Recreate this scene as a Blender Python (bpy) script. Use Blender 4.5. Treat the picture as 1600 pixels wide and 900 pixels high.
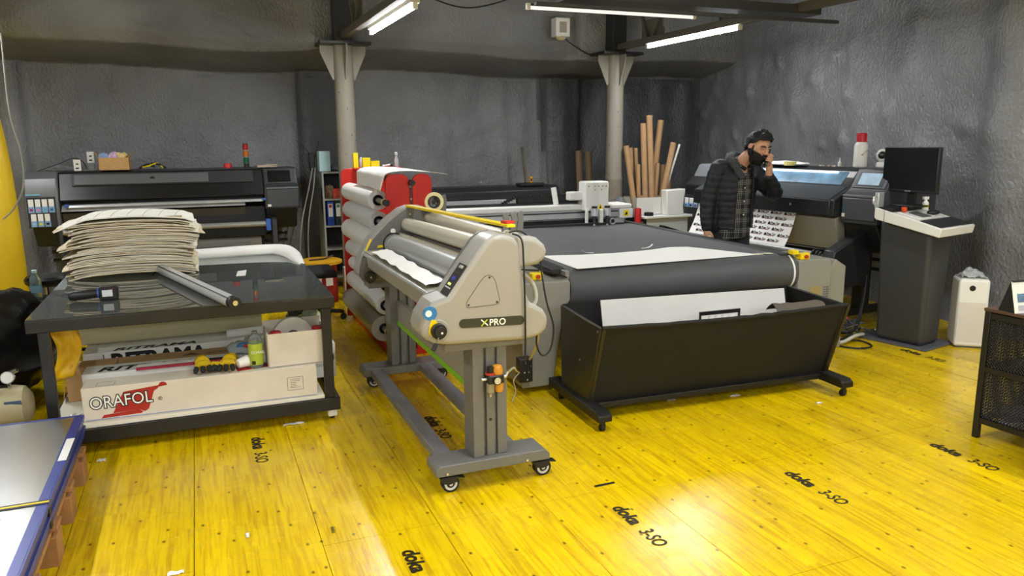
import bpy, bmesh, math, random
from mathutils import Vector, Matrix, noise
random.seed(7)
PI = math.pi
for _o in list(bpy.data.objects): bpy.data.objects.remove(_o)
scene = bpy.context.scene
COL = scene.collection

# ------------------------------------------------------------------ camera
cd = bpy.data.cameras.new('camera'); cam = bpy.data.objects.new('camera', cd); COL.objects.link(cam)
cd.sensor_width = 36.0; cd.lens = 1205/1600*36.0; cd.clip_start = 0.05; cd.clip_end = 60
cam.matrix_world = Matrix(((0.92679, 0.07877, -0.36722, 0.0), (-0.37549, 0.17384, -0.91039, 0.0), (-0.00791, 0.98163, 0.19063, 1.67), (0, 0, 0, 1)))
scene.camera = cam

# ------------------------------------------------------------------ world, exposure
w = bpy.data.worlds.new('world'); scene.world = w; w.use_nodes = True
w.node_tree.nodes['Background'].inputs[0].default_value = (0.75, 0.85, 1.0, 1)
w.node_tree.nodes['Background'].inputs[1].default_value = 0.03
scene.view_settings.view_transform = 'Standard'; scene.view_settings.look = 'None'
scene.view_settings.gamma = 1.0; scene.view_settings.use_curve_mapping = False
scene.view_settings.exposure = 0.56
TUBE_W = 21.0          # watts of each lit fluorescent tube

# ------------------------------------------------------------------ helpers
def lin(h):
    h = h.lstrip('#'); r = [int(h[i:i+2], 16)/255 for i in (0, 2, 4)]
    return tuple((c/12.92 if c <= .04045 else ((c+.055)/1.055)**2.4) for c in r)

MATS = {}
def mat(name, col, rough=.5, metal=0.0, var=0.0, vscale=8.0, bump=0.0, bscale=60.0, coat=0.0, emit=None, es=1.0, trans=0.0, ior=1.45, stretch=(1, 1, 1), spec=.5, alpha=1.0):
    if name in MATS: return MATS[name]
    m = bpy.data.materials.new(name); m.use_nodes = True; nt = m.node_tree; b = nt.nodes['Principled BSDF']
    c = lin(col) if isinstance(col, str) else col
    b.inputs['Base Color'].default_value = (*c, 1); b.inputs['Roughness'].default_value = rough
    b.inputs['Metallic'].default_value = metal; b.inputs['Coat Weight'].default_value = coat
    b.inputs['Specular IOR Level'].default_value = spec; b.inputs['IOR'].default_value = ior
    b.inputs['Transmission Weight'].default_value = trans; b.inputs['Alpha'].default_value = alpha
    if emit:
        b.inputs['Emission Color'].default_value = (*(lin(emit) if isinstance(emit, str) else emit), 1); b.inputs['Emission Strength'].default_value = es
    if var > 0 or bump > 0:
        tc = nt.nodes.new('ShaderNodeTexCoord'); mp = nt.nodes.new('ShaderNodeMapping'); mp.inputs['Scale'].default_value = stretch
        nt.links.new(tc.outputs['Object'], mp.inputs['Vector'])
        if var > 0:
            n = nt.nodes.new('ShaderNodeTexNoise'); n.inputs['Scale'].default_value = vscale; n.inputs['Detail'].default_value = 4
            nt.links.new(mp.outputs[0], n.inputs['Vector'])
            r = nt.nodes.new('ShaderNodeValToRGB'); r.color_ramp.elements[0].position = .3; r.color_ramp.elements[1].position = .7
            r.color_ramp.elements[0].color = (*[x*(1-var) for x in c], 1); r.color_ramp.elements[1].color = (*[min(1, x*(1+var)) for x in c], 1)
            nt.links.new(n.outputs['Fac'], r.inputs[0]); nt.links.new(r.outputs[0], b.inputs['Base Color'])
        if bump > 0:
            n2 = nt.nodes.new('ShaderNodeTexNoise'); n2.inputs['Scale'].default_value = bscale; n2.inputs['Detail'].default_value = 3
            nt.links.new(mp.outputs[0], n2.inputs['Vector'])
            bp = nt.nodes.new('ShaderNodeBump'); bp.inputs['Strength'].default_value = bump; bp.inputs['Distance'].default_value = .01
            nt.links.new(n2.outputs['Fac'], bp.inputs['Height']); nt.links.new(bp.outputs[0], b.inputs['Normal'])
    MATS[name] = m
    return m

class MB:
    def __init__(s): s.v = []; s.f = []; s.m = []; s.cur = 0
    def add(s, vs, fs):
        o = len(s.v); s.v += [tuple(p) for p in vs]; s.f += [[i+o for i in f] for f in fs]; s.m += [s.cur]*len(fs); return s
    def box(s, x0, x1, y0, y1, z0, z1):
        return s.add([(x0,y0,z0),(x1,y0,z0),(x1,y1,z0),(x0,y1,z0),(x0,y0,z1),(x1,y0,z1),(x1,y1,z1),(x0,y1,z1)],
                     [(3,2,1,0),(4,5,6,7),(0,1,5,4),(1,2,6,5),(2,3,7,6),(3,0,4,7)])
    def obox(s, c, size, rot=(0,0,0)):
        M = Matrix.Translation(c) @ (Matrix.Rotation(rot[2],4,'Z') @ Matrix.Rotation(rot[1],4,'Y') @ Matrix.Rotation(rot[0],4,'X'))
        a, b, d = [x/2 for x in size]
        vs = [M @ Vector(p) for p in ((-a,-b,-d),(a,-b,-d),(a,b,-d),(-a,b,-d),(-a,-b,d),(a,-b,d),(a,b,d),(-a,b,d))]
        return s.add(vs, [(3,2,1,0),(4,5,6,7),(0,1,5,4),(1,2,6,5),(2,3,7,6),(3,0,4,7)])
    def beam(s, p0, p1, wd, ht, up=(0,0,1)):
        p0, p1 = Vector(p0), Vector(p1); d = (p1-p0).normalized(); u = Vector(up); x = d.cross(u).normalized(); u = x.cross(d)
        vs = []
        for p in (p0, p1):
            for a, b in ((-1,-1),(1,-1),(1,1),(-1,1)): vs.append(p + x*(a*wd/2) + u*(b*ht/2))
        return s.add(vs, [(3,2,1,0),(4,5,6,7),(0,1,5,4),(1,2,6,5),(2,3,7,6),(3,0,4,7)])
    def cyl(s, p0, p1, r, n=16, r2=None, caps=True):
        p0, p1 = Vector(p0), Vector(p1); r2 = r if r2 is None else r2
        d = (p1-p0).normalized(); a = Vector((0,0,1)) if abs(d.z) < .9 else Vector((1,0,0)); x = d.cross(a).normalized(); y = d.cross(x)
        vs = [p0 + (x*math.cos(2*PI*i/n)+y*math.sin(2*PI*i/n))*r for i in range(n)] + [p1 + (x*math.cos(2*PI*i/n)+y*math.sin(2*PI*i/n))*r2 for i in range(n)]
        fs = [(i,(i+1)%n,n+(i+1)%n,n+i) for i in range(n)]
        if caps: fs += [tuple(range(n))[::-1], tuple(range(n,2*n))]
        return s.add(vs, fs)
    def ring(s, p0, p1, ro, ri, n=24):
        p0, p1 = Vector(p0), Vector(p1); d = (p1-p0).normalized(); a = Vector((0,0,1)) if abs(d.z) < .9 else Vector((1,0,0)); x = d.cross(a).normalized(); y = d.cross(x)
        vs = []
        for p, r in ((p0,ro),(p1,ro),(p1,ri),(p0,ri)): vs += [p + (x*math.cos(2*PI*i/n)+y*math.sin(2*PI*i/n))*r for i in range(n)]
        fs = []
        for k in range(4):
            k2 = (k+1) % 4
            fs += [(k*n+i, k*n+(i+1)%n, k2*n+(i+1)%n, k2*n+i) for i in range(n)]
        return s.add(vs, fs)
    def pipe(s, path, r, n=8, closed=False):
        P = [Vector(p) for p in path]; vs = []; m = len(P); prev = None
        rr = r if isinstance(r, (list, tuple)) else [r]*m
        for i, p in enumerate(P):
            if closed: d = (P[(i+1)%m]-P[i-1]).normalized()
            else: d = (P[min(i+1,m-1)]-P[max(i-1,0)]).normalized()
            if prev is None:
                a = Vector((0,0,1)) if abs(d.z) < .9 else Vector((1,0,0)); x = d.cross(a).normalized()
            else: x = (prev - d*prev.dot(d)).normalized()
            prev = x; y = d.cross(x)
            vs += [p + (x*math.cos(2*PI*k/n)+y*math.sin(2*PI*k/n))*rr[i] for k in range(n)]
        fs = [(i*n+k, i*n+(k+1)%n, (i+1)*n+(k+1)%n, (i+1)*n+k) for i in range(m-1) for k in range(n)]
        if closed: fs += [((m-1)*n+k, (m-1)*n+(k+1)%n, (k+1)%n, k) for k in range(n)]
        else: fs += [tuple(range(n))[::-1], tuple(range((m-1)*n, m*n))]
        return s.add(vs, fs)
    def prism(s, pts, axis, a, b):
        n = len(pts)
        g = {'y': lambda p, t: (p[0], t, p[1]), 'x': lambda p, t: (t, p[0], p[1]), 'z': lambda p, t: (p[0], p[1], t)}[axis]
        vs = [g(p, a) for p in pts] + [g(p, b) for p in pts]
        return s.add(vs, [tuple(range(n)), tuple(range(n, 2*n))[::-1]] + [(i, n+i, n+(i+1)%n, (i+1)%n) for i in range(n)])
    def lathe(s, prof, c=(0,0,0), n=20, axis='z'):
        vs = []; cx, cy, cz = c
        for r, h in prof:
            for i in range(n):
                a = 2*PI*i/n; x, y = r*math.cos(a), r*math.sin(a)
                vs.append((cx+x, cy+y, cz+h) if axis == 'z' else ((cx+x, cy+h, cz+y) if axis == 'y' else (cx+h, cy+x, cz+y)))
        m = len(prof)
        fs = [(j*n+i, j*n+(i+1)%n, (j+1)*n+(i+1)%n, (j+1)*n+i) for j in range(m-1) for i in range(n)]
        fs += [tuple(range(n))[::-1], tuple(range((m-1)*n, m*n))]
        return s.add(vs, fs)
    def sph(s, c, r, nu=16, nv=10, M=None):
        if not isinstance(r, (tuple, list)): r = (r, r, r)
        vs = []; M = M or Matrix.Identity(3)
        for j in range(nv+1):
            t = PI*j/nv
            for i in range(nu):
                a = 2*PI*i/nu
                vs.append(Vector(c) + M @ Vector((r[0]*math.sin(t)*math.cos(a), r[1]*math.sin(t)*math.sin(a), r[2]*math.cos(t))))
        return s.add(vs, [(j*nu+i, j*nu+(i+1)%nu, (j+1)*nu+(i+1)%nu, (j+1)*nu+i) for j in range(nv) for i in range(nu)])
    def surf(s, fn, nu, nv):
        vs = [fn(i/nu, j/nv) for j in range(nv+1) for i in range(nu+1)]
        return s.add(vs, [(j*(nu+1)+i, j*(nu+1)+i+1, (j+1)*(nu+1)+i+1, (j+1)*(nu+1)+i) for j in range(nv) for i in range(nu)])
    def sheet(s, fn, nu, nv, t):
        """closed thin sheet: surface fn(u,v) with thickness t below"""
        top = [Vector(fn(i/nu, j/nv)) for j in range(nv+1) for i in range(nu+1)]
        bot = [p - Vector((0,0,t)) for p in top]; N = len(top); w_ = nu+1
        fs = [(j*w_+i, j*w_+i+1, (j+1)*w_+i+1, (j+1)*w_+i) for j in range(nv) for i in range(nu)]
        fs += [tuple(N+k for k in f[::-1]) for f in fs]
        edge = [i for i in range(nu)] + [nu + j*w_ for j in range(nv)] + [nv*w_+nu-i for i in range(nu)] + [(nv-j)*w_ for j in range(nv)]
        m = len(edge); fs += [(edge[k], N+edge[k], N+edge[(k+1)%m], edge[(k+1)%m]) for k in range(m)]
        return s.add(top+bot, fs)
    def mesh(s, name, mats, smooth=None, weld=False):
        me = bpy.data.meshes.new(name); me.from_pydata(s.v, [], s.f); me.update()
        bm = bmesh.new(); bm.from_mesh(me)
        if weld: bmesh.ops.remove_doubles(bm, verts=bm.verts, dist=1e-5)
        bmesh.ops.recalc_face_normals(bm, faces=bm.faces); bm.to_mesh(me); bm.free()
        for m in (mats if isinstance(mats, (list, tuple)) else [mats]): me.materials.append(m)
        if not weld and any(s.m): me.polygons.foreach_set('material_index', s.m)
        if smooth is not None:
            me.shade_smooth(); me.set_sharp_from_angle(angle=math.radians(smooth))
        return me

def link(o, parent=None):
    COL.objects.link(o)
    if parent is not None: o.parent = parent
    return o
def tag(o, label=None, cat=None, group=None, kind=None):
    if label: o['label'] = label
    if cat: o['category'] = cat
    if group: o['group'] = group
    if kind: o['kind'] = kind
    return o
def thing(name, label, cat, loc=(0,0,0), rz=0.0, group=None, kind=None):
    o = bpy.data.objects.new(name, None); o.empty_display_size = .1; link(o)
    o.location = loc; o.rotation_euler = (0, 0, rz); tag(o, label, cat, group, kind)
    o['_'] = 0; del o['_']
    return o
def root_matrix(o):
    M = Matrix.Translation(o.location) @ o.rotation_euler.to_matrix().to_4x4()
    return root_matrix(o.parent) @ M if o.parent else M
def part(parent, name, mb, m, smooth=35, bev=0.0, world=False, label=None, kind=None, seg=2, weld=False):
    """one mesh object under parent (or top-level when parent is None); world=True: vertices given in world coordinates"""
    if world and parent is not None:
        I = root_matrix(parent).inverted(); mb.v = [tuple(I @ Vector(p)) for p in mb.v]
    o = bpy.data.objects.new(name, mb.mesh(name, m, smooth, weld)); link(o, parent)
    if bev > 0:
        md = o.modifiers.new('bevel', 'BEVEL'); md.width = bev; md.segments = seg; md.limit_method = 'ANGLE'; md.angle_limit = math.radians(38); md.harden_normals = False
    if label: o['label'] = label
    if kind: o['kind'] = kind
    return o
def solid(name, label, cat, mb, m, base=None, group=None, kind=None, **kw):
    """top-level single mesh; vertices given in world coordinates, origin moved to base"""
    if base is None:
        xs = [p[0] for p in mb.v]; ys = [p[1] for p in mb.v]; zs = [p[2] for p in mb.v]
        base = ((min(xs)+max(xs))/2, (min(ys)+max(ys))/2, min(zs))
    mb.v = [(p[0]-base[0], p[1]-base[1], p[2]-base[2]) for p in mb.v]
    o = part(None, name, mb, m, **kw); o.location = base; tag(o, label, cat, group, kind)
    return o
def copy_tree(o, parent=None):
    c = o.copy(); COL.objects.link(c); c.parent = parent
    for ch in list(o.children): copy_tree(ch, c)
    return c
def text_mb(txt, size, org, xd, yd, depth=.0006, bold=0.0, shear=0.0, sx=1.0, align='LEFT', space=1.0):
    """flat lettering: org = baseline start, xd/yd = unit directions of reading and of letter tops"""
    cu = bpy.data.curves.new('t', 'FONT'); cu.body = txt; cu.size = size; cu.offset = bold; cu.shear = shear; cu.align_x = align; cu.space_character = space
    cu.resolution_u = 3; cu.extrude = depth/2
    ob = bpy.data.objects.new('t', cu); COL.objects.link(ob)
    bpy.context.view_layer.update()
    me = bpy.data.meshes.new_from_object(ob.evaluated_get(bpy.context.evaluated_depsgraph_get()))
    xd, yd, org = Vector(xd), Vector(yd), Vector(org); zd = xd.cross(yd)
    mb = MB(); mb.add([org + xd*(p.co.x*sx) + yd*p.co.y + zd*(p.co.z+depth/2) for p in me.vertices], [tuple(f.vertices) for f in me.polygons])
    bpy.data.objects.remove(ob); bpy.data.curves.remove(cu); bpy.data.meshes.remove(me)
    return mb
def arc(cx, cy, r, a0, a1, n=8):
    return [(cx+r*math.cos(math.radians(a0+(a1-a0)*i/n)), cy+r*math.sin(math.radians(a0+(a1-a0)*i/n))) for i in range(n+1)]
def smoothpath(pts, n=8):
    P = [Vector(p) for p in pts]; out = []
    for i in range(len(P)-1):
        p0, p1, p2, p3 = P[max(i-1,0)], P[i], P[i+1], P[min(i+2,len(P)-1)]
        for k in range(n):
            t = k/n; out.append(.5*((2*p1)+(-p0+p2)*t+(2*p0-5*p1+4*p2-p3)*t*t+(-p0+3*p1-3*p2+p3)*t**3))
    out.append(P[-1]); return out
def caster(parent, x, y, z0, r=.045, wm=None, fm=None, ang=0.0, wd=.026):
    """swivel caster: wheel on the floor at x,y ; z0 = mounting height. Child 'caster' with sub-part 'wheel'"""
    ca, sa = math.cos(ang), math.sin(ang); off = r*.55
    wx, wy = x+off*ca, y+off*sa
    m = MB(); m.box(x-.03, x+.03, y-.03, y+.03, z0-.008, z0); m.cyl((x,y,z0-.008),(x,y,z0-.022),.02,12)
    nx, ny = -sa, ca
    for sgn in (-1, 1):
        c = Vector((wx+nx*sgn*(wd*.5+.006), wy+ny*sgn*(wd*.5+.006), 0)); t = Vector((nx,ny,0))*.002
        q = [Vector((x-ca*.025,y-sa*.025,z0-.015)), Vector((x+ca*.05,y+sa*.05,z0-.015)), Vector((wx+ca*.018,wy+sa*.018,r-.012)), Vector((wx-ca*.018,wy-sa*.018,r-.012))]
        q = [Vector((p.x+nx*sgn*(wd*.5+.006), p.y+ny*sgn*(wd*.5+.006), p.z)) for p in q]
        m.add([p-t for p in q]+[p+t for p in q], [(0,1,2,3),(7,6,5,4),(0,4,5,1),(1,5,6,2),(2,6,7,3),(3,7,4,0)])
    m.box(x-.028, x+.045*abs(ca)+.01, y-.02-wd*.3, y+.02+wd*.3, z0-.02, z0-.012)
    c = part(parent, 'caster', m, fm)
    wv = MB(); n = Vector((nx,ny,0)); p = Vector((wx,wy,r))
    wv.cyl(p-n*wd*.5, p+n*wd*.5, r, 24); wv.cur = 1; wv.cyl(p-n*(wd*.5+.003), p+n*(wd*.5+.003), r*.62, 20)
    part(c, 'wheel', wv, [wm, MATS['hub']], bev=.002)
    return c
# ------------------------------------------------------------------ shared materials
BLACK = mat('black_plastic', '#1b1c1d', .42)
DARK = mat('dark_grey_plastic', '#2b2d2f', .45, var=.06, vscale=30)
MIDG = mat('mid_grey_plastic', '#505254', .45)
STEELBLK = mat('black_painted_steel', '#1f1e1c', .38, var=.12, vscale=12)
GREYST = mat('grey_powder_coat', '#6d6c69', .45, var=.06, vscale=14, bump=.05, bscale=300)
LAMG = mat('warm_light_grey_plastic', '#b3aea4', .35)
ALU = mat('aluminium', '#cfd1d3', .36, .65, var=.06, vscale=5)
CHROME = mat('chrome', '#d8d8d8', .12, 1.0)
WHITE = mat('white_plastic', '#e6e5e0', .38)
WHITEP = mat('white_paper', '#efeeea', .7)
RUBBER = mat('black_rubber', '#161616', .75)
MATS['hub'] = mat('wheel_hub', '#c9c9c6', .35)
RED = mat('red_paint', '#c01c14', .35, var=.06, vscale=6)
YEL = mat('yellow_plastic', '#f0d20c', .4)
CARD = mat('kraft_cardboard', '#c19a66', .85, var=.07, vscale=14, stretch=(1, 1, 6))
BLUE = mat('blue_plastic', '#3d62b4', .4)
INK = mat('black_print', '#121212', .6)
FLOORINK = mat('faded_black_print', '#2a220c', .5)
CABLE = mat('black_cable', '#17181a', .5)
WCABLE = mat('grey_cable', '#b9b7ae', .5)
GLASSW = mat('clear_glass', '#f4fbf8', .02, trans=1.0, ior=1.5)

# ------------------------------------------------------------------ floor: lacquered yellow three-ply shuttering panels
def floor_material():
    m = bpy.data.materials.new('yellow_shuttering_panel'); m.use_nodes = True; nt = m.node_tree; N = nt.nodes; L = nt.links
    b = N['Principled BSDF']; g = N.new('ShaderNodeNewGeometry')
    sx = N.new('ShaderNodeSeparateXYZ'); L.new(g.outputs['Position'], sx.inputs[0])
    def math_(op, a, b_=None):
        n = N.new('ShaderNodeMath'); n.operation = op
        for i, x in enumerate((a, b_)):
            if x is None: continue
            if isinstance(x, (int, float)): n.inputs[i].default_value = x
            else: L.new(x, n.inputs[i])
        return n.outputs[0]
    # boards glued side by side inside each panel
    st = math_('FLOOR', math_('MULTIPLY', math_('ADD', sx.outputs[0], 10.133), 1/0.1004))
    seg = math_('FLOOR', math_('ADD', math_('MULTIPLY', sx.outputs[1], .4), math_('MULTIPLY', st, .37)))
    cb = N.new('ShaderNodeCombineXYZ'); L.new(st, cb.inputs[0]); L.new(seg, cb.inputs[1])
    wn = N.new('ShaderNodeTexWhiteNoise'); wn.noise_dimensions = '2D'; L.new(cb.outputs[0], wn.inputs['Vector'])
    # grain
    mp = N.new('ShaderNodeMapping'); mp.inputs['Scale'].default_value = (26, 1.3, 1); L.new(g.outputs['Position'], mp.inputs['Vector'])
    off = N.new('ShaderNodeVectorMath'); off.operation = 'ADD'; L.new(mp.outputs[0], off.inputs[0]); L.new(wn.outputs['Color'], off.inputs[1])
    gr = N.new('ShaderNodeTexNoise'); gr.inputs['Scale'].default_value = 2.2; gr.inputs['Detail'].default_value = 5; gr.inputs['Distortion'].default_value = .8; L.new(off.outputs[0], gr.inputs['Vector'])
    r1 = N.new('ShaderNodeValToRGB'); e = r1.color_ramp.elements; e[0].position = .33; e[1].position = .56
    e[0].color = (*lin('#cda204'), 1); e[1].color = (*lin('#eecb06'), 1); L.new(gr.outputs['Fac'], r1.inputs[0])
    hs = N.new('ShaderNodeHueSaturation'); L.new(r1.outputs[0], hs.inputs['Color'])
    L.new(math_('ADD', math_('MULTIPLY', wn.outputs['Value'], .20), .86), hs.inputs['Value'])
    # knots
    mk = N.new('ShaderNodeMapping'); mk.inputs['Scale'].default_value = (3.0, 1.9, 1); L.new(g.outputs['Position'], mk.inputs['Vector'])
    vo = N.new('ShaderNodeTexVoronoi'); vo.voronoi_dimensions = '2D'; vo.inputs['Scale'].default_value = 2.0; L.new(mk.outputs[0], vo.inputs['Vector'])
    rk = N.new('ShaderNodeValToRGB'); rk.color_ramp.elements[0].position = .022; rk.color_ramp.elements[1].position = .055
    rk.color_ramp.elements[0].color = (.9, .9, .9, 1); rk.color_ramp.elements[1].color = (0, 0, 0, 1); L.new(vo.outputs['Distance'], rk.inputs[0])
    mx = N.new('ShaderNodeMix'); mx.data_type = 'RGBA'; L.new(rk.outputs[0], mx.inputs[0]); L.new(hs.outputs[0], mx.inputs[6]); mx.inputs[7].default_value = (*lin('#5c3c04'), 1)
    # scuffs and dirt
    ms = N.new('ShaderNodeMapping'); ms.inputs['Scale'].default_value = (1.6, 2.6, 1); ms.inputs['Rotation'].default_value = (0, 0, .5); L.new(g.outputs['Position'], ms.inputs['Vector'])
    dn = N.new('ShaderNodeTexNoise'); dn.inputs['Scale'].default_value = 2.3; dn.inputs['Detail'].default_value = 9; dn.inputs['Roughness'].default_value = .68; L.new(ms.outputs[0], dn.inputs['Vector'])
    rd = N.new('ShaderNodeValToRGB'); rd.color_ramp.elements[0].position = .62; rd.color_ramp.elements[1].position = .82
    rd.color_ramp.elements[0].color = (0, 0, 0, 1); rd.color_ramp.elements[1].color = (.6, .6, .6, 1); L.new(dn.outputs['Fac'], rd.inputs[0])
    m2 = N.new('ShaderNodeMix'); m2.data_type = 'RGBA'; L.new(rd.outputs[0], m2.inputs[0]); L.new(mx.outputs[2], m2.inputs[6]); m2.inputs[7].default_value = (*lin('#7d5c10'), 1)
    L.new(m2.outputs[2], b.inputs['Base Color'])
    rr = N.new('ShaderNodeMapRange'); rr.inputs[1].default_value = .3; rr.inputs[2].default_value = .75; rr.inputs[3].default_value = .20; rr.inputs[4].default_value = .34
    L.new(dn.outputs['Fac'], rr.inputs[0]); L.new(rr.outputs[0], b.inputs['Roughness'])
    bp = N.new('ShaderNodeBump'); bp.inputs['Strength'].default_value = .10; bp.inputs['Distance'].default_value = .003
    L.new(gr.outputs['Fac'], bp.inputs['Height']); L.new(bp.outputs[0], b.inputs['Normal'])
    b.inputs['Specular IOR Level'].default_value = .5
    return m
FLOORM = floor_material()
floor = thing('floor', 'yellow lacquered wooden shuttering panels laid over the whole floor', 'floor', kind='structure')
part(floor, 'subfloor', MB().box(-5.2, 8.2, -5.2, 10.2, -.06, -.021), mat('dark_gap', '#241a04', .9))
PW = .5016
pmesh = {}
for k in range(-10, 17):
    x0 = -.133 + k*PW
    off = 3.05 if k % 4 in (1, 2, 3) else 4.62
    if k == 10: off = 4.55
    y = off - 2.5*4
    while y < 9.7:
        L_ = 2.5
        if 'p' not in pmesh:
            pmesh['p'] = MB().box(.0015, PW-.0015, .0015, L_-.0015, -.021, 0).mesh('panel', FLOORM)
        o = bpy.data.objects.new('panel', pmesh['p']); link(o, floor); o.location = (x0, y, random.uniform(-.0006, .0006))
        y += L_
for x, y in ((.17, 4.42), (.66, 2.88), (1.645, 2.88), (2.625, 2.87), (3.605, 2.85), (5.05, 4.33), (1.17, 4.36), (4.06, 4.33)):
    part(floor, 'panel_print', text_mb('doka', .094, (x, y, .0012), (0,-1,0), (1,0,0), bold=.0035, shear=.12, sx=.96), FLOORINK, smooth=None)
    part(floor, 'panel_print', text_mb('3-SO', .094, (x, y-.232, .0012), (0,-1,0), (1,0,0), bold=.0012, shear=.1, sx=.74), FLOORINK, smooth=None)
for x, y in ((-.3, 3.0), (.42, 3.2)):
    part(floor, 'panel_print', text_mb('doka', .03, (x, y, .0012), (0,-1,0), (1,0,0)), FLOORINK, smooth=None)

# ------------------------------------------------------------------ sprayed foam walls
def foam_material(name, c0, c1):
    m = bpy.data.materials.new(name); m.use_nodes = True; nt = m.node_tree; N = nt.nodes; L = nt.links; b = N['Principled BSDF']
    g = N.new('ShaderNodeNewGeometry')
    n = N.new('ShaderNodeTexNoise'); n.inputs['Scale'].default_value = 1.1; n.inputs['Detail'].default_value = 6; L.new(g.outputs['Position'], n.inputs['Vector'])
    r = N.new('ShaderNodeValToRGB'); r.color_ramp.elements[0].position = .32; r.color_ramp.elements[1].position = .7
    r.color_ramp.elements[0].color = (*lin(c0), 1); r.color_ramp.elements[1].color = (*lin(c1), 1); L.new(n.outputs['Fac'], r.inputs[0]); L.new(r.outputs[0], b.inputs['Base Color'])
    b.inputs['Roughness'].default_value = .33; b.inputs['Specular IOR Level'].default_value = .6
    mp = N.new('ShaderNodeMapping'); mp.inputs['Scale'].default_value = (1, 1, .75); L.new(g.outputs['Position'], mp.inputs['Vector'])
    n1 = N.new('ShaderNodeTexNoise'); n1.inputs['Scale'].default_value = 42; n1.inputs['Detail'].default_value = 4; L.new(mp.outputs[0], n1.inputs['Vector'])
    n2 = N.new('ShaderNodeTexNoise'); n2.inputs['Scale'].default_value = 6; n2.inputs['Detail'].default_value = 5; L.new(mp.outputs[0], n2.inputs['Vector'])
    a = N.new('ShaderNodeMath'); a.operation = 'MULTIPLY_ADD'; a.inputs[1].default_value = .9; L.new(n1.outputs['Fac'], a.inputs[0]); L.new(n2.outputs['Fac'], a.inputs[2])
    bp = N.new('ShaderNodeBump'); bp.inputs['Strength'].default_value = .8; bp.inputs['Distance'].default_value = .022; L.new(a.outputs[0], bp.inputs['Height']); L.new(bp.outputs[0], b.inputs['Normal'])
    return m
FOAM = foam_material('grey_sprayed_foam', '#67686b', '#828487')
FOAMD = foam_material('dark_and_shaded_foam', '#46484c', '#525458')
def fb(x, y, z, sc=1.0, amp=1.0):
    return amp*noise.fractal(Vector((x*sc, y*sc, z*sc)), 1.0, 2.1, 4)
BW = 9.55
def prof(z):     # depth offset of the back wall towards the room at height z (overhanging ring beam)
    if z < 2.46: return 0.0
    if z < 2.60: t = (z-2.46)/.14; return .90*t**.8
    if z < 2.72: return .90+.06*((z-2.60)/.12)
    return .96
def back_fn(u, v):
    x = -5.2 + 12.6*u
    z = 2.42*v/.5 if v < .5 else (2.42+.30*(v-.5)/.2 if v < .7 else 2.72+1.28*(v-.7)/.3)     # more rows through the soffit
    lip = .035*math.sin(x*1.7+.6) + .03*noise.noise(Vector((x*1.3, 3.1, 0)))
    d = prof(z+lip)
    p = 0.0
    for cx, wd, ht in ((-1.78, .20, .16), (4.55, .30, .14), (1.45, .34, .10)):   # foam over the studs behind the pillars
        t = abs(x-cx)/wd
        if t < 1: p = max(p, ht*(1-t*t)**.5 if ht > .15 else ht*min(1, (1-t)*4))
    vert = .040*noise.noise(Vector((x*4.2, 7.7, z*.35))) if z < 2.4 else 0
    n_ = fb(x, 5, z, 1.3, .035) + fb(x, 9, z, 5.0, .008)
    return (x, BW - d - p - n_ - vert, z)
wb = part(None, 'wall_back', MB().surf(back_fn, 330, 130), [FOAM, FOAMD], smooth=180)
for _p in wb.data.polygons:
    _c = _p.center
    if _c.z < 2.47 and (_c.x > 4.28+.05*math.sin(_c.z*2) or 1.12 < _c.x < 1.75): _p.material_index = 1  # shade of the right corner put into the colour; dark strip behind left pillar
tag(wb, 'dark grey sprayed foam wall at the back with an overhanging band', 'wall', kind='structure')
# right wall runs slightly outwards towards the back
RW0, RW1 = Vector((5.35, -5.0, 0)), Vector((6.82, 9.9, 0))
rdir = (RW1-RW0).normalized(); rn = Vector((-rdir.y, rdir.x, 0))
def right_fn(u, v):
    p = RW0.lerp(RW1, u); z = 4.0*v; s = u*15
    n_ = fb(s, 2, z, .7, .065) + fb(s, 4, z, 4.2, .009)
    blob = 0.0
    for bs, bz, br in RBLOBS:
        d2 = (s-bs)**2+(z-bz)**2
        if d2 < br*br*4: blob += .035*math.exp(-d2/(br*br))
    rib = .12*math.exp(-((s-9.55)/.22)**2)
    foot = .10*max(0, 1-z/.25)
    q = p + rn*(n_+blob+rib+foot); return (q.x, q.y, z)
RBLOBS = [(random.uniform(11, 14.6), random.uniform(.8, 2.6), random.uniform(.04, .09)) for _ in range(46)] + [(random.uniform(9.6, 13), random.uniform(1.2, 3.2), random.uniform(.08, .2)) for _ in range(24)]
wr = part(None, 'wall_right', MB().surf(right_fn, 300, 120), FOAM, smooth=180)
tag(wr, 'grey sprayed foam wall on the right with bulges and glossy highlights', 'wall', kind='structure')
for nm, mb in (('wall_left', MB().box(-5.3, -5.2, -5.2, 10, 0, 4)), ('wall_front', MB().box(-5.2, 6, -5.3, -5.2, 0, 4))):
    tag(part(None, nm, mb, FOAM), 'grey foam covered side of the workshop outside the picture', 'wall', kind='structure')
tag(part(None, 'ceiling', MB().box(-5.3, 8.2, -5.3, 10.2, 4.0, 4.1), mat('ceiling_grey', '#a9abae', .8)), 'grey workshop ceiling high above the trusses', 'ceiling', kind='structure')

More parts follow.
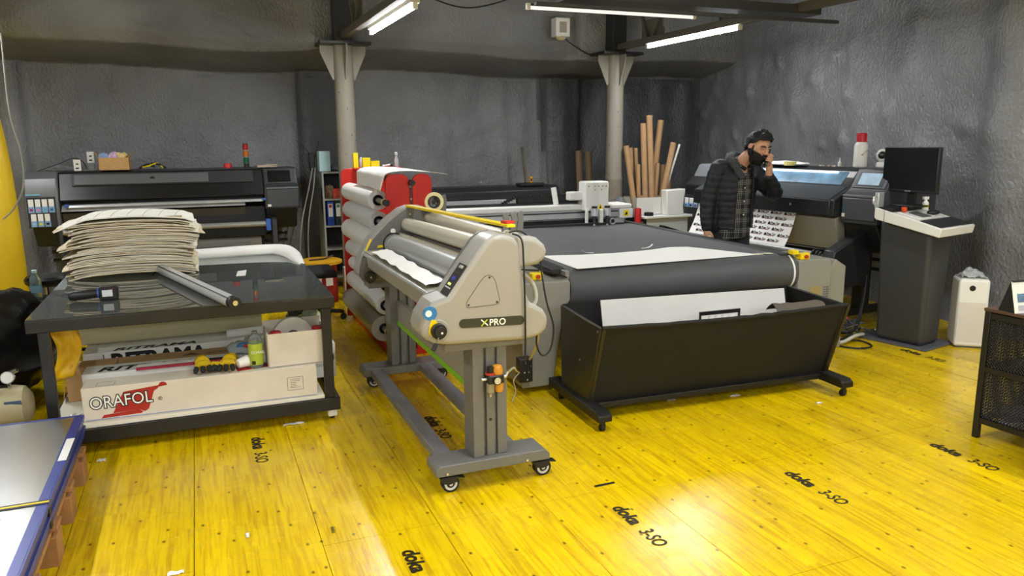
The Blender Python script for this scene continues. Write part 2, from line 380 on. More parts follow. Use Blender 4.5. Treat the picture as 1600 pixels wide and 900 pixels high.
# ------------------------------------------------------------------ steel pillars
PILM = mat('pillar_paint', '#8b867a', .5, var=.10, vscale=9, stretch=(1, 1, .35))
CHIP = mat('pillar_rust', '#4a3f33', .8)
def pillar(x, y, label):
    t = thing('steel_pillar', label, 'pillar', (x, y, 0), group='round steel pillars')
    part(t, 'shaft', MB().cyl((0,0,0),(0,0,2.62),.1,32), PILM)
    part(t, 'capital_plate', MB().box(-.26,.26,-.2,.2,2.62,2.65), STEELBLK, bev=.003)
    for a in (0, 90, 180, 270):
        d = Vector((math.cos(math.radians(a)), math.sin(math.radians(a)), 0)); n = Vector((-d.y, d.x, 0))*.006
        q = [d*.095+Vector((0,0,2.62)), d*.235+Vector((0,0,2.62)), d*.235+Vector((0,0,2.55)), d*.115+Vector((0,0,2.28)), d*.095+Vector((0,0,2.28))]
        k = len(q); mb = MB().add([p-n for p in q]+[p+n for p in q], [tuple(range(k)), tuple(range(k,2*k))[::-1]]+[(i,k+i,k+(i+1)%k,(i+1)%k) for i in range(k)])
        part(t, 'gusset', mb, PILM)
    part(t, 'post', MB().box(-.09,.09,-.09,.09,2.65,3.98), DARK, bev=.004)
    c = MB()
    for i in range(26):
        a = random.uniform(PI, 2*PI); z = random.uniform(.9, 2.2); r = random.uniform(.003, .011)
        c.sph((.0995*math.cos(a), .0995*math.sin(a), z), (r*.5, r*.5, r), 7, 5)
    part(t, 'paint_chips', c, CHIP, kind='stuff')
    return t
pillar(1.5, 8.35, 'round grey steel pillar beside the red roll rack')
p2 = pillar(4.72, 8.35, 'round grey steel pillar beside the leaning cardboard tubes')
part(p2, 'band', MB().ring((0,0,1.17),(0,0,1.2),.108,.098), PILM)
part(p2, 'lower_sleeve', MB().ring((0,0,.0),(0,0,1.17),.104,.098), mat('sleeve_paint', '#7d7668', .55, var=.15, vscale=14))

# ------------------------------------------------------------------ roof trusses and ceiling channels
TRM = mat('truss_paint', '#5c584f', .5, var=.1)
def truss(x, label):
    t = thing('roof_truss', label, 'truss', (x, 8.3, 2.66), group='roof trusses')
    part(t, 'bottom_chord', MB().beam((0,0,.05),(0,-13,.05),.07,.07), TRM, bev=.003)
    part(t, 'top_chord', MB().beam((0,0,1.1),(0,-13,1.1),.07,.07), TRM, bev=.003)
    for i in range(9):
        y = -.55-i*1.4
        part(t, 'diagonal', MB().beam((0,y+.45,1.1),(0,y-.1,.08),.04,.04), TRM)
        part(t, 'diagonal', MB().beam((0,y-.9,1.1),(0,y-.2,.08),.04,.04), TRM)
        part(t, 'gusset_plate', MB().box(.02,.03,y-.36,y+.06,.03,.28), TRM)
truss(1.5, 'painted steel truss running from the pillar beside the red rack')
truss(4.72, 'painted steel truss running from the pillar beside the cardboard tubes')
truss(-1.75, 'painted steel truss above the left side, outside the picture')
CH = mat('dark_channel', '#3a3b3e', .45, var=.1)
solid('ceiling_channel', 'wide dark metal channel under the roof with a square cut end', 'channel', MB().box(2.6, 4.93, 5.28, 5.52, 2.66, 2.73), CH, bev=.004)
solid('ceiling_rail', 'thin dark metal rail hanging below the wide roof channel', 'rail', MB().box(2.3, 5.05, 5.20, 5.245, 2.585, 2.61), CH, bev=.003)

# ------------------------------------------------------------------ fluorescent battens
TUBE = mat('lit_tube', '#ffffff', .4, emit=(.97, .99, 1.0), es=62)
TUBEDIM = mat('faint_tube', '#f2f2ee', .4, emit=(1.0, .98, .95), es=.55)
BATTEN = mat('batten_white', '#d9d8d2', .45)
def lamp(x0, y0, x1, y1, z, label, lit=True):
    p0, p1 = Vector((x0,y0,0)), Vector((x1,y1,0)); d = (p1-p0).normalized(); L_ = (p1-p0).length
    t = thing('tube_lamp', label, 'lamp', ((x0+x1)/2, (y0+y1)/2, z), math.atan2(d.y, d.x), group='fluorescent tube lamps')
    h = L_/2
    part(t, 'batten', MB().prism([(-.035,.03),(.035,.03),(.03,.075),(-.03,.075)] if lit else [(-.012,.014),(.012,.014),(.012,.03),(-.012,.03)], 'x', -h, h), BATTEN if lit else DARK, bev=.003)
    part(t, 'tube', MB().cyl((-h+.03,0,0),(h-.03,0,0),.0135,14), TUBE if lit else TUBEDIM)
    for s_ in (-1, 1):
        part(t, 'holder', MB().box(s_*h-.03 if s_ > 0 else -h, h if s_ > 0 else -h+.03, -.018,.018,-.016,.032), WHITE, bev=.003)
        part(t, 'hanger', MB().cyl((s_*h*.6,0,.07),(s_*h*.6,0,.17 if abs(d.y) > .5 else .1),.006,6), DARK)
    if lit:
        ld = bpy.data.lights.new('tube_light', 'AREA'); ld.shape = 'RECTANGLE'; ld.size = L_-.1; ld.size_y = .03; ld.energy = TUBE_W; ld.color = (.96, .985, 1.0)
        lo = bpy.data.objects.new('tube_light', ld); link(lo, t); lo.location = (0, 0, -.018)
    return t
lamp(1.62, 7.5, 1.62, 5.9, 2.645, 'lit fluorescent tube lamp beside the left pillar')
lamp(4.72, 7.65, 4.72, 6.05, 2.645, 'lit fluorescent tube lamp to the right of the tube pillar')
lamp(2.47, 5.78, 4.03, 5.78, 2.665, 'long thin tube lamp under the dark roof channel', lit=False)
for x in (-3.4, -1.75, -.1, 1.62, 3.1, 4.72):  # far left, inner and far-behind rows are added to light under the table
    for ya, yb in ((3.4, 1.8), (-.6, -2.2), (-3.0, -4.6)):
        if ya > 0 and x in (-3.4, -.1, 3.1): continue
        lamp(x, ya, x, yb, 2.645, 'lit fluorescent tube lamp outside the picture, %s row, %s the camera' % ({-3.4:'added far left',-1.75:'left',-.1:'added inner left',1.62:'middle',3.1:'added inner right',4.72:'right'}[x], 'in front of' if ya > 0 else 'behind' if ya > -1 else 'added far behind'))
lamp(-1.75, 7.5, -1.75, 5.9, 2.645, 'lit fluorescent tube lamp outside the picture on the left')

# wall speaker box
t = thing('wall_speaker', 'small white square speaker box high on the back wall', 'speaker', (4.07, 8.50, 2.93))
part(t, 'housing', MB().box(-.09,.09,-.06,.08,-.105,.105), WHITE, bev=.008)
part(t, 'grille', MB().box(-.045,.045,-.064,-.058,-.06,.06), mat('grille_beige', '#a79f92', .7, bump=.6, bscale=120), bev=.002)
part(t, 'foam_plug', MB().sph((-.01,-.02,-.115),(.06,.05,.03)), mat('foam_cream', '#cfc497', .9))
part(t, 'cable', MB().pipe(smoothpath([(.03,-.02,-.11),(.14,-.03,-.19),(.34,-.05,-.29),(.52,-.1,-.30)]), .007), CABLE)
solid('ceiling_cable', 'thin black cable sagging across the top above the back wall', 'cable', MB().pipe(smoothpath([(2.1,8.3,3.26),(2.7,8.3,3.07),(3.1,8.3,3.10),(3.6,8.3,3.28)]), .008), CABLE)
# ================================================================== wide-format printers
SILV = mat('printer_silver', '#8d8f91', .35, .3)
SCREEN = mat('dark_screen', '#0c0e10', .15)
GREYP = mat('printer_grey_panel', '#3a3c3f', .42)
CARTB = mat('cartridge_blue', '#86a9cf', .4)
def cartridge(parent, x, y, z, w_, h, tip):
    part(parent, 'ink_cartridge', MB().box(x, x+w_, y-.012, y+.03, z, z+h*.45), CARTB, bev=.003)
    part(parent, 'ink_cartridge', MB().box(x+.003, x+w_-.003, y-.010, y+.03, z+h*.45, z+h), WHITEP, bev=.003)
    part(parent, 'ink_tip', MB().box(x+w_*.25, x+w_*.75, y-.015, y-.012, z+h*.15, z+h*.32), tip)
INKC = [mat('ink_magenta', '#b02a6e', .4), mat('ink_pink', '#d98aa6', .4), mat('ink_cyan', '#5fb0cf', .4), mat('ink_blue', '#3c62a8', .4), mat('ink_lightcyan', '#9cc7e0', .4), mat('ink_yellow', '#d8cf3a', .4), mat('ink_black', '#181a1c', .4)]
def printer_common(t, W):
    # local frame: x along the machine (0 = ink module end), front face at y=0, back at y=.72
    # stand
    for x in (.34, W-.42):
        part(t, 'leg', MB().box(x-.05, x+.05, .3, .42, .10, .62), BLACK, bev=.006)
        f = part(t, 'foot', MB().box(x-.045, x+.045, -.02, .74, .06, .12), BLACK, bev=.01)
        for yy in (.03, .68): caster(f, x, yy, .06, .03, RUBBER, BLACK)
    part(t, 'cross_beam', MB().box(.34, W-.42, .33, .39, .30, .40), BLACK, bev=.005)
    for z in (.46, .55, .63):
        part(t, 'rear_bar', MB().cyl((.1,.52,z),(W-.1,.52,z),.017,10), DARK)
    part(t, 'chassis', MB().prism([(.05,.66),(.70,.66),(.72,1.0),(.72,1.33),(.2,1.33),(.16,1.02),(.05,.98)], 'x', .22, W-.36), BLACK, bev=.006)
    part(t, 'platen', MB().prism([(-.02,1.0),(.05,1.06),(.2,1.07),(.2,1.0)], 'x', .3, W-.56), ALU, bev=.002)
    part(t, 'media_guide', MB().prism([(.02,.98),(.10,.98),(.20,.70),(.13,.68)], 'x', .3, W-.56), mat('media_guide', '#4b4740', .4), bev=.004)

def make_hp1():
    W = 2.56
    t = thing('wide_format_printer', 'black wide format printer behind the glass table, four ink tanks showing', 'printer', (-1.55, 8.62, 0), group='wide format printers')
    printer_common(t, W)
    # ink module
    mod = part(t, 'ink_module', MB().prism([(-.03,.86),(.60,.80),(.70,1.0),(.70,1.33),(.60,1.38),(.12,1.385),(.03,1.32),(-.03,1.12)], 'x', .0, .29), mat('module_silver', '#6f7173', .35, .2), bev=.018, seg=3)
    part(mod, 'ink_bay', MB().box(.02, .262, -.036, 0, .855, 1.15), DARK, bev=.003)
    for i in range(4): cartridge(mod, .032+i*.057, -.038, 1.0, .05, .13, INKC[i])
    for i in range(3): cartridge(mod, .042+i*.057, -.038, .865, .05, .125, INKC[4+i])
    part(mod, 'sticker', MB().box(.02, .14, -.033, -.029, 1.165, 1.18), mat('sticker_blue', '#7db6cf', .5))
    part(t, 'under_module', MB().prism([(.02,.86),(.5,.82),(.4,.62),(.12,.66)], 'x', .04, .27), BLACK, bev=.01)
    # hood
    hood = part(t, 'hood', MB().prism([(-.015,1.10),(.03,1.20),(.10,1.37),(.40,1.385),(.70,1.36),(.70,1.15),(.1,1.09)], 'x', .29, W-.36), mat('hood_black', '#0e0f10', .33), bev=.012)
    part(hood, 'window_strip', MB().prism([(.025,1.255),(.078,1.348),(.09,1.343),(.04,1.25)], 'x', .43, 1.66), mat('strip_grey', '#6c6e70', .32, .3), bev=.002)
    part(hood, 'window_frame', MB().prism([(.033,1.242),(.085,1.362),(.095,1.357),(.045,1.237)], 'x', .41, 2.10), DARK, bev=.002)
    part(hood, 'logo', MB().cyl((1.13,.049,1.298),(1.13,.056,1.30),.022,18), mat('logo_dark', '#2a2c2e', .4))
    hx = text_mb('hp', .032, (1.115,.046,1.287), (1,0,0), (0,.48,.877), sx=.9)
    part(hood, 'logo_letters', hx, SILV, smooth=None)
    part(t, 'edge_rail', MB().prism([(-.03,1.035),(-.015,1.06),(.04,1.065),(.04,1.03)], 'x', .36, 2.18), ALU, bev=.003)
    for x in (.35, 2.19): part(t, 'edge_clip', MB().box(x-.018, x+.018, -.035, -.01, 1.045, 1.07), BLUE, bev=.003)
    # control side
    cs = part(t, 'control_housing', MB().prism([(-.02,.95),(.55,.93),(.70,1.0),(.70,1.33),(.62,1.375),(.13,1.375),(.06,1.20),(-.01,1.17)], 'x', W-.36, W), GREYP, bev=.012)
    part(cs, 'bezel', MB().prism([(.058,1.215),(.118,1.362),(.128,1.358),(.068,1.21)], 'x', W-.345, W-.03), BLACK, bev=.002)
    part(cs, 'touchscreen', MB().prism([(.062,1.23),(.112,1.35),(.120,1.347),(.07,1.227)], 'x', W-.31, W-.075), SCREEN)
    part(cs, 'drawer', MB().box(W-.34, W-.012, -.028, .0, .965, 1.155), mat('drawer_grey', '#45474a', .4), bev=.008)
    part(cs, 'drawer_lip', MB().box(W-.34, W-.012, -.03, .01, 1.16, 1.178), mat('lip_grey', '#6a6c6f', .4), bev=.004)
    part(cs, 'label_sticker', MB().box(W-.335, W-.30, -.031, -.028, .975, 1.0), WHITEP)
    part(t, 'under_control', MB().prism([(.0,.95),(.55,.93),(.42,.70),(.10,.74)], 'x', W-.35, W-.03), BLACK, bev=.015)
    # take-up reel
    sp = part(t, 'take_up_spindle', MB().cyl((.30,-.06,.80),(2.20,-.06,.80),.030,18), mat('spindle_grey', '#9a9a97', .35, .4))
    part(sp, 'spindle_clip', MB().box(2.19, 2.24, -.10, -.02, .73, .85), BLUE, bev=.006)
    part(sp, 'spindle_arm', MB().prism([(-.1,.55),(.05,.55),(.2,.72),(-.02,.86),(-.1,.84)], 'x', 2.25, 2.30), GREYP, bev=.005)
    part(sp, 'spindle_arm', MB().prism([(-.1,.55),(.05,.55),(.2,.72),(-.02,.86),(-.1,.84)], 'x', .27, .30), GREYP, bev=.005)
    part(t, 'loaded_roll', MB().cyl((.34,.24,.60),(2.15,.24,.60),.075,24), mat('roll_white', '#d7d6d1', .5))
    part(t, 'loading_table', MB().prism([(-.18,.50),(-.15,.47),(.25,.40),(.28,.44)], 'x', .38, 2.1), DARK, bev=.004)
    return t
make_hp1()

# things lying on that printer
TOPZ = 1.385
o = solid('crumpled_sheet', 'crumpled grey plastic sheet lying at the left end of the printer', 'sheet', MB().sheet(lambda u, v: (-1.38+.30*u, 8.78+.2*v, TOPZ+.008+.035*abs(noise.noise(Vector((u*5, v*4, 1)))) + .03*math.sin(u*PI)), 16, 8, .003), mat('grey_film', '#8f9092', .3))
solid('thin_cable', 'thin black cable looping up from the crumpled plastic sheet', 'cable', MB().pipe(smoothpath([(-1.44,8.8,1.39),(-1.25,8.85,1.46),(-1.13,8.9,1.51),(-1.05,8.9,1.47),(-1.02,8.86,1.40)]), .004, 6), CABLE)
def sensor(x, y, z, label):
    t = thing('sensor_box', label, 'box', (x, y, z), .12, group='small white boxes on the printer')
    part(t, 'case', MB().box(-.032,.032,-.025,.025,0,.11), WHITE, bev=.004)
    part(t, 'slot', MB().box(-.016,.012,-.0265,-.0245,.02,.034), INK)
    part(t, 'mark', MB().box(-.012,.012,-.0265,-.0245,.06,.075), MIDG)
sensor(-1.09, 8.78, TOPZ, 'small white box standing directly on the black printer')
sensor(-.975, 8.86, TOPZ+.075, 'small white box raised on a clear stand beside the cardboard box')
solid('clear_stand', 'small clear plastic stand under the raised white box', 'stand', MB().box(-1.05,-.93,8.8,8.92,TOPZ,TOPZ+.012).box(-1.0,-.95,8.84,8.88,TOPZ+.012,TOPZ+.075), mat('clear_plastic', '#dfe5e6', .08, trans=.85, ior=1.4))
t = thing('cardboard_box', 'small open cardboard box on the black printer', 'box', (-.76, 8.84, TOPZ))
part(t, 'front_wall', MB().box(-.14,.14,-.1,-.096,0,.125), CARD); part(t, 'rear_wall', MB().box(-.14,.14,.096,.1,0,.125), CARD)
part(t, 'side_wall', MB().box(-.14,-.136,-.1,.1,0,.125), CARD); part(t, 'side_wall', MB().box(.136,.14,-.1,.1,0,.125), CARD)
part(t, 'bottom', MB().box(-.14,.14,-.1,.1,0,.004), CARD)
part(t, 'flap', MB().obox((-.15,0,.15),(.003,.19,.06),(0,-.5,0)), CARD); part(t, 'flap', MB().obox((.15,0,.15),(.003,.19,.06),(0,.6,0)), CARD)
for (dx, col, nm, lb) in ((-.09, '#8aa0c8', 'blue_rag', 'bluish rag rising out of the small cardboard box'), (-.01, '#d6b7d8', 'lilac_bag', 'lilac and white bag in the small cardboard box'), (.07, '#e6c88a', 'cream_pouch', 'cream coloured pouch in the small cardboard box')):
    mb = MB().sph((-.76+dx, 8.83, TOPZ+.115), (.055, .05, .062), 14, 10)
    mb.v = [(p[0]+.02*noise.noise(Vector(p)*22), p[1]+.02*noise.noise(Vector(p)*25+Vector((3,0,0))), p[2]+.035*noise.noise(Vector(p)*18+Vector((0,5,0)))) for p in mb.v]
    solid(nm, lb, 'rag' if 'rag' in nm else 'bag', mb, mat(nm, col, .7, var=.25, vscale=30), group='contents of the small cardboard box')
t = thing('webbing_strap', 'black and yellow tangled strap on the printer beside the cardboard box', 'strap', (-.42, 8.82, TOPZ))
part(t, 'webbing', MB().pipe(smoothpath([(-.12,0,.01),(-.05,.03,.05),(.02,-.03,.03),(.0,.04,.06),(.08,0,.045),(.13,.02,.01)]), .011, 6), BLACK)
part(t, 'yellow_webbing', MB().pipe(smoothpath([(-.1,.02,.02),(-.03,-.03,.035),(.05,.02,.06),(.1,-.02,.015)]), .008, 6), YEL)
solid('red_beacon', 'small red plastic dome on top of the black printer', 'beacon', MB().lathe([(.042,0),(.042,.02),(.036,.045),(.03,.05)], (.31, 8.78, TOPZ)), mat('red_cap', '#c01f2a', .35))
t = thing('signal_tower', 'red amber and green signal tower light on the black printer', 'signal light', (.5, 8.78, TOPZ))
part(t, 'base', MB().cyl((0,0,0),(0,0,.045),.028,16), BLACK)
for i, (nm, c) in enumerate((('green_lens', '#0e5b3c'), ('amber_lens', '#c2661a'), ('red_lens', '#a3201f'))):
    z = .05+i*.068
    part(t, nm, MB().cyl((0,0,z),(0,0,z+.056),.028,18), mat(nm, c, .25)); part(t, 'collar', MB().cyl((0,0,z+.056),(0,0,z+.066),.026,16), SILV if i < 2 else BLACK)
solid('paper_scraps', 'thin stack of cream paper scraps beside the signal light', 'paper', MB().obox((.70,8.8,TOPZ+.012),(.20,.14,.02),(0,0,.1)).obox((.76,8.78,TOPZ+.027),(.12,.1,.008),(0,0,-.2)), mat('cream_scraps', '#b3aa97', .8))

# ================================================================== grey storage shelf behind the left pillar
SHG = mat('shelf_grey', '#9b9c98', .5)
t = thing('storage_shelf', 'narrow grey shelving unit standing behind the left pillar', 'shelf', (1.28, 8.78, 0))
part(t, 'side_panel', MB().box(0,.02,0,.38,0,1.32), SHG, bev=.003); part(t, 'side_panel', MB().box(.34,.36,0,.38,0,1.32), SHG, bev=.003)
for z in (.12,.44,.70,1.0,1.30): part(t, 'shelf_board', MB().box(.02,.34,.0,.38,z,z+.02), SHG, bev=.002)
part(t, 'back_panel', MB().box(.02,.34,.37,.38,.1,1.3), DARK)
part(t, 'hand_hole', MB().prism([(.08+.06*math.cos(a*PI/8), 1.0+.16*math.sin(a*PI/8)) for a in range(16)], 'x', -.002, .001), BLACK)
def binder(x, col, label):
    b = thing('ring_binder', label, 'binder', (x, 8.80, .72), group='ring binders on the grey shelf')
    part(b, 'spine', MB().box(0,.075,0,.27,0,.27), mat('binder_'+col, col, .5), bev=.004)
    part(b, 'spine_label', MB().box(.012,.06,-.002,0,.1,.245), WHITEP)
    part(b, 'label_print', MB().box(.02,.052,-.003,-.002,.2,.235), mat('lbl_'+col, '#c2423a' if col == '#2348a8' else '#2a7f4f', .6))
    part(b, 'finger_ring', MB().ring((.036,-.003,.05),(.036,.0,.05),.014,.008,16), CHROME)
binder(1.325, '#2348a8', 'blue ring binder with white spine label on the grey shelf')
binder(1.41, '#1c2b2a', 'black ring binder with green label on the grey shelf')
solid('red_parts_box', 'red and white parts box on the upper level of the grey shelf', 'box', MB().box(1.40,1.54,8.81,8.95,1.02,1.13), mat('parts_red', '#b8402f', .6, var=.4, vscale=25), bev=.004)
mb = MB().sph((1.37,8.87,1.10),(.06,.06,.09),14,10); mb.v = [(p[0]+.03*noise.noise(Vector(p)*15),p[1]+.03*noise.noise(Vector(p)*14),max(1.021,p[2]+.03*noise.noise(Vector(p)*18))) for p in mb.v]
solid('crumpled_wrapper', 'crumpled brown wrapper beside the red parts box', 'wrapper', mb, mat('wrapper', '#8a6f58', .7, var=.4, vscale=25))
solid('pale_blue_box', 'pale blue box standing upright on top of the grey shelf', 'box', MB().box(1.265,1.385,8.80,8.95,1.325,1.545), mat('paleblue', '#a9c9cf', .6, var=.1), bev=.004)
t = thing('wifi_router', 'black router with two antennas behind the pale blue box', 'router', (1.24, 8.98, 1.325))
part(t, 'case', MB().box(-.06,.0,-.02,.1,.0,.2), BLACK, bev=.01)
for a in ((-.06,-.14,.31),(.03,.06,.33)): part(t, 'antenna', MB().beam((a[0]*.3,.02,.15),(a[1],.0,a[2]),.014,.01), BLACK, bev=.003)
mb = MB().sph((1.46,8.88,1.355),(.075,.07,.042),16,8); mb.v = [(p[0],p[1],max(1.322,p[2]+.03*noise.noise(Vector(p)*25))) for p in mb.v]
solid('cable_bundle', 'bundle of grey cables on top of the grey shelf', 'cables', mb, mat('cablebundle', '#55575a', .6, var=.5, vscale=40))
for i in range(2):
    solid('hanging_cable', ('grey cable hanging from the router down to the floor, left of the shelf', 'grey cable hanging close beside the side of the shelf')[i], 'cable', MB().pipe(smoothpath([(1.2+.03*i,8.9,1.36),(1.13+.05*i,8.75,1.15),(1.02+.07*i,8.6,.8),(.98+.09*i,8.6,.4),(1.05+.08*i,8.6,.05),(1.1+.05*i,8.55,.012)]), .007, 7), mat('dim_cable', '#86847c', .5), group='hanging grey cables')

# drum with yellow lid, box and swivel chair behind the table
t = thing('cable_drum', 'red drum with flat yellow round lid behind the glass table', 'drum', (1.12, 8.12, 0))
part(t, 'barrel', MB().lathe([(.10,0),(.17,.01),(.17,.36),(.165,.40)], n=28), mat('drum_red', '#9c1f20', .45))
part(t, 'lid', MB().lathe([(.20,.40),(.225,.41),(.225,.435),(.2,.445),(.0,.448)], n=32), mat('lid_yellow', '#d7a21c', .45))
for a in (-1.9, -1.2): part(t, 'label_sheet', MB().obox((.172*math.cos(a),.172*math.sin(a),.25),(.08,.003,.12),(0,0,a+PI/2)), WHITEP)
solid('red_tipped_tool', 'thin red and black hand tool lying on the yellow drum lid', 'tool', MB().pipe([(1.0,8.04,.456),(1.16,8.08,.456),(1.26,8.15,.475)], .008, 6), mat('tool_dark', '#3a1412', .5))
solid('white_carton', 'tall narrow white carton standing beside the red drum', 'carton', MB().box(1.345,1.39,8.0,8.1,0,.36), WHITE, bev=.003)
t = thing('office_chair', 'black swivel chair base on castors behind the table corner', 'chair', (.93, 7.30, 0))
part(t, 'column', MB().cyl((0,0,.07),(0,0,.42),.028,14), BLACK)
for i in range(5):
    a = 2*PI*i/5 - .35; e = (.27*math.cos(a), .27*math.sin(a))
    lg = part(t, 'leg', MB().beam((0,0,.10),(e[0],e[1],.075),.045,.03), BLACK, bev=.006)
    part(lg, 'wheel', MB().cyl((e[0]-.02*math.sin(a),e[1]+.02*math.cos(a),.028),(e[0]+.02*math.sin(a),e[1]-.02*math.cos(a),.028),.028,16), RUBBER)
    part(lg, 'wheel_stem', MB().cyl((e[0],e[1],.03),(e[0],e[1],.08),.01,8), BLACK)
part(t, 'seat', MB().box(-.22,.2,-.22,.22,.42,.49), mat('chair_fabric', '#18191b', .8), bev=.03, seg=3)
# round black stool left of the table
t = thing('round_stool', 'round black padded stool behind the left table corner', 'stool', (-1.12, 6.7, 0))
part(t, 'seat', MB().lathe([(.02,.60),(.13,.60),(.15,.62),(.155,.65),(.14,.672),(.0,.68)], n=28), mat('stool_vinyl', '#111112', .35))
part(t, 'column', MB().cyl((0,0,.08),(0,0,.60),.022,12), CHROME)
for i in range(5):
    a = 2*PI*i/5; lg = part(t, 'leg', MB().beam((0,0,.1),(.24*math.cos(a),.24*math.sin(a),.06),.035,.022), BLACK, bev=.004)
    part(lg, 'wheel', MB().cyl((.24*math.cos(a)-.01,.24*math.sin(a),.024),(.24*math.cos(a)+.012,.24*math.sin(a),.024),.024,14), RUBBER)

# ================================================================== yellow pipe at the left edge with a hanging cable
t = thing('yellow_post', 'thick yellow painted pipe at the left edge of the picture', 'pipe', (-1.43, 7.0, 0))
part(t, 'pipe', MB().pipe(smoothpath([(0,0,0),(0,0,1.0),(-.02,0,1.6),(-.07,0,2.0),(-.10,0,2.18),(-.06,0,2.32),(-.05,0,2.42)], 6), [.125]*20+[.11,.10,.085,.075,.07,.065,.06,.065,.075,.08,.08,.075,.07,.06,.05,.04,.03], 24), mat('yellow_gloss', '#e3bf1e', .35))
solid('hanging_grey_cable', 'grey cable hanging in front of the yellow pipe', 'cable', MB().pipe(smoothpath([(-1.24,6.82,2.45),(-1.25,6.82,1.9),(-1.21,6.82,1.6),(-1.22,6.82,1.35),(-1.30,6.82,1.18),(-1.38,6.82,1.1)]), .006, 7), mat('dim_cable', '#86847c', .5))
# ================================================================== glass table with boxes
def thin_glass(name, tint, rough=.0, ior=1.5, refl=1.0, grey_lift=.07):
    m = bpy.data.materials.new(name); m.use_nodes = True; nt = m.node_tree; N = nt.nodes; L = nt.links
    for n in list(N):
        if n.type == 'BSDF_PRINCIPLED': N.remove(n)
    out = [n for n in N if n.type == 'OUTPUT_MATERIAL'][0]
    tr = N.new('ShaderNodeBsdfTransparent'); tr.inputs[0].default_value = (*lin(tint), 1)
    gl = N.new('ShaderNodeBsdfGlossy'); gl.inputs['Roughness'].default_value = rough; gl.inputs[0].default_value = (.95, .97, .96, 1)
    fr = N.new('ShaderNodeFresnel'); fr.inputs[0].default_value = ior
    mu = N.new('ShaderNodeMath'); mu.operation = 'MULTIPLY'; mu.inputs[1].default_value = refl; mu.use_clamp = True; L.new(fr.outputs[0], mu.inputs[0])
    mx = N.new('ShaderNodeMixShader'); L.new(mu.outputs[0], mx.inputs[0]); L.new(tr.outputs[0], mx.inputs[1]); L.new(gl.outputs[0], mx.inputs[2]); df = N.new('ShaderNodeBsdfDiffuse'); df.inputs[0].default_value = (.55, .58, .56, 1)
    m2 = N.new('ShaderNodeMixShader'); m2.inputs[0].default_value = grey_lift; L.new(mx.outputs[0], m2.inputs[1]); L.new(df.outputs[0], m2.inputs[2]); L.new(m2.outputs[0], out.inputs[0])  # grey diffuse layer mixed in to lift the dark glass
    return m
TGLASS = thin_glass('smoked_table_glass', '#dfe6e3', ior=1.5, refl=1.0)
TX0, TX1, TY0, TY1 = -.88, .69, 4.5, 6.62
t = thing('glass_table', 'black steel table on castors with a smoked glass top', 'table', (-.095, 5.5, 0))
def tb(*a): return MB().box(*a)
fr = part(t, 'top_frame', tb(TX0,TX1,TY0,TY0+.05,.70,.765).box(TX0,TX1,TY1-.05,TY1,.70,.765).box(TX0,TX0+.05,TY0+.05,TY1-.05,.70,.765).box(TX1-.05,TX1,TY0+.05,TY1-.05,.70,.765), STEELBLK, world=True, bev=.004)
part(t, 'glass_top', tb(TX0+.005,TX1-.005,TY0+.005,TY1-.005,.766,.774), TGLASS, world=True)
for x in (TX0+.075, TX1-.05):
    for y in (TY0+.03, TY1-.07): part(t, 'leg', tb(x-.027,x+.027,y-.02,y+.03,.15,.70), STEELBLK, world=True, bev=.004)
part(t, 'lower_frame', tb(TX0+.03,TX1+.005,TY0,TY0+.05,.072,.15).box(TX0+.03,TX1+.005,TY1-.05,TY1,.072,.15).box(TX0+.03,TX0+.08,TY0+.05,TY1-.05,.072,.15).box(TX1-.045,TX1+.005,TY0+.05,TY1-.05,.072,.15), STEELBLK, world=True, bev=.004)
part(t, 'shelf_board', tb(TX0+.05,TX1-.085,TY0+.012,TY1-.02,.151,.172), mat('white_board', '#e2ddcf', .45), world=True, bev=.002)
for x in (TX0+.06, TX1-.04):
    for y in (TY0+.05, TY1-.06):
        c = part(t, 'caster', tb(x-.028,x+.028,y-.03,y+.045,.025,.070), WHITE, world=True, bev=.01, seg=3)
        part(c, 'wheel', MB().cyl((x-.013,y+.02,.03),(x+.013,y+.02,.03),.03,20).cyl((x-.015,y+.02,.03),(x+.015,y+.02,.03),.012,14), RUBBER, world=True, bev=.003)
for j in range(3):
    for i in range(6):
        x = -.60+i*.23+.03*(j % 2); y = 4.72+j*.58
        part(t, 'led_module', tb(x-.035,x+.035,y-.022,y+.022,.755,.7645), mat('led_module', '#f0f4f0', .5), world=True)
    part(t, 'led_wire', MB().pipe(smoothpath([(-.65+i*.115, 4.72+j*.58+.02*math.sin(i*1.7), .759) for i in range(12)], 3), .0025, 5), WCABLE, world=True)

WBOX = mat('white_carton', '#d8cfc0', .6, var=.05, vscale=6)
WBOX2 = mat('clean_white_carton', '#e3e1dc', .6, var=.03, vscale=6)
KRAFT = mat('brown_carton', '#b08a5c', .8, var=.06, vscale=8)
# front long carton with printed logo
t = thing('long_white_carton', 'long white carton with red ORAFOL logo, frontmost on the lower shelf', 'carton', (-.05, 4.62, .1725), math.radians(-2.0))
part(t, 'body', tb(-.62,.62,-.085,.095,0,.188), WBOX, bev=.004)
fy = -.0853
ORED = mat('print_red', '#a8281c', .55)
part(t, 'print_red_scroll', MB().prism([(-.475,.035),(-.415,.150),(-.23,.168),(-.242,.150),(-.262,.138),(-.295,.04),(-.315,.026),(-.335,.036),(-.345,.042)], 'y', fy-.0004, fy), ORED)
part(t, 'print_red_base', MB().prism([(-.535,.012),(-.52,.030),(-.345,.042),(-.325,.026),(-.335,.018)], 'y', fy-.0004, fy), ORED)
part(t, 'print_red_curl', MB().prism(arc(-.215,.163,.022,0,180,8)+[(-.235,.158)], 'y', fy-.0004, fy), ORED)
part(t, 'print_letter_outline', text_mb('ORAFOL', .094, (-.585,fy-.0005,.068), (1,0,.03), (-.03,0,1), bold=.0055, sx=.86), INK, smooth=None)
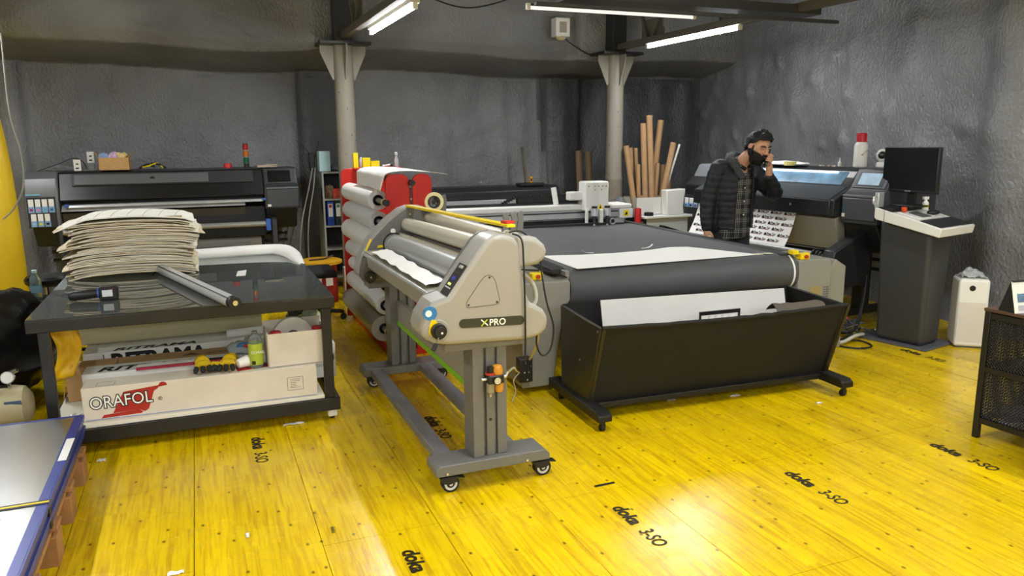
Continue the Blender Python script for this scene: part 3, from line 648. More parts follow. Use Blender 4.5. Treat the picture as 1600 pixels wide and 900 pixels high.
part(t, 'print_letters', text_mb('ORAFOL', .094, (-.585,fy-.0012,.068), (1,0,.03), (-.03,0,1), bold=.0, sx=.86), WHITEP, smooth=None)
part(t, 'print_registered', text_mb('®', .03, (-.245,fy-.0005,.080), (1,0,0), (0,0,1)), INK, smooth=None)
def outline(x0, x1, z0, z1, y, w_=.002):
    return MB().box(x0,x1,y-.0004,y,z0,z0+w_).box(x0,x1,y-.0004,y,z1-w_,z1).box(x0,x0+w_,y-.0004,y,z0,z1).box(x1-w_,x1,y-.0004,y,z0,z1)
part(t, 'print_address_frame', outline(.45,.54,.05,.13,fy), INK)
mb = MB()
for i in range(6): mb.box(.465,.465+(.06 if i in (0,5) else .035 if i > 1 else .055),fy-.0004,fy,.115-i*.010,.117-i*.010)
part(t, 'print_address_lines', mb, INK)
part(t, 'print_blue_line', MB().box(-.61,.61,fy-.0003,fy,.006,.009), BLUE)
part(t, 'print_top_red', MB().prism([(.18,-.05),(.40,.0),(.36,.06),(.17,.04)], 'z', .188, .1884), ORED)
part(t, 'print_top_letters', text_mb('ORAFOL', .075, (.59,.075,.1885), (-1,0,0), (0,-1,0), bold=.002, sx=.9), INK, smooth=None)
part(t, 'print_top_icon', MB().box(-.55,-.46,-.06,-.058,.188,.1884).box(-.55,-.46,.01,.012,.188,.1884).box(-.55,-.548,-.06,.01,.188,.1884).box(-.462,-.46,-.06,.01,.188,.1884), MIDG)
# second carton: RITRAMA lettering on its top
t = thing('long_white_carton', 'long white carton with black letters RIT on top, directly behind the front carton', 'carton', (-.05, 4.85, .1725), math.radians(-2.0))
part(t, 'body', tb(-.64,.60,-.09,.09,0,.205), WBOX2, bev=.004)
part(t, 'print_letters', text_mb('RITRAMA', .12, (-.57,-.055,.2055), (1,0,0), (0,1,0), bold=.004, sx=1.15, shear=.25), INK, smooth=None)
# brown carton
t = thing('brown_carton', 'long brown kraft carton with open left end, between the white cartons', 'carton', (-.22, 5.05, .1725))
part(t, 'body', tb(-.58,.52,-.085,.085,0,.198), KRAFT, bev=.004)
part(t, 'end_flap', MB().obox((-.60,-.01,.10),(.004,.16,.17),(0,.12,.12)), KRAFT)
part(t, 'top_flap', MB().obox((-.44,-.03,.203),(.26,.10,.004),(.03,0,0)), KRAFT)
part(t, 'print_emblem', MB().prism([(.05,-.04),(.15,-.04),(.10,.02)], 'z', .1982, .1988), mat('brown_print', '#5e4a30', .8))
part(t, 'print_letters', text_mb('ADESIVI', .045, (.18,-.04,.1984), (1,0,0), (0,1,0), sx=1.2, shear=.2), MATS['brown_print'], smooth=None)
# rear RITRAMA carton
t = thing('long_white_carton', 'long white carton with big black RITRAMA on front and top, under the cream roll', 'carton', (-.07, 5.33, .1725))
part(t, 'body', tb(-.66,.60,-.16,.16,0,.228), WBOX2, bev=.004)
part(t, 'print_letters', text_mb('RITRAMA', .125, (-.51,-.1605,.126), (1,0,0), (0,0,1), bold=.006, sx=1.05), INK, smooth=None)
part(t, 'print_letters', text_mb('RITRAMA', .085, (-.50,-.14,.2285), (1,0,0), (0,1,0), bold=.003, sx=1.35, shear=.3), INK, smooth=None)
part(t, 'print_bar', MB().box(-.55,-.545,-.1606,-.16,.09,.215), INK)
solid('cream_roll', 'thick cream coloured vinyl roll lying on the rear carton', 'roll', MB().ring((-.76,5.42,.476),(.33,5.42,.476),.075,.03,32), mat('cream_vinyl', '#d9cfac', .4), group='rolls on the lower table shelf')
solid('white_film_roll', 'thin white film roll lying in front of the cream roll, left of the open box', 'roll', MB().ring((.10,5.24,.427),(.60,5.30,.427),.026,.012,20), WHITEP, group='rolls on the lower table shelf')
solid('white_film_sheet', 'white curled film sheet behind the open white box', 'sheet', MB().sheet(lambda u, v: (.05+.58*u, 5.54+.16*v, .53+.05*math.sin(v*PI)+.02*u), 8, 8, .003), WHITEP)
solid('white_carton_low', 'small carton printed RIZZONI at the right end of the lower shelf', 'carton', MB().box(.58,.735,4.86,5.12,.1725,.395), WBOX2, bev=.004)
o = bpy.data.objects['white_carton_low']; o.name = 'small_white_carton'
part(o, 'print_letters', text_mb('RIZZONI', .055, (-.07,-.1305,.11), (1,0,0), (0,0,1), bold=.002, sx=.62), INK, smooth=None)
part(o, 'print_small', text_mb('PELLICOLE', .022, (-.06,-.1305,.075), (1,0,0), (0,0,1), sx=.8), MIDG, smooth=None)
# open white box with tape
t = thing('open_white_box', 'open white cardboard box with a big tape roll, beside the right table leg', 'box', (.465, 4.66, .3625), math.radians(1.5))
for a in ((-.165,.175,-.10,-.095,0,.20),(-.165,.175,.10,.105,0,.24),(-.165,-.16,-.1,.1,0,.21),(.17,.175,-.1,.1,0,.21),(-.165,.175,-.1,.1,0,.004)): part(t, 'wall' if a[5] > .1 else 'bottom', MB().box(*a), WBOX)
solid('tape_roll', 'big white tape roll standing in the open white box', 'tape', MB().ring((.465,4.70,.505),(.465,4.735,.505),.115,.038,40), mat('tape_white', '#e4e0d4', .5))
solid('tape_core', 'grey core ring inside the big white tape roll', 'ring', MB().ring((.465,4.698,.505),(.465,4.737,.505),.0375,.026,30), MIDG)
for i, (x, l) in enumerate(((.355, 'red bottle cap at the left inside the open white box'), (.60, 'red cap at the right inside the open white box'))):
    solid('red_bottle', l, 'bottle', MB().lathe([(.028,0),(.03,.01),(.03,.14),(.032,.145),(.032,.195),(.028,.2)], (x, 4.60 if i == 0 else 4.64, .368), 18), mat('cap_red', '#b01e26', .4), group='red capped bottles in the open box')
mb = MB().sph((.60,4.92,.52),(.085,.09,.10),20,14); mb.v = [tuple(Vector(p)+.045*Vector((noise.noise(Vector(p)*14),noise.noise(Vector(p)*13+Vector((7,0,0))),noise.noise(Vector(p)*15+Vector((0,9,0)))))) for p in mb.v]
solid('plastic_bag', 'crumpled green and white plastic bag standing behind the open white box', 'bag', mb, mat('bag_green', '#a9b59c', .35, var=.45, vscale=18), smooth=60)
# spray bottle with green label
t = thing('clear_bottle', 'clear bottle with lime green label standing in front of the open box', 'bottle', (.238, 4.615, .3625))
part(t, 'glass', MB().lathe([(.038,0),(.041,.01),(.041,.16),(.034,.185),(.018,.20),(.016,.215)], n=24), mat('bottle_clear', '#dfe9e4', .06, trans=.9, ior=1.33))
part(t, 'label', MB().ring((0,0,.02),(0,0,.145),.0418,.0412,28), mat('lime_label', '#a9b93a', .5))
part(t, 'label_print', text_mb('DOXAL', .022, (-.03,-.0425,.09), (1,0,0), (0,0,1)), WHITEP, smooth=None)
part(t, 'label_code', MB().box(-.026,-.006,-.0425,-.036,.025,.045), INK)
# gloves
GY, GB = mat('glove_yellow', '#d9b512', .8, bump=.4, bscale=250), mat('glove_black', '#1b1c1c', .7)
def glove(x, y, z, rz, label, flip=1):
    t = thing('work_glove', label, 'glove', (x, y, z), rz, group='pair of yellow work gloves')
    m = MB().sph((0,.03,.03),(.05,.055,.028),18,12)
    m.pipe(smoothpath([(0,.07,.032),(0,.10,.035),(0,.125,.03)]), [.042,.04,.04,.04,.039,.039,.038,.038,.038,.038,.037,.037,.037,.037,.037,.037,.037], 16)
    ang = [-.42,-.15,.1,.36]
    for i, a in enumerate(ang):
        d = Vector((math.sin(a), -math.cos(a), 0)); p0 = Vector((-.033+.022*i, -.005, .034))
        m.pipe([p0, p0+d*.03+Vector((0,0,.008)), p0+d*.048+Vector((0,0,.0))], [.0125,.013,.0125], 10)
    th = Vector((flip*.05,.03,.03)); m.pipe([th, th+Vector((flip*.025,-.02,0)), th+Vector((flip*.035,-.04,-.006))], [.015,.014,.012], 10)
    part(t, 'hand', m, GY)
    f = MB()
    for i, a in enumerate(ang):
        d = Vector((math.sin(a), -math.cos(a), 0)); p0 = Vector((-.033+.022*i, -.005, .034))
        f.pipe([p0+d*.04+Vector((0,0,.005)), p0+d*.058+Vector((0,0,-.006)), p0+d*.07+Vector((0,0,-.018))], [.0135,.014,.010], 10)
        part(t, 'dipped_fingertip', f, GB); f = MB()
    return t
glove(-.045, 4.635, .3625, .15, 'yellow work glove with black fingertips beside the red strip')
glove(.07, 4.62, .3625, -.3, 'yellow work glove with black fingertips beside the paper cup', -1)
t = thing('flat_red_box', 'long flat white box with red edge lying on the second carton', 'box', (-.21, 4.80, .3785), math.radians(-1))
part(t, 'body', MB().box(-.20,.16,-.035,.035,0,.012), WHITEP, bev=.001); part(t, 'red_edge', MB().box(-.2,.30,-.052,-.035,0,.014), mat('crimson', '#9c1f38', .5)); part(t, 'black_edge', MB().box(.16,.3,-.035,.02,0,.012), INK)
t = thing('paper_cup', 'tipped white paper cup lying on the front carton beside the gloves', 'cup', (.135, 4.61, .3625))
part(t, 'cup', MB().cyl((0,0,.03),(.055,.02,.037),.027,18,r2=.034), WHITEP); part(t, 'rim', MB().ring((.053,.02,.037),(.058,.0215,.0375),.037,.031,20), WHITEP)
solid('red_marker', 'red plastic marker lying beside the paper cup', 'marker', MB().cyl((.15,4.69,.375),(.225,4.70,.375),.0115,12).cyl((.225,4.70,.375),(.235,4.701,.375),.008,12), mat('marker_red', '#a51c2c', .4))
mb = MB().sph((.175,4.90,.42),(.09,.06,.045),20,12); mb.v = [(p[0]+.03*noise.noise(Vector(p)*16),p[1]+.02*noise.noise(Vector(p)*14),max(.379,p[2]+.04*noise.noise(Vector(p)*17+Vector((0,3,0))))) for p in mb.v]
t = thing('printed_pouch', 'clear plastic pouch with blue and red print behind the bottle', 'pouch', (.175, 4.9, .3785))
part(t, 'film', mb, mat('pouch_clear', '#c8d2d6', .12, trans=.45, ior=1.2), world=True, smooth=70)
part(t, 'print_blue', MB().sph((.19,4.855,.435),(.05,.012,.022),14,8), mat('pouch_blue', '#3a7fc4', .4), world=True); part(t, 'print_red', MB().sph((.20,4.846,.435),(.022,.008,.013),12,8), mat('pouch_red', '#d23b3b', .4), world=True)
mb = MB().surf(lambda u, v: (-.815+.115*u+.03*math.sin(v*4), 4.72+.05*u+.025*noise.noise(Vector((u*4,v*5,2))), .665-.30*v+.02*u), 10, 14)
mb.v = [(p[0], p[1]+.02*noise.noise(Vector(p)*12), p[2]) for p in mb.v]
o = solid('yellow_bag', 'crumpled yellow plastic bag hanging inside the left table leg', 'bag', mb, mat('bag_yellow', '#e0b015', .4, var=.1), smooth=60); o.modifiers.new('s', 'SOLIDIFY').thickness = .003
mb = MB()
for i in range(14):
    a = random.uniform(0, PI); x, y = -.79+random.uniform(0, .1), 4.56+random.uniform(0, .08)
    mb.obox((x,y,.178+.004*i*.5),(.035,.012,.006),(random.uniform(-.4,.4),random.uniform(-.4,.4),a))
solid('foil_offcuts', 'small heap of shiny foil offcuts on the left end of the lower shelf', 'offcuts', mb, ALU, kind='stuff')

# ---- on the glass
ZG = .774
pap = mat('newsprint', '#ece5d4', .8, var=.05, vscale=5)
papt = mat('newsprint_printed', '#efece2', .8, var=.04, vscale=6)
papd = mat('newsprint_grey', '#dccfb4', .8, var=.06, vscale=9)
variants = []
for k in range(7):
    ph = random.uniform(0, 9)
    def fn(u, v, ph=ph, k=k):
        x = (u-.5)*(.76+.02*math.sin(ph*3)); y = v*.62
        edge = .010*noise.noise(Vector((u*7+ph, k, 0)))
        z = .022*math.sin(PI*u) + .0022*noise.noise(Vector((u*4+ph, v*3, k)))
        if u < .12: z -= .012*(1-u/.12)
        if u > .9: z -= .010*(u-.9)/.1
        return (x+.01*noise.noise(Vector((v*5, ph, 1))), y+edge*2, z)
    variants.append(MB().sheet(fn, 18, 6, .0066).mesh('paper_sheet', pap if k % 3 else papd, 40))
z = ZG+.014; n_sheet = 37
for i in range(n_sheet):
    o = bpy.data.objects.new('paper_sheet', variants[i % 7]); link(o)
    h = i/n_sheet
    dx = random.gauss(0, .017) + (.0 if h < .45 else (.035 if h < .85 else .005)); dz = .0092
    if i in (20, 21, 34, 35): dx -= .07
    if 22 < i < 33: dx += .02*random.random()
    o.location = (-.45+dx, 5.70+random.uniform(-.022, .022)-.01*h, z); o.rotation_euler = (0, 0, random.gauss(0, .014))
    o.scale = (1.0+random.uniform(-.03, .03), 1, 1)
    tag(o, 'folded cream paper sheet in the tall stack on the glass table', 'paper', 'paper sheets stacked on the glass table')
    z += dz*(1.05 if i < 40 else 1.2)
top = thing('printed_sheet', 'topmost paper sheet of the stack, with faint grey printed lines', 'paper', (-.46, 5.66, z+.008), .02, group='paper sheets stacked on the glass table')
def topfn(u, v): return ((u-.5)*.84, v*.64, .03*math.sin(PI*min(1, u*1.02))-.045*max(0, .22-u)/.22*1.2-.02*max(0, u-.92)/.08 + .012*math.sin(PI*v))
part(top, 'sheet', MB().sheet(topfn, 26, 8, .006), papt)
for i in range(7):
    u = .16+i*.115
    part(top, 'print_line', MB().sheet(lambda a, b, u=u: Vector(topfn(u+.004*a+.05*b, .06+b*.85))+Vector((0,0,.0012)), 1, 8, .0008), mat('faint_grey', '#a9a698', .8))
part(top, 'kraft_patch', MB().sheet(lambda a, b: Vector(topfn(.78+.13*a, .04+.12*b*a))+Vector((0,0,.0016)), 3, 3, .001), mat('kraft_patch', '#a98f6a', .8))
# aluminium roller tube
d = (Vector((.135,4.34,0))-Vector((-.31,5.86,0))).normalized()
t = thing('roller_tube', 'aluminium roller tube with black slot lying diagonally on the glass', 'tube', (-.09, 5.1, ZG+.036), math.atan2(d.y, d.x))
L_ = .79
m = MB().ring((-L_,0,0),(L_-.02,0,0),.034,.029,28)
part(t, 'tube', m, mat('anodised_tube', '#c6c7c8', .36, .1))
part(t, 'slot', MB().obox((-.01,-.0245,.0245),(2*L_-.02,.006,.012),(.78,0,0)), BLACK); part(t, 'slot', MB().obox((-.01,.033,.004),(2*L_-.02,.008,.010)), BLACK)
part(t, 'end_cap', MB().cyl((L_-.03,0,0),(L_+.015,0,0),.0365,28), BLACK, bev=.004); part(t, 'end_cap', MB().cyl((-L_-.01,0,0),(-L_+.02,0,0),.036,28), BLACK, bev=.004)
part(t, 'axle', MB().cyl((L_+.015,0,0),(L_+.022,0,0),.014,18), CHROME); part(t, 'axle_bolt', MB().cyl((L_+.022,0,0),(L_+.03,0,0),.006,8), ALU)
# cordless tool
t = thing('cordless_tool', 'small cordless tool with black grip lying on the glass left of centre', 'tool', (-.62, 4.93, ZG), .05)
part(t, 'grip', MB().pipe([(-.11,0,.032),(-.09,0,.034),(.0,0,.038),(.04,0,.04)], [.022,.029,.028,.026], 16), BLACK)
part(t, 'blue_collar', MB().cyl((.035,0,.04),(.05,0,.04),.0275,16), BLUE)
hd = part(t, 'head', MB().box(.045,.145,-.04,.04,.004,.078), BLACK, bev=.008)
part(hd, 'display', MB().box(.062,.115,-.0415,-.039,.022,.06), mat('tool_label', '#cfd3d8', .4))
for zz in (.012, .07): part(hd, 'side_rib', MB().box(.05,.14,-.044,-.036,zz-.004,zz+.004), BLACK)
part(hd, 'red_button', MB().box(.1,.12,-.043,-.04,.063,.069), mat('btn_red', '#b3262a', .4))
# white banner roll bent round the far corner
pth = smoothpath([(-.25,6.45,.80),(.1,6.47,.805),(.42,6.47,.81),(.58,6.42,.81),(.64,6.25,.805),(.655,6.0,.80),(.665,5.78,.79)], 6)
m = MB(); vs = []; NN = 14
for i, p in enumerate(pth):
    dd = (pth[min(i+1,len(pth)-1)]-pth[max(i-1,0)]).normalized(); nx = Vector((dd.y,-dd.x,0))
    for k in range(NN):
        a = PI*1.05*k/(NN-1); k_ = 1-.75*max(0, i/(len(pth)-1)-.55)/.45; vs.append(p + nx*(-.085*k_*math.cos(a)) + Vector((0,0,.06*k_*math.sin(a)-.025)))
m.add(vs, [(i*NN+k,i*NN+k+1,(i+1)*NN+k+1,(i+1)*NN+k) for i in range(len(pth)-1) for k in range(NN-1)])
o = solid('white_banner', 'white glossy banner film bent around the far corner of the glass table', 'banner', m, mat('banner_white', '#eceae6', .3), smooth=60)
md = o.modifiers.new('t', 'SOLIDIFY'); md.thickness = .003
solid('small_white_scrap', 'small white paper scrap lying on the glass right of the roller tube', 'scrap', MB().sheet(lambda u, v: (.19+.06*u+.02*v, 5.42+.2*v, ZG+.003+.006*u*v), 4, 4, .0012), WHITEP)
solid('blue_folder', 'blue folder lying under the glass at the table front', 'folder', MB().box(.02,.36,4.60,4.85,.5505,.5515), mat('folder_blue', '#54708c', .5))
bpy.data.objects.remove(bpy.data.objects['blue_folder'])

# ================================================================== stacked aluminium sheets on a pallet, lower left
SHT = mat('brushed_sheet', '#a9abad', .28, .9, var=.06, vscale=2, bump=.03, bscale=400)
PAL = mat('pallet_wood', '#a87a4a', .75, var=.18, vscale=9, stretch=(1, 6, 1))
t = thing('wooden_pallet', 'low wooden pallet under the stacked metal sheets', 'pallet', (-1.35, 3.2, 0))
for y in (4.15, 3.74, 3.36, 2.9, 2.4, 1.9):
    for x in (-.70, -1.35, -1.95): part(t, 'block', MB().box(x-.07,x+.07,y-.06,y+.06,0,.125), PAL, world=True, bev=.004)
    part(t, 'deck_board', MB().box(-2.05,-.625,y-.05,y+.05,.147,.168), PAL, world=True, bev=.003)
for x in (-.70, -1.35, -1.95): part(t, 'stringer', MB().box(x-.05,x+.05,1.8,4.25,.126,.146), PAL, world=True, bev=.003)
part(t, 'splinter', MB().beam((-.69,3.40,.13),(-.655,3.37,.15),.008,.006), PAL, world=True)
BLF = mat('blue_film', '#2f3f8f', .35)
for i in range(6):
    z0 = .1685+i*.0185; sh = .004*((i*7) % 3)
    o = thing('metal_sheet', ('metal composite sheet %s of the stack on the pallet' % ('lowest','second from the bottom','third from the bottom','third from the top','second from the top','top')[i], 'topmost brushed metal sheet with blue film edges beside the table')[i == 5], 'sheet', (-1.5, 3.2, z0), group='metal sheets on the pallet')
    part(o, 'core', MB().box(-2.4,-.655+sh,2.0,4.36+sh,z0,z0+.017), SHT if i == 5 else mat('sheet_edge', '#77797c', .35, .6), world=True)
    part(o, 'blue_edge', MB().box(-.655+sh,-.648+sh,2.0,4.36+sh,z0,z0+.016), BLF, world=True)
    if i == 5:
        part(o, 'blue_border', MB().box(-.682,-.655+sh,2.0,4.368,z0+.0171,z0+.0178), BLF, world=True); part(o, 'blue_border', MB().box(-2.4,-.682,4.345,4.368,z0+.0171,z0+.0178), BLF, world=True)
        part(o, 'white_label', MB().box(-.674,-.6475+sh,3.74,4.02,z0+.0179,z0+.0183), WHITEP, world=True)
ZT = .1685+5*.0185+.0178
t = thing('lashing_strap', 'black and yellow lashing strap across the metal sheets', 'strap', (-1.5, 3.3, ZT))
part(t, 'band', MB().box(-2.4,-.640,3.285,3.325,ZT+.0008,ZT+.0022).box(-.642,-.6405,3.285,3.325,.17,ZT+.002), BLACK, world=True)
part(t, 'yellow_stripe', MB().box(-2.4,-.6405,3.299,3.311,ZT+.0022,ZT+.003), YEL, world=True)
solid('clear_wrap', 'wrinkled clear film lying on the sheets below the strap', 'film', MB().sheet(lambda u, v: (-1.4+.62*u, 3.12+.15*v*(1-.5*u), ZT+.005+.012*abs(noise.noise(Vector((u*9, v*5, 4))))), 16, 6, .0008), mat('film', '#dfe3e6', .1, trans=.7, ior=1.15), smooth=80)

# ================================================================== rubbish bags, compressor, bottle at the far left
mb = MB().sph((-1.36,5.62,.36),(.42,.50,.40),48,32)
def crump(p):
    v = Vector(p); n_ = .10*noise.noise(v*3.1)+.05*noise.noise(v*7.3+Vector((4,0,0)))+.018*noise.noise(Vector((v.x*26, v.y*26, v.z*9)))
    d = (v-Vector((-1.36,5.62,.36))).normalized(); q = v+d*n_; return (q.x, q.y, max(.004, q.z))
mb.v = [crump(p) for p in mb.v]
solid('rubbish_bag', 'large full black plastic rubbish bag left of the glass table', 'bag', mb, mat('black_bag', '#0d0d0e', .28, bump=.25, bscale=40), smooth=80)
mb = MB().sph((-1.28,5.28,.80),(.12,.10,.10),24,16); mb.v = [tuple(Vector(p)+.05*Vector((noise.noise(Vector(p)*13),noise.noise(Vector(p)*12+Vector((5,0,0))),noise.noise(Vector(p)*14+Vector((0,5,0)))))) for p in mb.v]
solid('crumpled_foil', 'crumpled silver foil lying on top of the black rubbish bag', 'foil', mb, mat('silver_foil', '#d9d9d9', .22, 1.0), smooth=20)
t = thing('air_compressor', 'small beige air compressor in front of the black rubbish bag', 'compressor', (-1.14, 4.86, 0))
CB = mat('compressor_beige', '#b6ab86', .45, var=.08)
part(t, 'tank', MB().lathe([(.0,-.22),(.07,-.21),(.115,-.17),(.12,-.1),(.12,.12),(.11,.17),(.07,.2),(.0,.21)], (-.02,0,.22), 28, axis='x'), CB)
for x in (-.15, .12):
    for y in (-.08, .08): part(t, 'foot', MB().beam((x,y,.13),(x,y*1.3,0),.03,.02), BLACK)
part(t, 'handle', MB().pipe(smoothpath([(-.18,-.1,.2),(-.12,-.12,.42),(-.12,-.12,.52),(-.2,-.1,.6),(-.26,-.1,.6)]), .016, 10), mat('handle_cream', '#d8d09a', .5))
part(t, 'motor', MB().lathe([(.0,0),(.07,.005),(.075,.02),(.075,.14),(.05,.17),(.0,.175)], (-.13,.02,.33), 20), BLACK)
g = part(t, 'gauge', MB().cyl((.09,-.04,.40),(.09,-.065,.405),.034,24), CHROME); part(g, 'gauge_face', MB().cyl((.09,-.066,.4052),(.09,-.0675,.4055),.029,24), WHITEP); part(g, 'stem', MB().cyl((.09,-.05,.40),(.09,-.03,.33),.009,10), CHROME)
part(t, 'valve', MB().cyl((.1,-.02,.42),(.135,-.03,.435),.013,10), CHROME)
part(t, 'label', MB().obox((.11,-.105,.26),(.08,.004,.05),(.5,0,0)), mat('comp_label', '#5a7590', .5))
part(t, 'hose', MB().pipe(smoothpath([(-.2,-.1,.24),(-.05,-.14,.30),(.04,-.1,.36),(.08,-.05,.35)]), .008, 8), CABLE)
solid('plastic_crate', 'black plastic crate behind the rubbish bag under the water bottle', 'crate', MB().box(-1.33,-1.02,6.25,6.5,0,.56), BLACK, bev=.01)
t = thing('water_bottle', 'clear water bottle with pale cap standing behind the black rubbish bag', 'bottle', (-1.14, 6.36, .56))
part(t, 'body', MB().lathe([(.034,0),(.037,.01),(.037,.12),(.034,.145),(.016,.175),(.014,.19)], n=20), mat('water_clear', '#b7cdd6', .08, trans=.8, ior=1.25)); part(t, 'cap', MB().lathe([(.016,.185),(.017,.187),(.017,.205),(.015,.207)], n=16), mat('cap_pale', '#b9cfe0', .4)); part(t, 'label', MB().ring((0,0,.045),(0,0,.095),.0378,.0372,20), mat('bottle_label', '#6f9bb4', .5))
# ================================================================== roll laminator in the middle
LM = mat('laminator_cover', '#9e9b94', .38, bump=.03, bscale=500)
LMD = mat('laminator_dark_plate', '#666663', .42)
CREAM = mat('cream_roller', '#cfc8b8', .35)
SILI = mat('silicone_roller', '#9fa1a0', .33)
lam = thing('roll_laminator', 'grey roll laminator with XPRO badge standing on castors in the middle', 'laminator', (1.2, 4.2, 0))
PF = [(.874,.831),(.891,.885),(.935,.946),(1.007,.967),(1.11,1.105),(1.19,1.205),(1.225,1.23),(1.275,1.238),(1.32,1.225),(1.359,1.193),(1.371,1.072),(1.39,.964),(1.413,.905),(1.45,.888),(1.482,.866),(1.502,.835),(1.506,.808),(1.498,.77),(1.476,.748),(1.44,.735),(1.382,.728),(1.002,.742),(.94,.755),(.906,.775),(.882,.80)]
cov = part(lam, 'near_end_cover', MB().prism(PF, 'y', 3.27, 3.47), LM, world=True, bev=.022, seg=4)
part(lam, 'rear_lobe', MB().prism([(1.30,1.215),(1.44,1.212),(1.49,1.20),(1.53,1.165),(1.543,1.135),(1.535,1.095),(1.495,1.068),(1.42,1.06),(1.30,1.0)], 'y', 3.36, 3.50), LM, world=True, bev=.025, seg=4)
part(cov, 'top_block', MB().box(1.30,1.365,3.285,3.44,1.15,1.222), LM, world=True, bev=.012, seg=3)
# slanted operator panel
a, b_ = Vector((1.0035,0,.962)), Vector((1.1065,0,1.1015)); sl = (b_-a).normalized(); nrm = Vector((-sl.z,0,sl.x))
def panel(y0, y1, s0, s1, h0, h1):
    vs = []
    for h in (h0, h1):
        for s_, y in ((s0,y0),(s1,y0),(s1,y1),(s0,y1)):
            p = a.lerp(b_, s_) + nrm*h; vs.append((p.x, y, p.z))
    return MB().add(vs, [(0,1,2,3),(7,6,5,4),(0,4,5,1),(1,5,6,2),(2,6,7,3),(3,7,4,0)])
cp = part(cov, 'operator_panel', panel(3.285, 3.385, .04, 1.0, -.004, .004), mat('panel_black', '#2a2b2a', .35), world=True)
part(cp, 'display', panel(3.315, 3.36, .50, .60, .004, .0048), mat('lcd_blue', '#3a3a86', .3, emit='#3a3aa0', es=.25), world=True)
part(cp, 'panel_letters', text_mb('XPRO', .022, tuple(a.lerp(b_,.87)+nrm*.0045+Vector((0,3.305,0))), (0,1,0), tuple(-(-sl)), sx=1.0), WHITEP, world=True, smooth=None)
for i in range(5): part(cp, 'button', panel(3.30+i*.016, 3.306+i*.016, .24, .28, .004, .005), WHITEP, world=True)
for i in range(3): part(cp, 'button', panel(3.308+i*.022, 3.314+i*.022, .71, .74, .004, .005), MIDG, world=True)
for i in range(2): part(cp, 'lit_button', panel(3.322+i*.022, 3.338+i*.022, .33, .40, .004, .0055), mat('btn_yellow', '#e8e28a', .4, emit='#e8e27a', es=.4), world=True)
# badge
FY = 3.27
bd = MB().prism(arc(1.0775,.8385,.021,100,260,8)+[(1.357,.8065)]+arc(1.357,.8285,.022,-80,80,8)+[(1.0775,.8595)], 'y', FY-.003, FY+.001)
bdg = part(cov, 'badge', bd, mat('badge_olive', '#34352b', .45), world=True)
XG = mat('badge_green', '#b9c822', .4)
part(bdg, 'badge_x', MB().beam((1.163,FY-.0042,.818),(1.193,FY-.0042,.848),.0016,.0055,up=(-.7,0,.7)), XG, world=True)
part(bdg, 'badge_x', MB().beam((1.163,FY-.0038,.849),(1.196,FY-.0038,.819),.0016,.0055,up=(.7,0,.7)), WHITEP, world=True)
part(bdg, 'badge_letters', text_mb('PRO', .044, (1.202,FY-.0032,.8175), (1,0,-.02), (.02,0,1), bold=.0008, sx=.98), WHITEP, world=True, smooth=None)
# triangular service hatch
tri = [(1.094,.918),(1.10,.911),(1.232,.914),(1.25,.92),(1.257,.932),(1.238,1.02),(1.225,1.045),(1.205,1.056),(1.185,1.05),(1.165,1.03),(1.10,.945),(1.093,.93)]
hz = part(cov, 'service_hatch', MB().prism(tri, 'y', FY-.0012, FY+.001), LM, world=True)
lp = [(x, FY-.0012, z) for x, z in tri]
part(cov, 'hatch_gap', MB().pipe(lp, .0012, 5, closed=True), DARK, world=True)
for x, z in ((1.104,.923),(1.243,.926),(1.207,1.044)): part(hz, 'screw', MB().cyl((x,FY-.003,z),(x,FY,z),.005,10), DARK, world=True)
# pressure crank
part(cov, 'crank_recess', MB().cyl((.955,FY-.002,.815),(.955,FY+.01,.815),.055,28), LM, world=True, bev=.004)
part(cov, 'warning_label', MB().prism([(.912,.81),(.916,.845),(.928,.872),(.948,.866),(.958,.848),(.93,.83),(.925,.79)], 'y', FY-.004, FY-.001), YEL, world=True)
ck = part(cov, 'pressure_crank', MB().cyl((.955,FY-.03,.818),(.955,FY,.818),.036,24).cyl((.955,FY-.045,.818),(.955,FY-.03,.818),.026,22), BLACK, world=True, bev=.003)
part(ck, 'crank_rod', MB().cyl((.948,FY-.04,.80),(.925,FY-.055,.765),.004,10), CHROME, world=True); part(ck, 'crank_grip', MB().cyl((.93,FY-.052,.772),(.912,FY-.062,.745),.009,12,r2=.011), BLACK, world=True)
part(ck, 'crank_bolt', MB().cyl((.962,FY-.047,.815),(.962,FY-.044,.815),.005,10), WHITEP, world=True)
part(cov, 'round_sticker', MB().cyl((.922,FY-.0015,.90),(.922,FY+.01,.90),.032,24), mat('sticker_cyan', '#2b79b5', .4), world=True)
part(cov, 'round_sticker_centre', MB().cyl((.914,FY-.003,.90),(.914,FY+.01,.90),.015,20), WHITEP, world=True)
# inner near plate and far plates
part(lam, 'inner_plate', MB().prism([(x+.012 if x < 1.1 else x, z) for x, z in PF], 'y', 3.47, 3.485), LMD, world=True, bev=.003)
PFF = [(.935,.79),(.95,.86),(.98,.93),(1.044,1.03),(1.147,1.13),(1.25,1.205),(1.30,1.222),(1.391,1.218),(1.45,1.19),(1.506,1.144),(1.525,1.06),(1.525,.90),(1.50,.80),(1.42,.735),(1.05,.735),(.97,.745)]
part(lam, 'far_plate', MB().prism(PFF, 'y', 5.0, 5.02), LMD, world=True, bev=.004)
part(lam, 'far_end_cover', MB().prism([(x-.008 if x < 1.3 else x, z+.008) for x, z in PFF], 'y', 5.022, 5.20), LM, world=True, bev=.03, seg=3)
for x, z in ((.975,.81),(1.02,.88),(1.13,1.0),(1.2,1.12),(1.29,1.18),(1.15,.93)): part(lam, 'plate_screw', MB().cyl((x,4.996,z),(x,5.0,z),.006,10), CHROME, world=True)
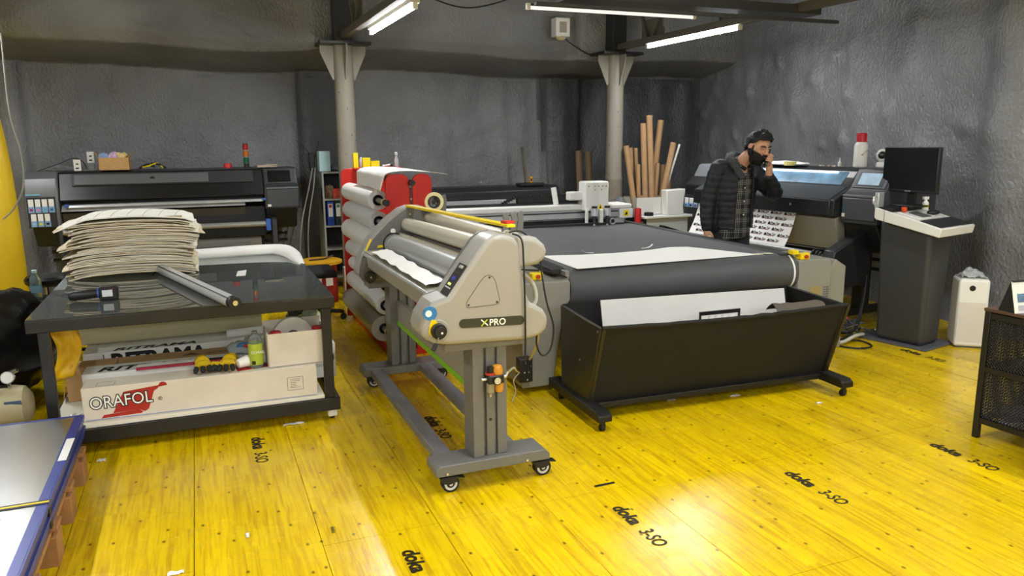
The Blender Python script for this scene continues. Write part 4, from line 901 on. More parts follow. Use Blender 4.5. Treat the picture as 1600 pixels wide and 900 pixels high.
part(lam, 'plate_label', MB().prism([(1.06,.97),(1.13,.97),(1.12,1.0),(1.10,.985),(1.07,.985)], 'y', 4.996, 5.0), YEL, world=True)
part(lam, 'plate_knob', MB().cyl((1.17,4.985,1.075),(1.17,5.0,1.075),.017,18), WHITE, world=True)
part(lam, 'plate_knob', MB().cyl((1.055,4.985,.905),(1.055,5.0,.905),.015,18), WHITE, world=True)
part(lam, 'side_tape', MB().obox((1.0,4.993,.985),(.012,.004,.10),(0,.45,0)), YEL, world=True)
# rollers
part(lam, 'supply_roller', MB().cyl((1.262,3.48,1.158),(1.275,5.0,1.112),.045,32), CREAM, world=True)
part(lam, 'supply_roller', MB().cyl((1.425,3.50,1.175),(1.43,5.0,1.15),.042,32), CREAM, world=True)
part(lam, 'idler_bar', MB().cyl((1.215,3.48,1.085),(1.225,5.0,1.045),.016,18), CREAM, world=True)
r = part(lam, 'pressure_roller', MB().cyl((1.165,3.48,1.03),(1.175,4.985,.985),.066,36), SILI, world=True)
part(r, 'roller_end_band', MB().cyl((1.1745,4.90,.988),(1.175,4.985,.985),.070,36), SILI, world=True)
part(r, 'roller_bearing', MB().cyl((1.175,4.985,.99),(1.175,5.0,.99),.075,28), BLACK, world=True)
part(lam, 'lower_roller', MB().cyl((1.155,3.48,.918),(1.165,5.0,.875),.052,32), SILI, world=True)
part(lam, 'guide_bar', MB().cyl((1.10,3.48,.995),(1.11,5.0,.945),.011,14), CHROME, world=True)
part(lam, 'rear_guard', MB().prism([(1.30,.95),(1.34,.95),(1.36,1.10),(1.32,1.12)], 'y', 3.48, 5.0), mat('guard_grey', '#7d7a73', .5), world=True)
# feed table
part(lam, 'feed_table', MB().prism([(.968,.93),(.975,.955),(1.10,.962),(1.10,.94),(.985,.925),(.99,.86),(.975,.86)], 'y', 3.485, 4.99), mat('feed_table', '#8d887c', .4), world=True, bev=.002)
part(lam, 'table_edge', MB().cyl((.972,3.485,.945),(.972,4.99,.935),.010,12), ALU, world=True)
part(lam, 'table_end', MB().prism([(.945,.765),(1.25,.765),(1.25,.86),(1.0,.93),(.96,.92),(.938,.84)], 'y', 4.90, 4.995), mat('table_end', '#5f5a51', .45), world=True, bev=.006)
kb = part(lam, 'side_knob', MB().cyl((.985,4.86,.80),(.985,4.90,.80),.036,24), BLACK, world=True, bev=.005); part(kb, 'knob_bolt', MB().cyl((.985,4.855,.80),(.985,4.86,.80),.007,10), CHROME, world=True)
mb = MB().sheet(lambda u, v: (.985+.10*u, 3.56+1.25*v, .970+.005*noise.noise(Vector((u*3, v*11, 0)))+.015*u+.003*math.sin(v*30)+.004), 8, 60, .0012)
solid('wrinkled_film', 'wrinkled white film lying along the feed table of the laminator', 'film', mb, WHITEP, smooth=60)
# frame
def column(y0, y1):
    part(lam, 'column', MB().box(1.135,1.19,y0,y1,.15,.70).box(1.19,1.262,y0+.025,y1-.02,.15,.70).box(1.262,1.312,y0+.01,y1,.15,.70).box(1.205,1.248,y0+.008,y0+.025,.15,.70), GREYST, world=True, bev=.004)
    part(lam, 'foot_beam', MB().prism([(.935,.095),(1.525,.095),(1.525,.125),(1.50,.150),(.955,.150),(.935,.13)], 'y', y0-.03, y1+.0), GREYST, world=True, bev=.005)
    part(lam, 'top_bracket', MB().box(1.0,1.43,y0+.0,y1+.03,.695,.735), GREYST, world=True, bev=.004)
column(3.32, 3.46); column(5.02, 5.16)
for y in (3.285,): 
    for x in (.99, 1.40): part(lam, 'foot_bolt', MB().cyl((x,y,.11),(x,y+.006,.11),.006,10), CHROME, world=True)
part(lam, 'cable_hole', MB().cyl((1.225,3.3275,.335),(1.225,3.33,.335),.008,12), BLACK, world=True)
WORN = mat('worn_grey_rail', '#77767a', .5, var=.22, vscale=14, stretch=(1, .3, 1))
part(lam, 'long_rail', MB().box(.985,1.065,3.46,5.0,.095,.142), WORN, world=True, bev=.004)
part(lam, 'long_rail', MB().box(1.325,1.405,3.46,5.0,.095,.142), WORN, world=True, bev=.004)
cpn = part(lam, 'cross_panel', MB().box(1.185,1.215,3.45,5.03,.43,.60), mat('cross_panel', '#8b8679', .42), world=True, bev=.004)
part(cpn, 'green_stripe', MB().box(1.182,1.186,3.46,5.02,.43,.462), mat('lime_stripe', '#78b41c', .4), world=True)
part(cpn, 'stripe_letters', text_mb('XPRO', .07, (1.1845,4.28,.495), (0,-1,0), (0,0,1), sx=1.0), MIDG, world=True, smooth=None)
HUB = MATS['hub']
for x, y, an in ((.99,3.36,.5),(1.475,3.36,.35),(.99,5.09,.3),(1.47,5.09,.3)):
    cs = part(lam, 'caster', MB().cyl((x,y,.095),(x,y,.076),.03,16).prism([(x-.03,.08),(x+.06,.08),(x+.055,.05),(x+.01,.04),(x-.02,.055)], 'y', y-.05, y+.004), BLACK, world=True, bev=.003)
    wx = x+.024; y -= .023
    part(cs, 'wheel', MB().ring((wx,y-.019,.043),(wx,y+.019,.043),.043,.032,28), RUBBER, world=True)
    part(cs, 'wheel_rim', MB().ring((wx,y-.021,.043),(wx,y+.021,.043),.032,.021,24), HUB, world=True); part(cs, 'wheel_hub', MB().cyl((wx,y-.017,.043),(wx,y+.017,.043),.021,20), BLACK, world=True); part(cs, 'axle_cap', MB().cyl((wx,y-.023,.043),(wx,y+.023,.043),.010,14), HUB, world=True)
    part(cs, 'brake_pedal', MB().obox((x+.07,y,.07),(.05,.045,.006),(0,.2,0)), BLACK, world=True, bev=.002)
# rear supply brackets
for y in (3.60, 4.93):
    for dx in (0, .055, .10):
        part(lam, 'roll_bracket', MB().prism([(1.395+dx,1.18),(1.435+dx,1.18),(1.442+dx,1.27),(1.434+dx,1.305),(1.405+dx,1.295),(1.412+dx,1.26)], 'y', y+dx*.5, y+dx*.5+.012), LMD, world=True, bev=.002)
# air regulator
REG = mat('regulator_amber', '#c98a2e', .35)
rg = part(lam, 'air_regulator', MB().box(1.195,1.275,3.265,3.325,.53,.572), BLACK, world=True, bev=.006)
part(rg, 'knob', MB().cyl((1.215,3.295,.572),(1.215,3.295,.61),.017,16), BLACK, world=True); part(rg, 'knob_ring', MB().cyl((1.215,3.295,.572),(1.215,3.295,.582),.026,18), mat('reg_red', '#b3362a', .4), world=True)
part(rg, 'amber_dome', MB().lathe([(.026,0),(.028,.02),(.022,.04),(.008,.045)], (1.25,3.295,.572), 18), REG, world=True)
part(rg, 'gauge', MB().cyl((1.237,3.255,.548),(1.237,3.268,.548),.020,20), BLACK, world=True); part(rg, 'gauge_face', MB().cyl((1.237,3.2535,.548),(1.237,3.2555,.548),.016,18), mat('gauge_face', '#c8c2a8', .4), world=True)
part(rg, 'bowl', MB().lathe([(.012,-.052),(.018,-.045),(.02,-.01),(.018,0)], (1.215,3.295,.53), 16), mat('bowl_clear', '#cfc7a8', .1, trans=.6, ior=1.3), world=True); part(rg, 'drain', MB().cyl((1.215,3.295,.46),(1.215,3.295,.478),.005,8), ALU, world=True)
part(rg, 'amber_bowl', MB().lathe([(.012,-.05),(.02,-.044),(.023,-.01),(.02,0)], (1.258,3.295,.53), 16), REG, world=True)
part(rg, 'air_fitting', MB().cyl((1.17,3.295,.55),(1.197,3.295,.55),.007,12), ALU, world=True); part(rg, 'air_fitting', MB().cyl((1.275,3.295,.553),(1.295,3.295,.553),.008,12), ALU, world=True)
part(lam, 'air_hose', MB().pipe(smoothpath([(1.293,3.295,.553),(1.34,3.38,.545),(1.52,3.75,.44),(1.72,4.2,.27),(1.82,4.40,.19)]), .006, 8), mat('hose_cream', '#d9d3b4', .4), world=True)
part(lam, 'power_cable', MB().pipe(smoothpath([(1.335,3.30,1.235),(1.365,3.262,1.21),(1.372,3.255,1.1),(1.378,3.255,.9),(1.38,3.257,.72),(1.38,3.262,.62)], 10), .0045, 7), CABLE, world=True)
part(lam, 'signal_cable', MB().pipe(smoothpath([(1.345,3.36,1.235),(1.43,3.40,1.225),(1.50,3.38,1.13),(1.515,3.36,1.0),(1.53,3.34,.88),(1.565,3.34,.76),(1.55,3.34,.65),(1.505,3.34,.62),(1.475,3.34,.68),(1.48,3.34,.76)], 8), .0045, 7), CABLE, world=True)
part(lam, 'blower_hose', MB().pipe(smoothpath([(1.36,3.5,1.02),(1.45,3.52,1.02),(1.53,3.52,.95),(1.55,3.52,.86),(1.50,3.52,.80)]), .011, 10), WCABLE, world=True)
# yellow straightedge lying on top
t = thing('yellow_straightedge', 'long bright yellow straightedge lying along the top of the laminator', 'straightedge', (1.35, 4.25, 1.2))
part(t, 'bar', MB().beam((1.295,5.05,1.232),(1.395,3.46,1.252),.045,.014), YEL, world=True, bev=.002)
part(t, 'red_tag', MB().obox((1.40,3.52,1.266),(.05,.05,.012),(0,0,.2)), mat('tag_red', '#c6362c', .4), world=True)
t = thing('tape_roll', 'cream adhesive tape roll hung on the far laminator bracket', 'tape', (1.42, 4.98, 1.25))
part(t, 'tape', MB().ring((1.43,4.90,1.262),(1.445,4.945,1.262),.062,.042,36), mat('tape_cream', '#d8cf9c', .45), world=True); part(t, 'core', MB().ring((1.43,4.902,1.262),(1.445,4.943,1.262),.0415,.036,30), BLACK, world=True); part(t, 'hub', MB().cyl((1.437,4.92,1.262),(1.437,4.95,1.262),.014,14), BLACK, world=True)
for i in range(6):
    an = i*PI/3; part(t, 'hub_spoke', MB().beam((1.437,4.935,1.262),(1.437+.036*math.cos(an),4.935,1.262+.036*math.sin(an)),.006,.006), BLACK, world=True)

# ================================================================== red roll rack behind the laminator
rk = thing('roll_rack', 'red steel roll rack with rounded end plates behind the laminator', 'rack', (1.5, 6.4, 0))
def endplate(x0, x1, y):
    cx, r_ = (x0+x1)/2, (x1-x0)/2
    prof_ = [(x1,.03),(x1,1.33)]+arc(x1-.06,1.35,.06,0,90,6)+arc(x0+.06,1.35,.06,90,180,6)+[(x0,1.33),(x0,.03)]
    part(rk, 'end_plate', MB().prism(prof_, 'y', y, y+.02), RED, world=True, bev=.003)
for y in (5.76, 7.19):
    endplate(1.305 if y < 6 else 1.222, 1.488, y); endplate(1.512, 1.665, y)
    part(rk, 'spine', MB().box(1.488,1.512,y+.004,y+.03,.03,1.30), mat('dark_red', '#5e0f0c', .4), world=True)
    part(rk, 'base_foot', MB().box(1.28,1.72,y-.02,y+.04,0,.04), RED, world=True, bev=.004)
    for z in (1.22, 1.12, 1.0): part(rk, 'bolt', MB().cyl((1.5,y-.002,z),(1.5,y+.004,z),.007,10), CHROME, world=True)
    for z in (1.205,1.045,.875,.70,.55,.365,.22): part(rk, 'roll_hook', MB().prism([(1.315,z-.03),(1.345,z-.04),(1.345,z+.01),(1.325,z+.012)], 'y', y-.004, y+.024), RED, world=True)
part(rk, 'top_bar', MB().cyl((1.5,5.70,1.345),(1.5,7.24,1.345),.022,14), BLACK, world=True)
for x in (1.30, 1.70): part(rk, 'base_rail', MB().box(x-.02,x+.02,5.78,7.2,.005,.035), RED, world=True)
for zz in (.3, .9): part(rk, 'tie_bar', MB().box(1.49,1.51,5.79,7.19,zz,zz+.03), RED, world=True)
VW = mat('vinyl_white', '#dcdbd8', .35); VG = mat('vinyl_silver', '#a9a8a4', .3, .25); VP = mat('vinyl_pale', '#cfd0cf', .3)
for i, (z, r_, m_, lb) in enumerate(((1.205,.078,VW,'topmost white vinyl roll with black core end on the red rack'),(1.04,.076,VP,'second vinyl roll from the top on the red rack'),(.865,.088,VW,'third vinyl roll from the top, thick, on the red rack'),(.69,.072,VP,'fourth vinyl roll from the top, partly hidden by the laminator plate'),(.545,.058,VW,'fifth vinyl roll from the top, thin, behind the laminator end plate'),(.39,.075,VP,'sixth vinyl roll from the top, above the silver bottom roll'),(.205,.102,VG,'thick silver grey roll at the bottom of the red rack'))):
    x = 1.29 - (r_-.078)*.6
    t = thing('vinyl_roll', lb, 'roll', (x, 6.4, z), group='vinyl rolls on the red rack')
    part(t, 'vinyl', MB().ring((x,5.86 if i > 3 else 5.97,z),(x,7.16,z),r_,.042,36), m_, world=True)
    part(t, 'core', MB().ring((x,5.85 if i > 3 else 5.96,z),(x,7.17,z),.042,.036,24), BLACK, world=True)
    part(t, 'spindle', MB().cyl((x,5.70 if i in (0,1,5,6) else 5.85,z),(x,7.2,z),.02,16), mat('spindle_tube', '#77756e', .5), world=True); part(t, 'spindle_ring', MB().cyl((x,5.72,z),(x,5.75,z),.027,16), mat('ring_tan', '#c0a878', .5), world=True); part(t, 'spindle_knob', MB().cyl((x,5.66,z),(x,5.72,z),.024,16), BLACK, world=True, bev=.004)
def drape(u, v):
    y = 5.72+1.05*v; s_ = u*.74
    if s_ < .20: x, z = 1.285+.0*s_, 1.29+s_*.525
    elif s_ < .30: tt = (s_-.20)/.10; x, z = 1.285+.118*tt*tt+.01*tt, 1.395+.042*math.sin(tt*PI/2)
    else: x, z = 1.413+(s_-.30)*.85, 1.437-.035*((s_-.30)/.44)**2
    return (x-.03*max(0, 1-v*2.2)*max(0, 1-s_/.2), y, z+.006*noise.noise(Vector((u*4, v*5, 3))))
o = solid('draped_vinyl', 'white vinyl sheet draped over the top of the red rack', 'vinyl sheet', MB().surf(drape, 30, 20), mat('drape_white', '#e5e3df', .35), smooth=70); o.modifiers.new('s', 'SOLIDIFY').thickness = .003
for i, (x, y, h, c, lb) in enumerate(((1.37,7.24,.13,'#e0d000','tall narrow yellow box on the far end of the red rack'),(1.42,7.24,.10,'#b4b0b6','grey bottle between yellow boxes on the red rack'),(1.465,7.22,.085,'#e8d800','wide yellow box in the middle of the red rack top'),(1.545,7.22,.055,'#e8d800','low yellow box at the right of the red rack top'))):
    t = thing('small_box' if i != 1 else 'small_bottle', lb, 'box' if i != 1 else 'bottle', (x, y, 1.412), group='small items on the red rack')
    if i == 1: part(t, 'body', MB().lathe([(.014,0),(.016,.005),(.016,.07),(.009,.085),(.009,.10)], n=14), mat('smallgrey', c, .4))
    else:
        part(t, 'carton', MB().box(-.022-.006*i,.022+.006*i,-.02,.02,0,h), mat('smallyellow', c, .45), bev=.002); part(t, 'lid', MB().box(-.023-.006*i,.023+.006*i,-.021,.021,h,h+.006), mat('smallyellow', c, .45))
part(rk, 'top_tray', MB().box(1.335,1.78,7.12,7.30,1.40,1.411), RED, world=True, bev=.002)
t = thing('clear_spray_bottle', 'small clear bottle standing upright on the red rack top', 'bottle', (1.75, 7.22, 1.412))
part(t, 'body', MB().lathe([(.018,0),(.02,.005),(.02,.07),(.012,.09),(.012,.11)], n=16), mat('cl', '#d4d8da', .1, trans=.6, ior=1.3)); part(t, 'cap', MB().lathe([(.014,.11),(.015,.112),(.015,.135),(.012,.138)], n=14), mat('capgrey', '#b8b8b8', .4))
t = thing('metal_tool', 'small metal hand tool with black grip lying on the red rack top', 'tool', (1.65, 7.20, 1.425))
part(t, 'shaft', MB().cyl((-.04,0,0),(.035,.01,.008),.009,10), ALU); part(t, 'grip', MB().cyl((.0,.03,.006),(.06,.03,.012),.014,12), BLACK)

# ================================================================== black plotter behind the cutter
t = thing('roll_plotter', 'long low black plotter standing behind the cutting table', 'plotter', (2.2, 8.62, 0))
part(t, 'hood', MB().prism([(0,.96),(.0,1.05),(.06,1.10),(.40,1.10),(.42,.96)], 'x', 0, 1.92), mat('plotter_black', '#26292c', .42), bev=.01)
part(t, 'hood_seam', MB().box(.02,1.9,-.002,.0,1.0,1.004), BLACK)
part(t, 'silver_bed', MB().box(.0,1.90,-.04,.40,.90,.955), ALU, bev=.004)
part(t, 'lower_bar', MB().box(.05,1.85,.02,.30,.80,.90), DARK, bev=.004)
for x in (.25, 1.65): part(t, 'leg', MB().box(x-.04,x+.04,.10,.22,.05,.80), BLACK, bev=.004); part(t, 'foot', MB().box(x-.04,x+.04,-.1,.45,.0,.06), BLACK, bev=.006)
part(t, 'blue_label', MB().box(1.36,1.45,-.0425,-.0395,.925,.95), BLUE)
part(t, 'end_cap', MB().box(1.40,1.72,.02,.16,1.10,1.135), BLACK, bev=.006)
t = thing('yellow_tool', 'small yellow and black tool standing on the black plotter', 'tool', (3.78, 8.72, 1.135))
part(t, 'handle', MB().box(-.018,.018,-.012,.012,0,.075), mat('amber_tool', '#d99a1c', .4), bev=.005); part(t, 'grip', MB().box(-.010,.010,-.014,.014,.02,.05), BLACK)
solid('wooden_lath', 'thin grey wooden lath leaning upright behind the cutting table', 'lath', MB().beam((3.99,9.08,.0),(3.91,9.3,1.56),.035,.02), mat('lath', '#6e675b', .8, var=.2))
# ================================================================== flatbed cutter
CUT = mat('cutter_grey', '#8b897f', .42, bump=.03, bscale=400)
FELT = mat('grey_felt', '#5b5c5d', .9, var=.05, vscale=3, bump=.15, bscale=300)
BELT = mat('grey_conveyor_belt', '#4f5051', .6, var=.10, vscale=5, stretch=(.5, 2, 2))
ct = thing('flatbed_cutter', 'large flatbed cutting table with grey conveyor bed and white tool head', 'cutting table', (2.05, 4.53, 0), math.radians(-2.5))
lg = part(ct, 'left_leg', MB().prism([(-.16,.04),(.06,.04),(.135,.575),(.18,.61),(.18,.735),(.17,.745),(-.18,.745),(-.18,.60),(-.16,.5)], 'y', -.03, .36), CUT, bev=.008)
part(ct, 'left_side_rail', MB().box(-.02,.19,.36,3.35,.52,.77), CUT, bev=.006)
part(ct, 'bed_rail', MB().box(.10,.20,.10,3.35,.77,.806), DARK, bev=.003); part(ct, 'bed_rail', MB().box(1.92,2.0,.06,3.35,.76,.812), DARK, bev=.003)
part(ct, 'bed', MB().box(.20,1.92,.12,3.35,.60,.808), FELT, bev=.003)
rl = part(ct, 'conveyor_roller', MB().cyl((.19,.12,.668),(2.03,.12,.668),.14,48), BELT)
part(rl, 'roller_end_band', MB().ring((1.985,.12,.668),(2.0,.12,.668),.1415,.139,48), WHITEP)
part(ct, 'belt_underside', MB().prism([(.10,.53),(.9,.48),(.9,.50),(.12,.55)], 'x', .19, 2.03), BELT)
part(ct, 'left_bracket', MB().box(.165,.195,.02,.24,.50,.80), CUT, bev=.004)
rb = part(ct, 'right_leg', MB().prism([(2.03,.04),(2.33,.04),(2.33,.70),(2.325,.735),(2.30,.762),(2.26,.768),(2.03,.768)], 'y', -.02, .42), CUT, bev=.010, seg=3)
part(ct, 'right_cover', MB().prism([(2.335,.05),(2.50,.05),(2.50,.69),(2.40,.75),(2.335,.66)], 'y', .02, .40), CUT, bev=.006)
part(rb, 'sticker', MB().box(2.14,2.24,-.0215,-.019,.46,.56), mat('sticker_tan', '#9a8a58', .5))
for i in range(6):
    for j in range(4): part(rb, 'vent_slot', MB().obox((2.265+.014*j,-.0205,.46+.018*i),(.004,.003,.012),(0,.4,0)), DARK)
part(ct, 'right_side_rail', MB().box(2.0,2.08,.42,3.35,.52,.762), CUT, bev=.006)
for x in (.05, 2.05):
    part(ct, 'rear_leg', MB().box(x-.08,x+.10,2.9,3.2,.03,.56), CUT, bev=.006)
def estop(x, y, z, tilt):
    e = part(ct, 'emergency_stop', MB().box(x-.035,x+.035,y-.035,y+.035,z,z+.045), YEL, bev=.006)
    part(e, 'red_button', MB().cyl((x+.006,y-.035,z+.024),(x+.006,y-.05,z+.024),.014,16), mat('estop_red', '#b3341f', .4)); part(e, 'guard', MB().box(x+.038,x+.046,y-.03,y+.03,z,z+.05), YEL, bev=.002); return e
estop(-.02, .10, .745, 0); estop(2.08, .02, .768, 0)
part(ct, 'yellow_clip', MB().box(1.985,2.035,.0,.06,.808,.84), YEL, bev=.004)
part(ct, 'bed_cable', MB().pipe(smoothpath([(-.14,.30,.75),(-.05,.33,.775),(.08,.1,.79),(.16,-.02,.765)]), .005, 6), CABLE)
# gantry
gy = 2.42
g = part(ct, 'gantry_beam', MB().box(-.12,1.86,gy-.01,gy+.14,.955,1.02), WHITE, bev=.018, seg=3)
part(ct, 'gantry_profile', MB().box(-.1,1.80,gy+.01,gy+.12,.865,.955), ALU, bev=.003)
part(ct, 'gantry_slot', MB().box(-.1,1.80,gy+.004,gy+.012,.93,.942), DARK); part(ct, 'gantry_slot', MB().box(-.1,1.80,gy+.004,gy+.012,.872,.879), DARK)
part(ct, 'gantry_lower', MB().box(-.1,1.80,gy+.03,gy+.12,.825,.865), BLACK, bev=.003)
part(ct, 'rack_strip', MB().box(-.1,1.82,gy-.06,gy-.02,.809,.822), DARK)
part(ct, 'beam_end', MB().box(1.70,1.93,gy-.03,gy+.16,.962,1.008), WHITE, bev=.014, seg=3)
eb = part(ct, 'drive_box', MB().box(1.79,1.94,gy-.03,gy+.14,.865,.96), WHITE, bev=.005)
part(eb, 'warning_label', MB().box(1.835,1.89,gy-.0325,gy-.029,.885,.945), YEL); part(eb, 'warning_mark', MB().prism([(1.847,.895),(1.878,.90),(1.872,.932),(1.856,.918)], 'y', gy-.034, gy-.032), INK)
part(ct, 'carriage_foot', MB().box(1.76,1.86,gy+.0,gy+.12,.815,.865), ALU, bev=.004)
ch = part(ct, 'drag_chain', MB().box(.72,1.42,gy+.05,gy+.11,1.045,1.115), BLACK, bev=.006)
for i in range(34):
    part(ch, 'chain_link', MB().box(.545+i*.026,.563+i*.026,gy+.045,gy+.115,1.022+min(.085,.012*i),1.045+min(.085,.0135*i)), BLACK, bev=.003) if i < 8 else part(ch, 'chain_link', MB().box(.545+i*.026,.563+i*.026,gy+.045,gy+.115,1.105,1.122), BLACK, bev=.003)
part(ct, 'chain_tray', MB().box(-.1,1.35,gy+.05,gy+.12,1.021,1.043), BLACK)
hd = part(ct, 'tool_head', MB().box(1.37,1.63,gy-.10,gy+.06,.955,1.245), WHITE, bev=.016, seg=3)
part(hd, 'head_recess', MB().box(1.45,1.52,gy-.104,gy-.098,.975,1.235), mat('white_shadow_plate', '#d9d9d6', .4), bev=.003)
for dx, dz in ((1.41,1.20),(1.475,1.20),(1.515,1.20),(1.60,1.20),(1.475,1.165),(1.545,1.165),(1.56,1.20)): part(hd, 'indicator', MB().cyl((dx,gy-.106,dz),(dx,gy-.10,dz),.007,10), mat('ind_tan', '#a58d72', .5))
part(hd, 'warning_label', MB().prism([(1.50,.965),(1.57,.965),(1.535,1.03)], 'y', gy-.106, gy-.10), YEL); part(hd, 'warning_mark', MB().prism([(1.525,.98),(1.545,.98),(1.537,1.015)], 'y', gy-.1075, gy-.106), INK)
part(hd, 'side_arm', MB().box(1.23,1.38,gy-.04,gy+.06,1.06,1.145), WHITE, bev=.012, seg=3)
part(hd, 'left_rail', MB().box(1.375,1.40,gy-.12,gy-.09,.84,.98), WHITE, bev=.004)
for x in (1.46, 1.60):
    tl = part(hd, 'tool_holder', MB().cyl((x,gy-.13,.91),(x,gy-.13,.985),.036,20), ALU)
    part(tl, 'tool_cap', MB().cyl((x,gy-.13,.985),(x,gy-.13,1.005),.028,18), BLACK); part(tl, 'tool_bit', MB().cyl((x,gy-.13,.83),(x,gy-.13,.91),.018,14), DARK); part(tl, 'tool_tip', MB().cyl((x,gy-.13,.812),(x,gy-.13,.83),.012,12), ALU)
part(hd, 'centre_tool', MB().box(1.51,1.55,gy-.15,gy-.10,.84,.975), WHITE, bev=.006)
part(hd, 'tool_wheel', MB().ring((1.66,gy-.14,.85),(1.66,gy-.125,.85),.032,.022,20), ALU)
# white film sheets lying on the bed
ZB = .8088
def film_outline(): return [(.255,.03),(1.05,.06),(1.76,.10),(1.74,.16),(1.58,.50),(1.50,.66),(1.36,.70),(1.12,.62),(.80,.58),(.55,.60),(.25,.66)]
mb = MB().prism(film_outline(), 'z', ZB, ZB+.0016)
o = part(None, 'white_film_sheet', mb, WHITEP); M = ct.matrix_basis.copy(); o.location = ct.location; o.rotation_euler = ct.rotation_euler
tag(o, 'large white film sheet lying flat on the front of the cutter bed', 'film sheet')
for i, (x, y, lb) in enumerate(((.62,.64,'small curled white offcut on the left of the cutter bed'),(1.17,.71,'small curled white offcut in the middle of the cutter bed'))):
    o = part(None, 'film_offcut', MB().sheet(lambda u, v: (-.05+.1*u, .02*v, .003+.028*(u if i else 1-u)**4), 8, 3, .001), WHITEP); M = Matrix.Translation(ct.location) @ Matrix.Rotation(math.radians(-2.5), 4, 'Z')
    p = M @ Vector((x, y, ZB)); o.location = p; tag(o, lb, 'offcut', group='curled offcuts on the cutter')
for i, (x, lb) in enumerate(((1.76,'thin yellowish white strip at the right front edge of the cutter bed'),(1.85,'small white paper slip on the roller beside the yellow stop'))):
    p = Matrix.Translation(ct.location) @ Matrix.Rotation(math.radians(-2.5), 4, 'Z') @ Vector((x, .12, ZB))
    solid('paper_slip', lb, 'slip', MB().obox((p.x, p.y, p.z+.003), (.08, .035, .004), (0, .05, .1)), mat('slip', '#d9d6b8', .6), group='paper slips on the cutter')
p = Matrix.Translation(ct.location) @ Matrix.Rotation(math.radians(-2.5), 4, 'Z') @ Vector((1.10, gy+.02, 1.0225))
solid('paper_strip', 'white paper strip leaning upright over the gantry behind the drag chain', 'paper strip', MB().obox((p.x, p.y+.005, p.z+.085), (.055, .003, .17), (-.12, -.12, 0)), WHITEP)
# junction box on the cutter's left leg
t = thing('junction_box', 'black electrical box hanging on the grey cable beside the cutter leg', 'electrical box', (1.885, 4.45, 0))
part(t, 'housing', MB().box(-.05,.04,-.03,.045,.11,.27), BLACK, bev=.006)
for x, z in ((-.01,.24),(.01,.18),(-.02,.18),(.025,.22),(.0,.13)): part(t, 'terminal', MB().cyl((x,-.034,z),(x,-.029,z),.006,10), CHROME)
part(t, 'white_cable', MB().pipe(smoothpath([(.02,-.02,.26),(-.06,-.3,.42),(-.20,-.65,.60),(-.34,-.95,.72)]), .009, 8), mat('hose_cream2', '#d8cfa0', .45))
part(t, 'thin_wire', MB().pipe(smoothpath([(-.05,-.02,.18),(-.10,-.04,.14),(-.09,-.05,.07),(-.13,-.08,.008)]), .003, 6), WCABLE)

# ================================================================== black catch basket in front of the cutter
BK = mat('black_basket', '#15140f', .5, var=.1, vscale=10); FAB = mat('black_fabric', '#161511', .75, bump=.12, bscale=30)
bt = thing('catch_basket', 'black fabric catch basket on skids in front of the cutting table', 'basket', (2.06, 3.72, 0), math.radians(-2.4))
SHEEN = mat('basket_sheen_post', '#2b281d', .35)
for x in (0, 1.74):
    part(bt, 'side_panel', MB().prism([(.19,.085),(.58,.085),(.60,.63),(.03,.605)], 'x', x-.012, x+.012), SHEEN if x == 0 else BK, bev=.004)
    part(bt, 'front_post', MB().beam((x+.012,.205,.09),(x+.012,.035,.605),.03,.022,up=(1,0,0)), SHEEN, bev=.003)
    f = part(bt, 'foot', MB().prism([(-.03,.065),(.72,.065),(.72,.12),(.0,.12),(-.03,.10)], 'x', x-.045, x+.045), BK, bev=.005)
    for y in (.0, .6):
        c_ = part(f, 'caster', MB().cyl((x,y,.065),(x,y,.04),.014,12).box(x-.012,x+.012,y-.012,y+.02,.018,.045), BLACK)
        part(c_, 'wheel', MB().cyl((x-.012,y+.012,.02),(x+.012,y+.012,.02),.02,16), RUBBER)
    for zz, yy in ((.58,.06),(.35,.30)): part(bt, 'bolt', MB().cyl((x-.016,yy,zz),(x-.012,yy,zz),.008,10), CHROME)
part(bt, 'front_fabric', MB().sheet(lambda u, v: (.0+1.74*u, .205-.17*v-.012*math.sin(PI*u)*math.sin(PI*v)+.004*noise.noise(Vector((u*9, v*3, 1))), .10+.505*v-.018*math.sin(PI*u)*v+.004*noise.noise(Vector((u*14, 0, 5)))), 40, 14, .006), FAB, smooth=60)
part(bt, 'fabric_hem', MB().pipe([(.0+1.74*k/24, .028, .607-.018*math.sin(PI*k/24)+.005*noise.noise(Vector((k*.9,2,1)))) for k in range(25)], .013, 8), FAB)
part(bt, 'rear_fabric', MB().sheet(lambda u, v: (1.74*u, .58+.015*v, .09+.545*v), 12, 6, .006), FAB)
part(bt, 'bottom_fabric', MB().sheet(lambda u, v: (1.74*u, .2+.38*v, .10-.02*math.sin(PI*v)), 10, 8, .006), FAB)
part(bt, 'lower_bar', MB().box(0,1.74,.165,.21,.075,.11), BK, bev=.004); part(bt, 'rear_bar', MB().box(0,1.74,.56,.60,.075,.11), BK, bev=.004)
CX = Matrix.Translation((2.06,3.72,0)) @ Matrix.Rotation(math.radians(-2.4), 4, 'Z')
def inb(mb): mb.v = [tuple(CX @ Vector(p)) for p in mb.v]; return mb
mb = MB().add([(.20,.33,.135),(1.56,.30,.135),(1.56,.42,.655),(.195,.45,.672),(.20,.336,.135),(1.56,.306,.135),(1.56,.426,.655),(.195,.456,.672)], [(0,1,2,3),(7,6,5,4),(0,4,5,1),(1,5,6,2),(2,6,7,3),(3,7,4,0)])
solid('foam_board', 'large white board offcut leaning inside the black basket', 'board', inb(mb), mat('board_white', '#d6d4d0', .55, var=.05, vscale=3))
t = thing('slatted_frame', 'thin dark frame with white slots in front of the board in the basket', 'frame', tuple(CX @ Vector((.94,.25,.12))), math.radians(-2.4))
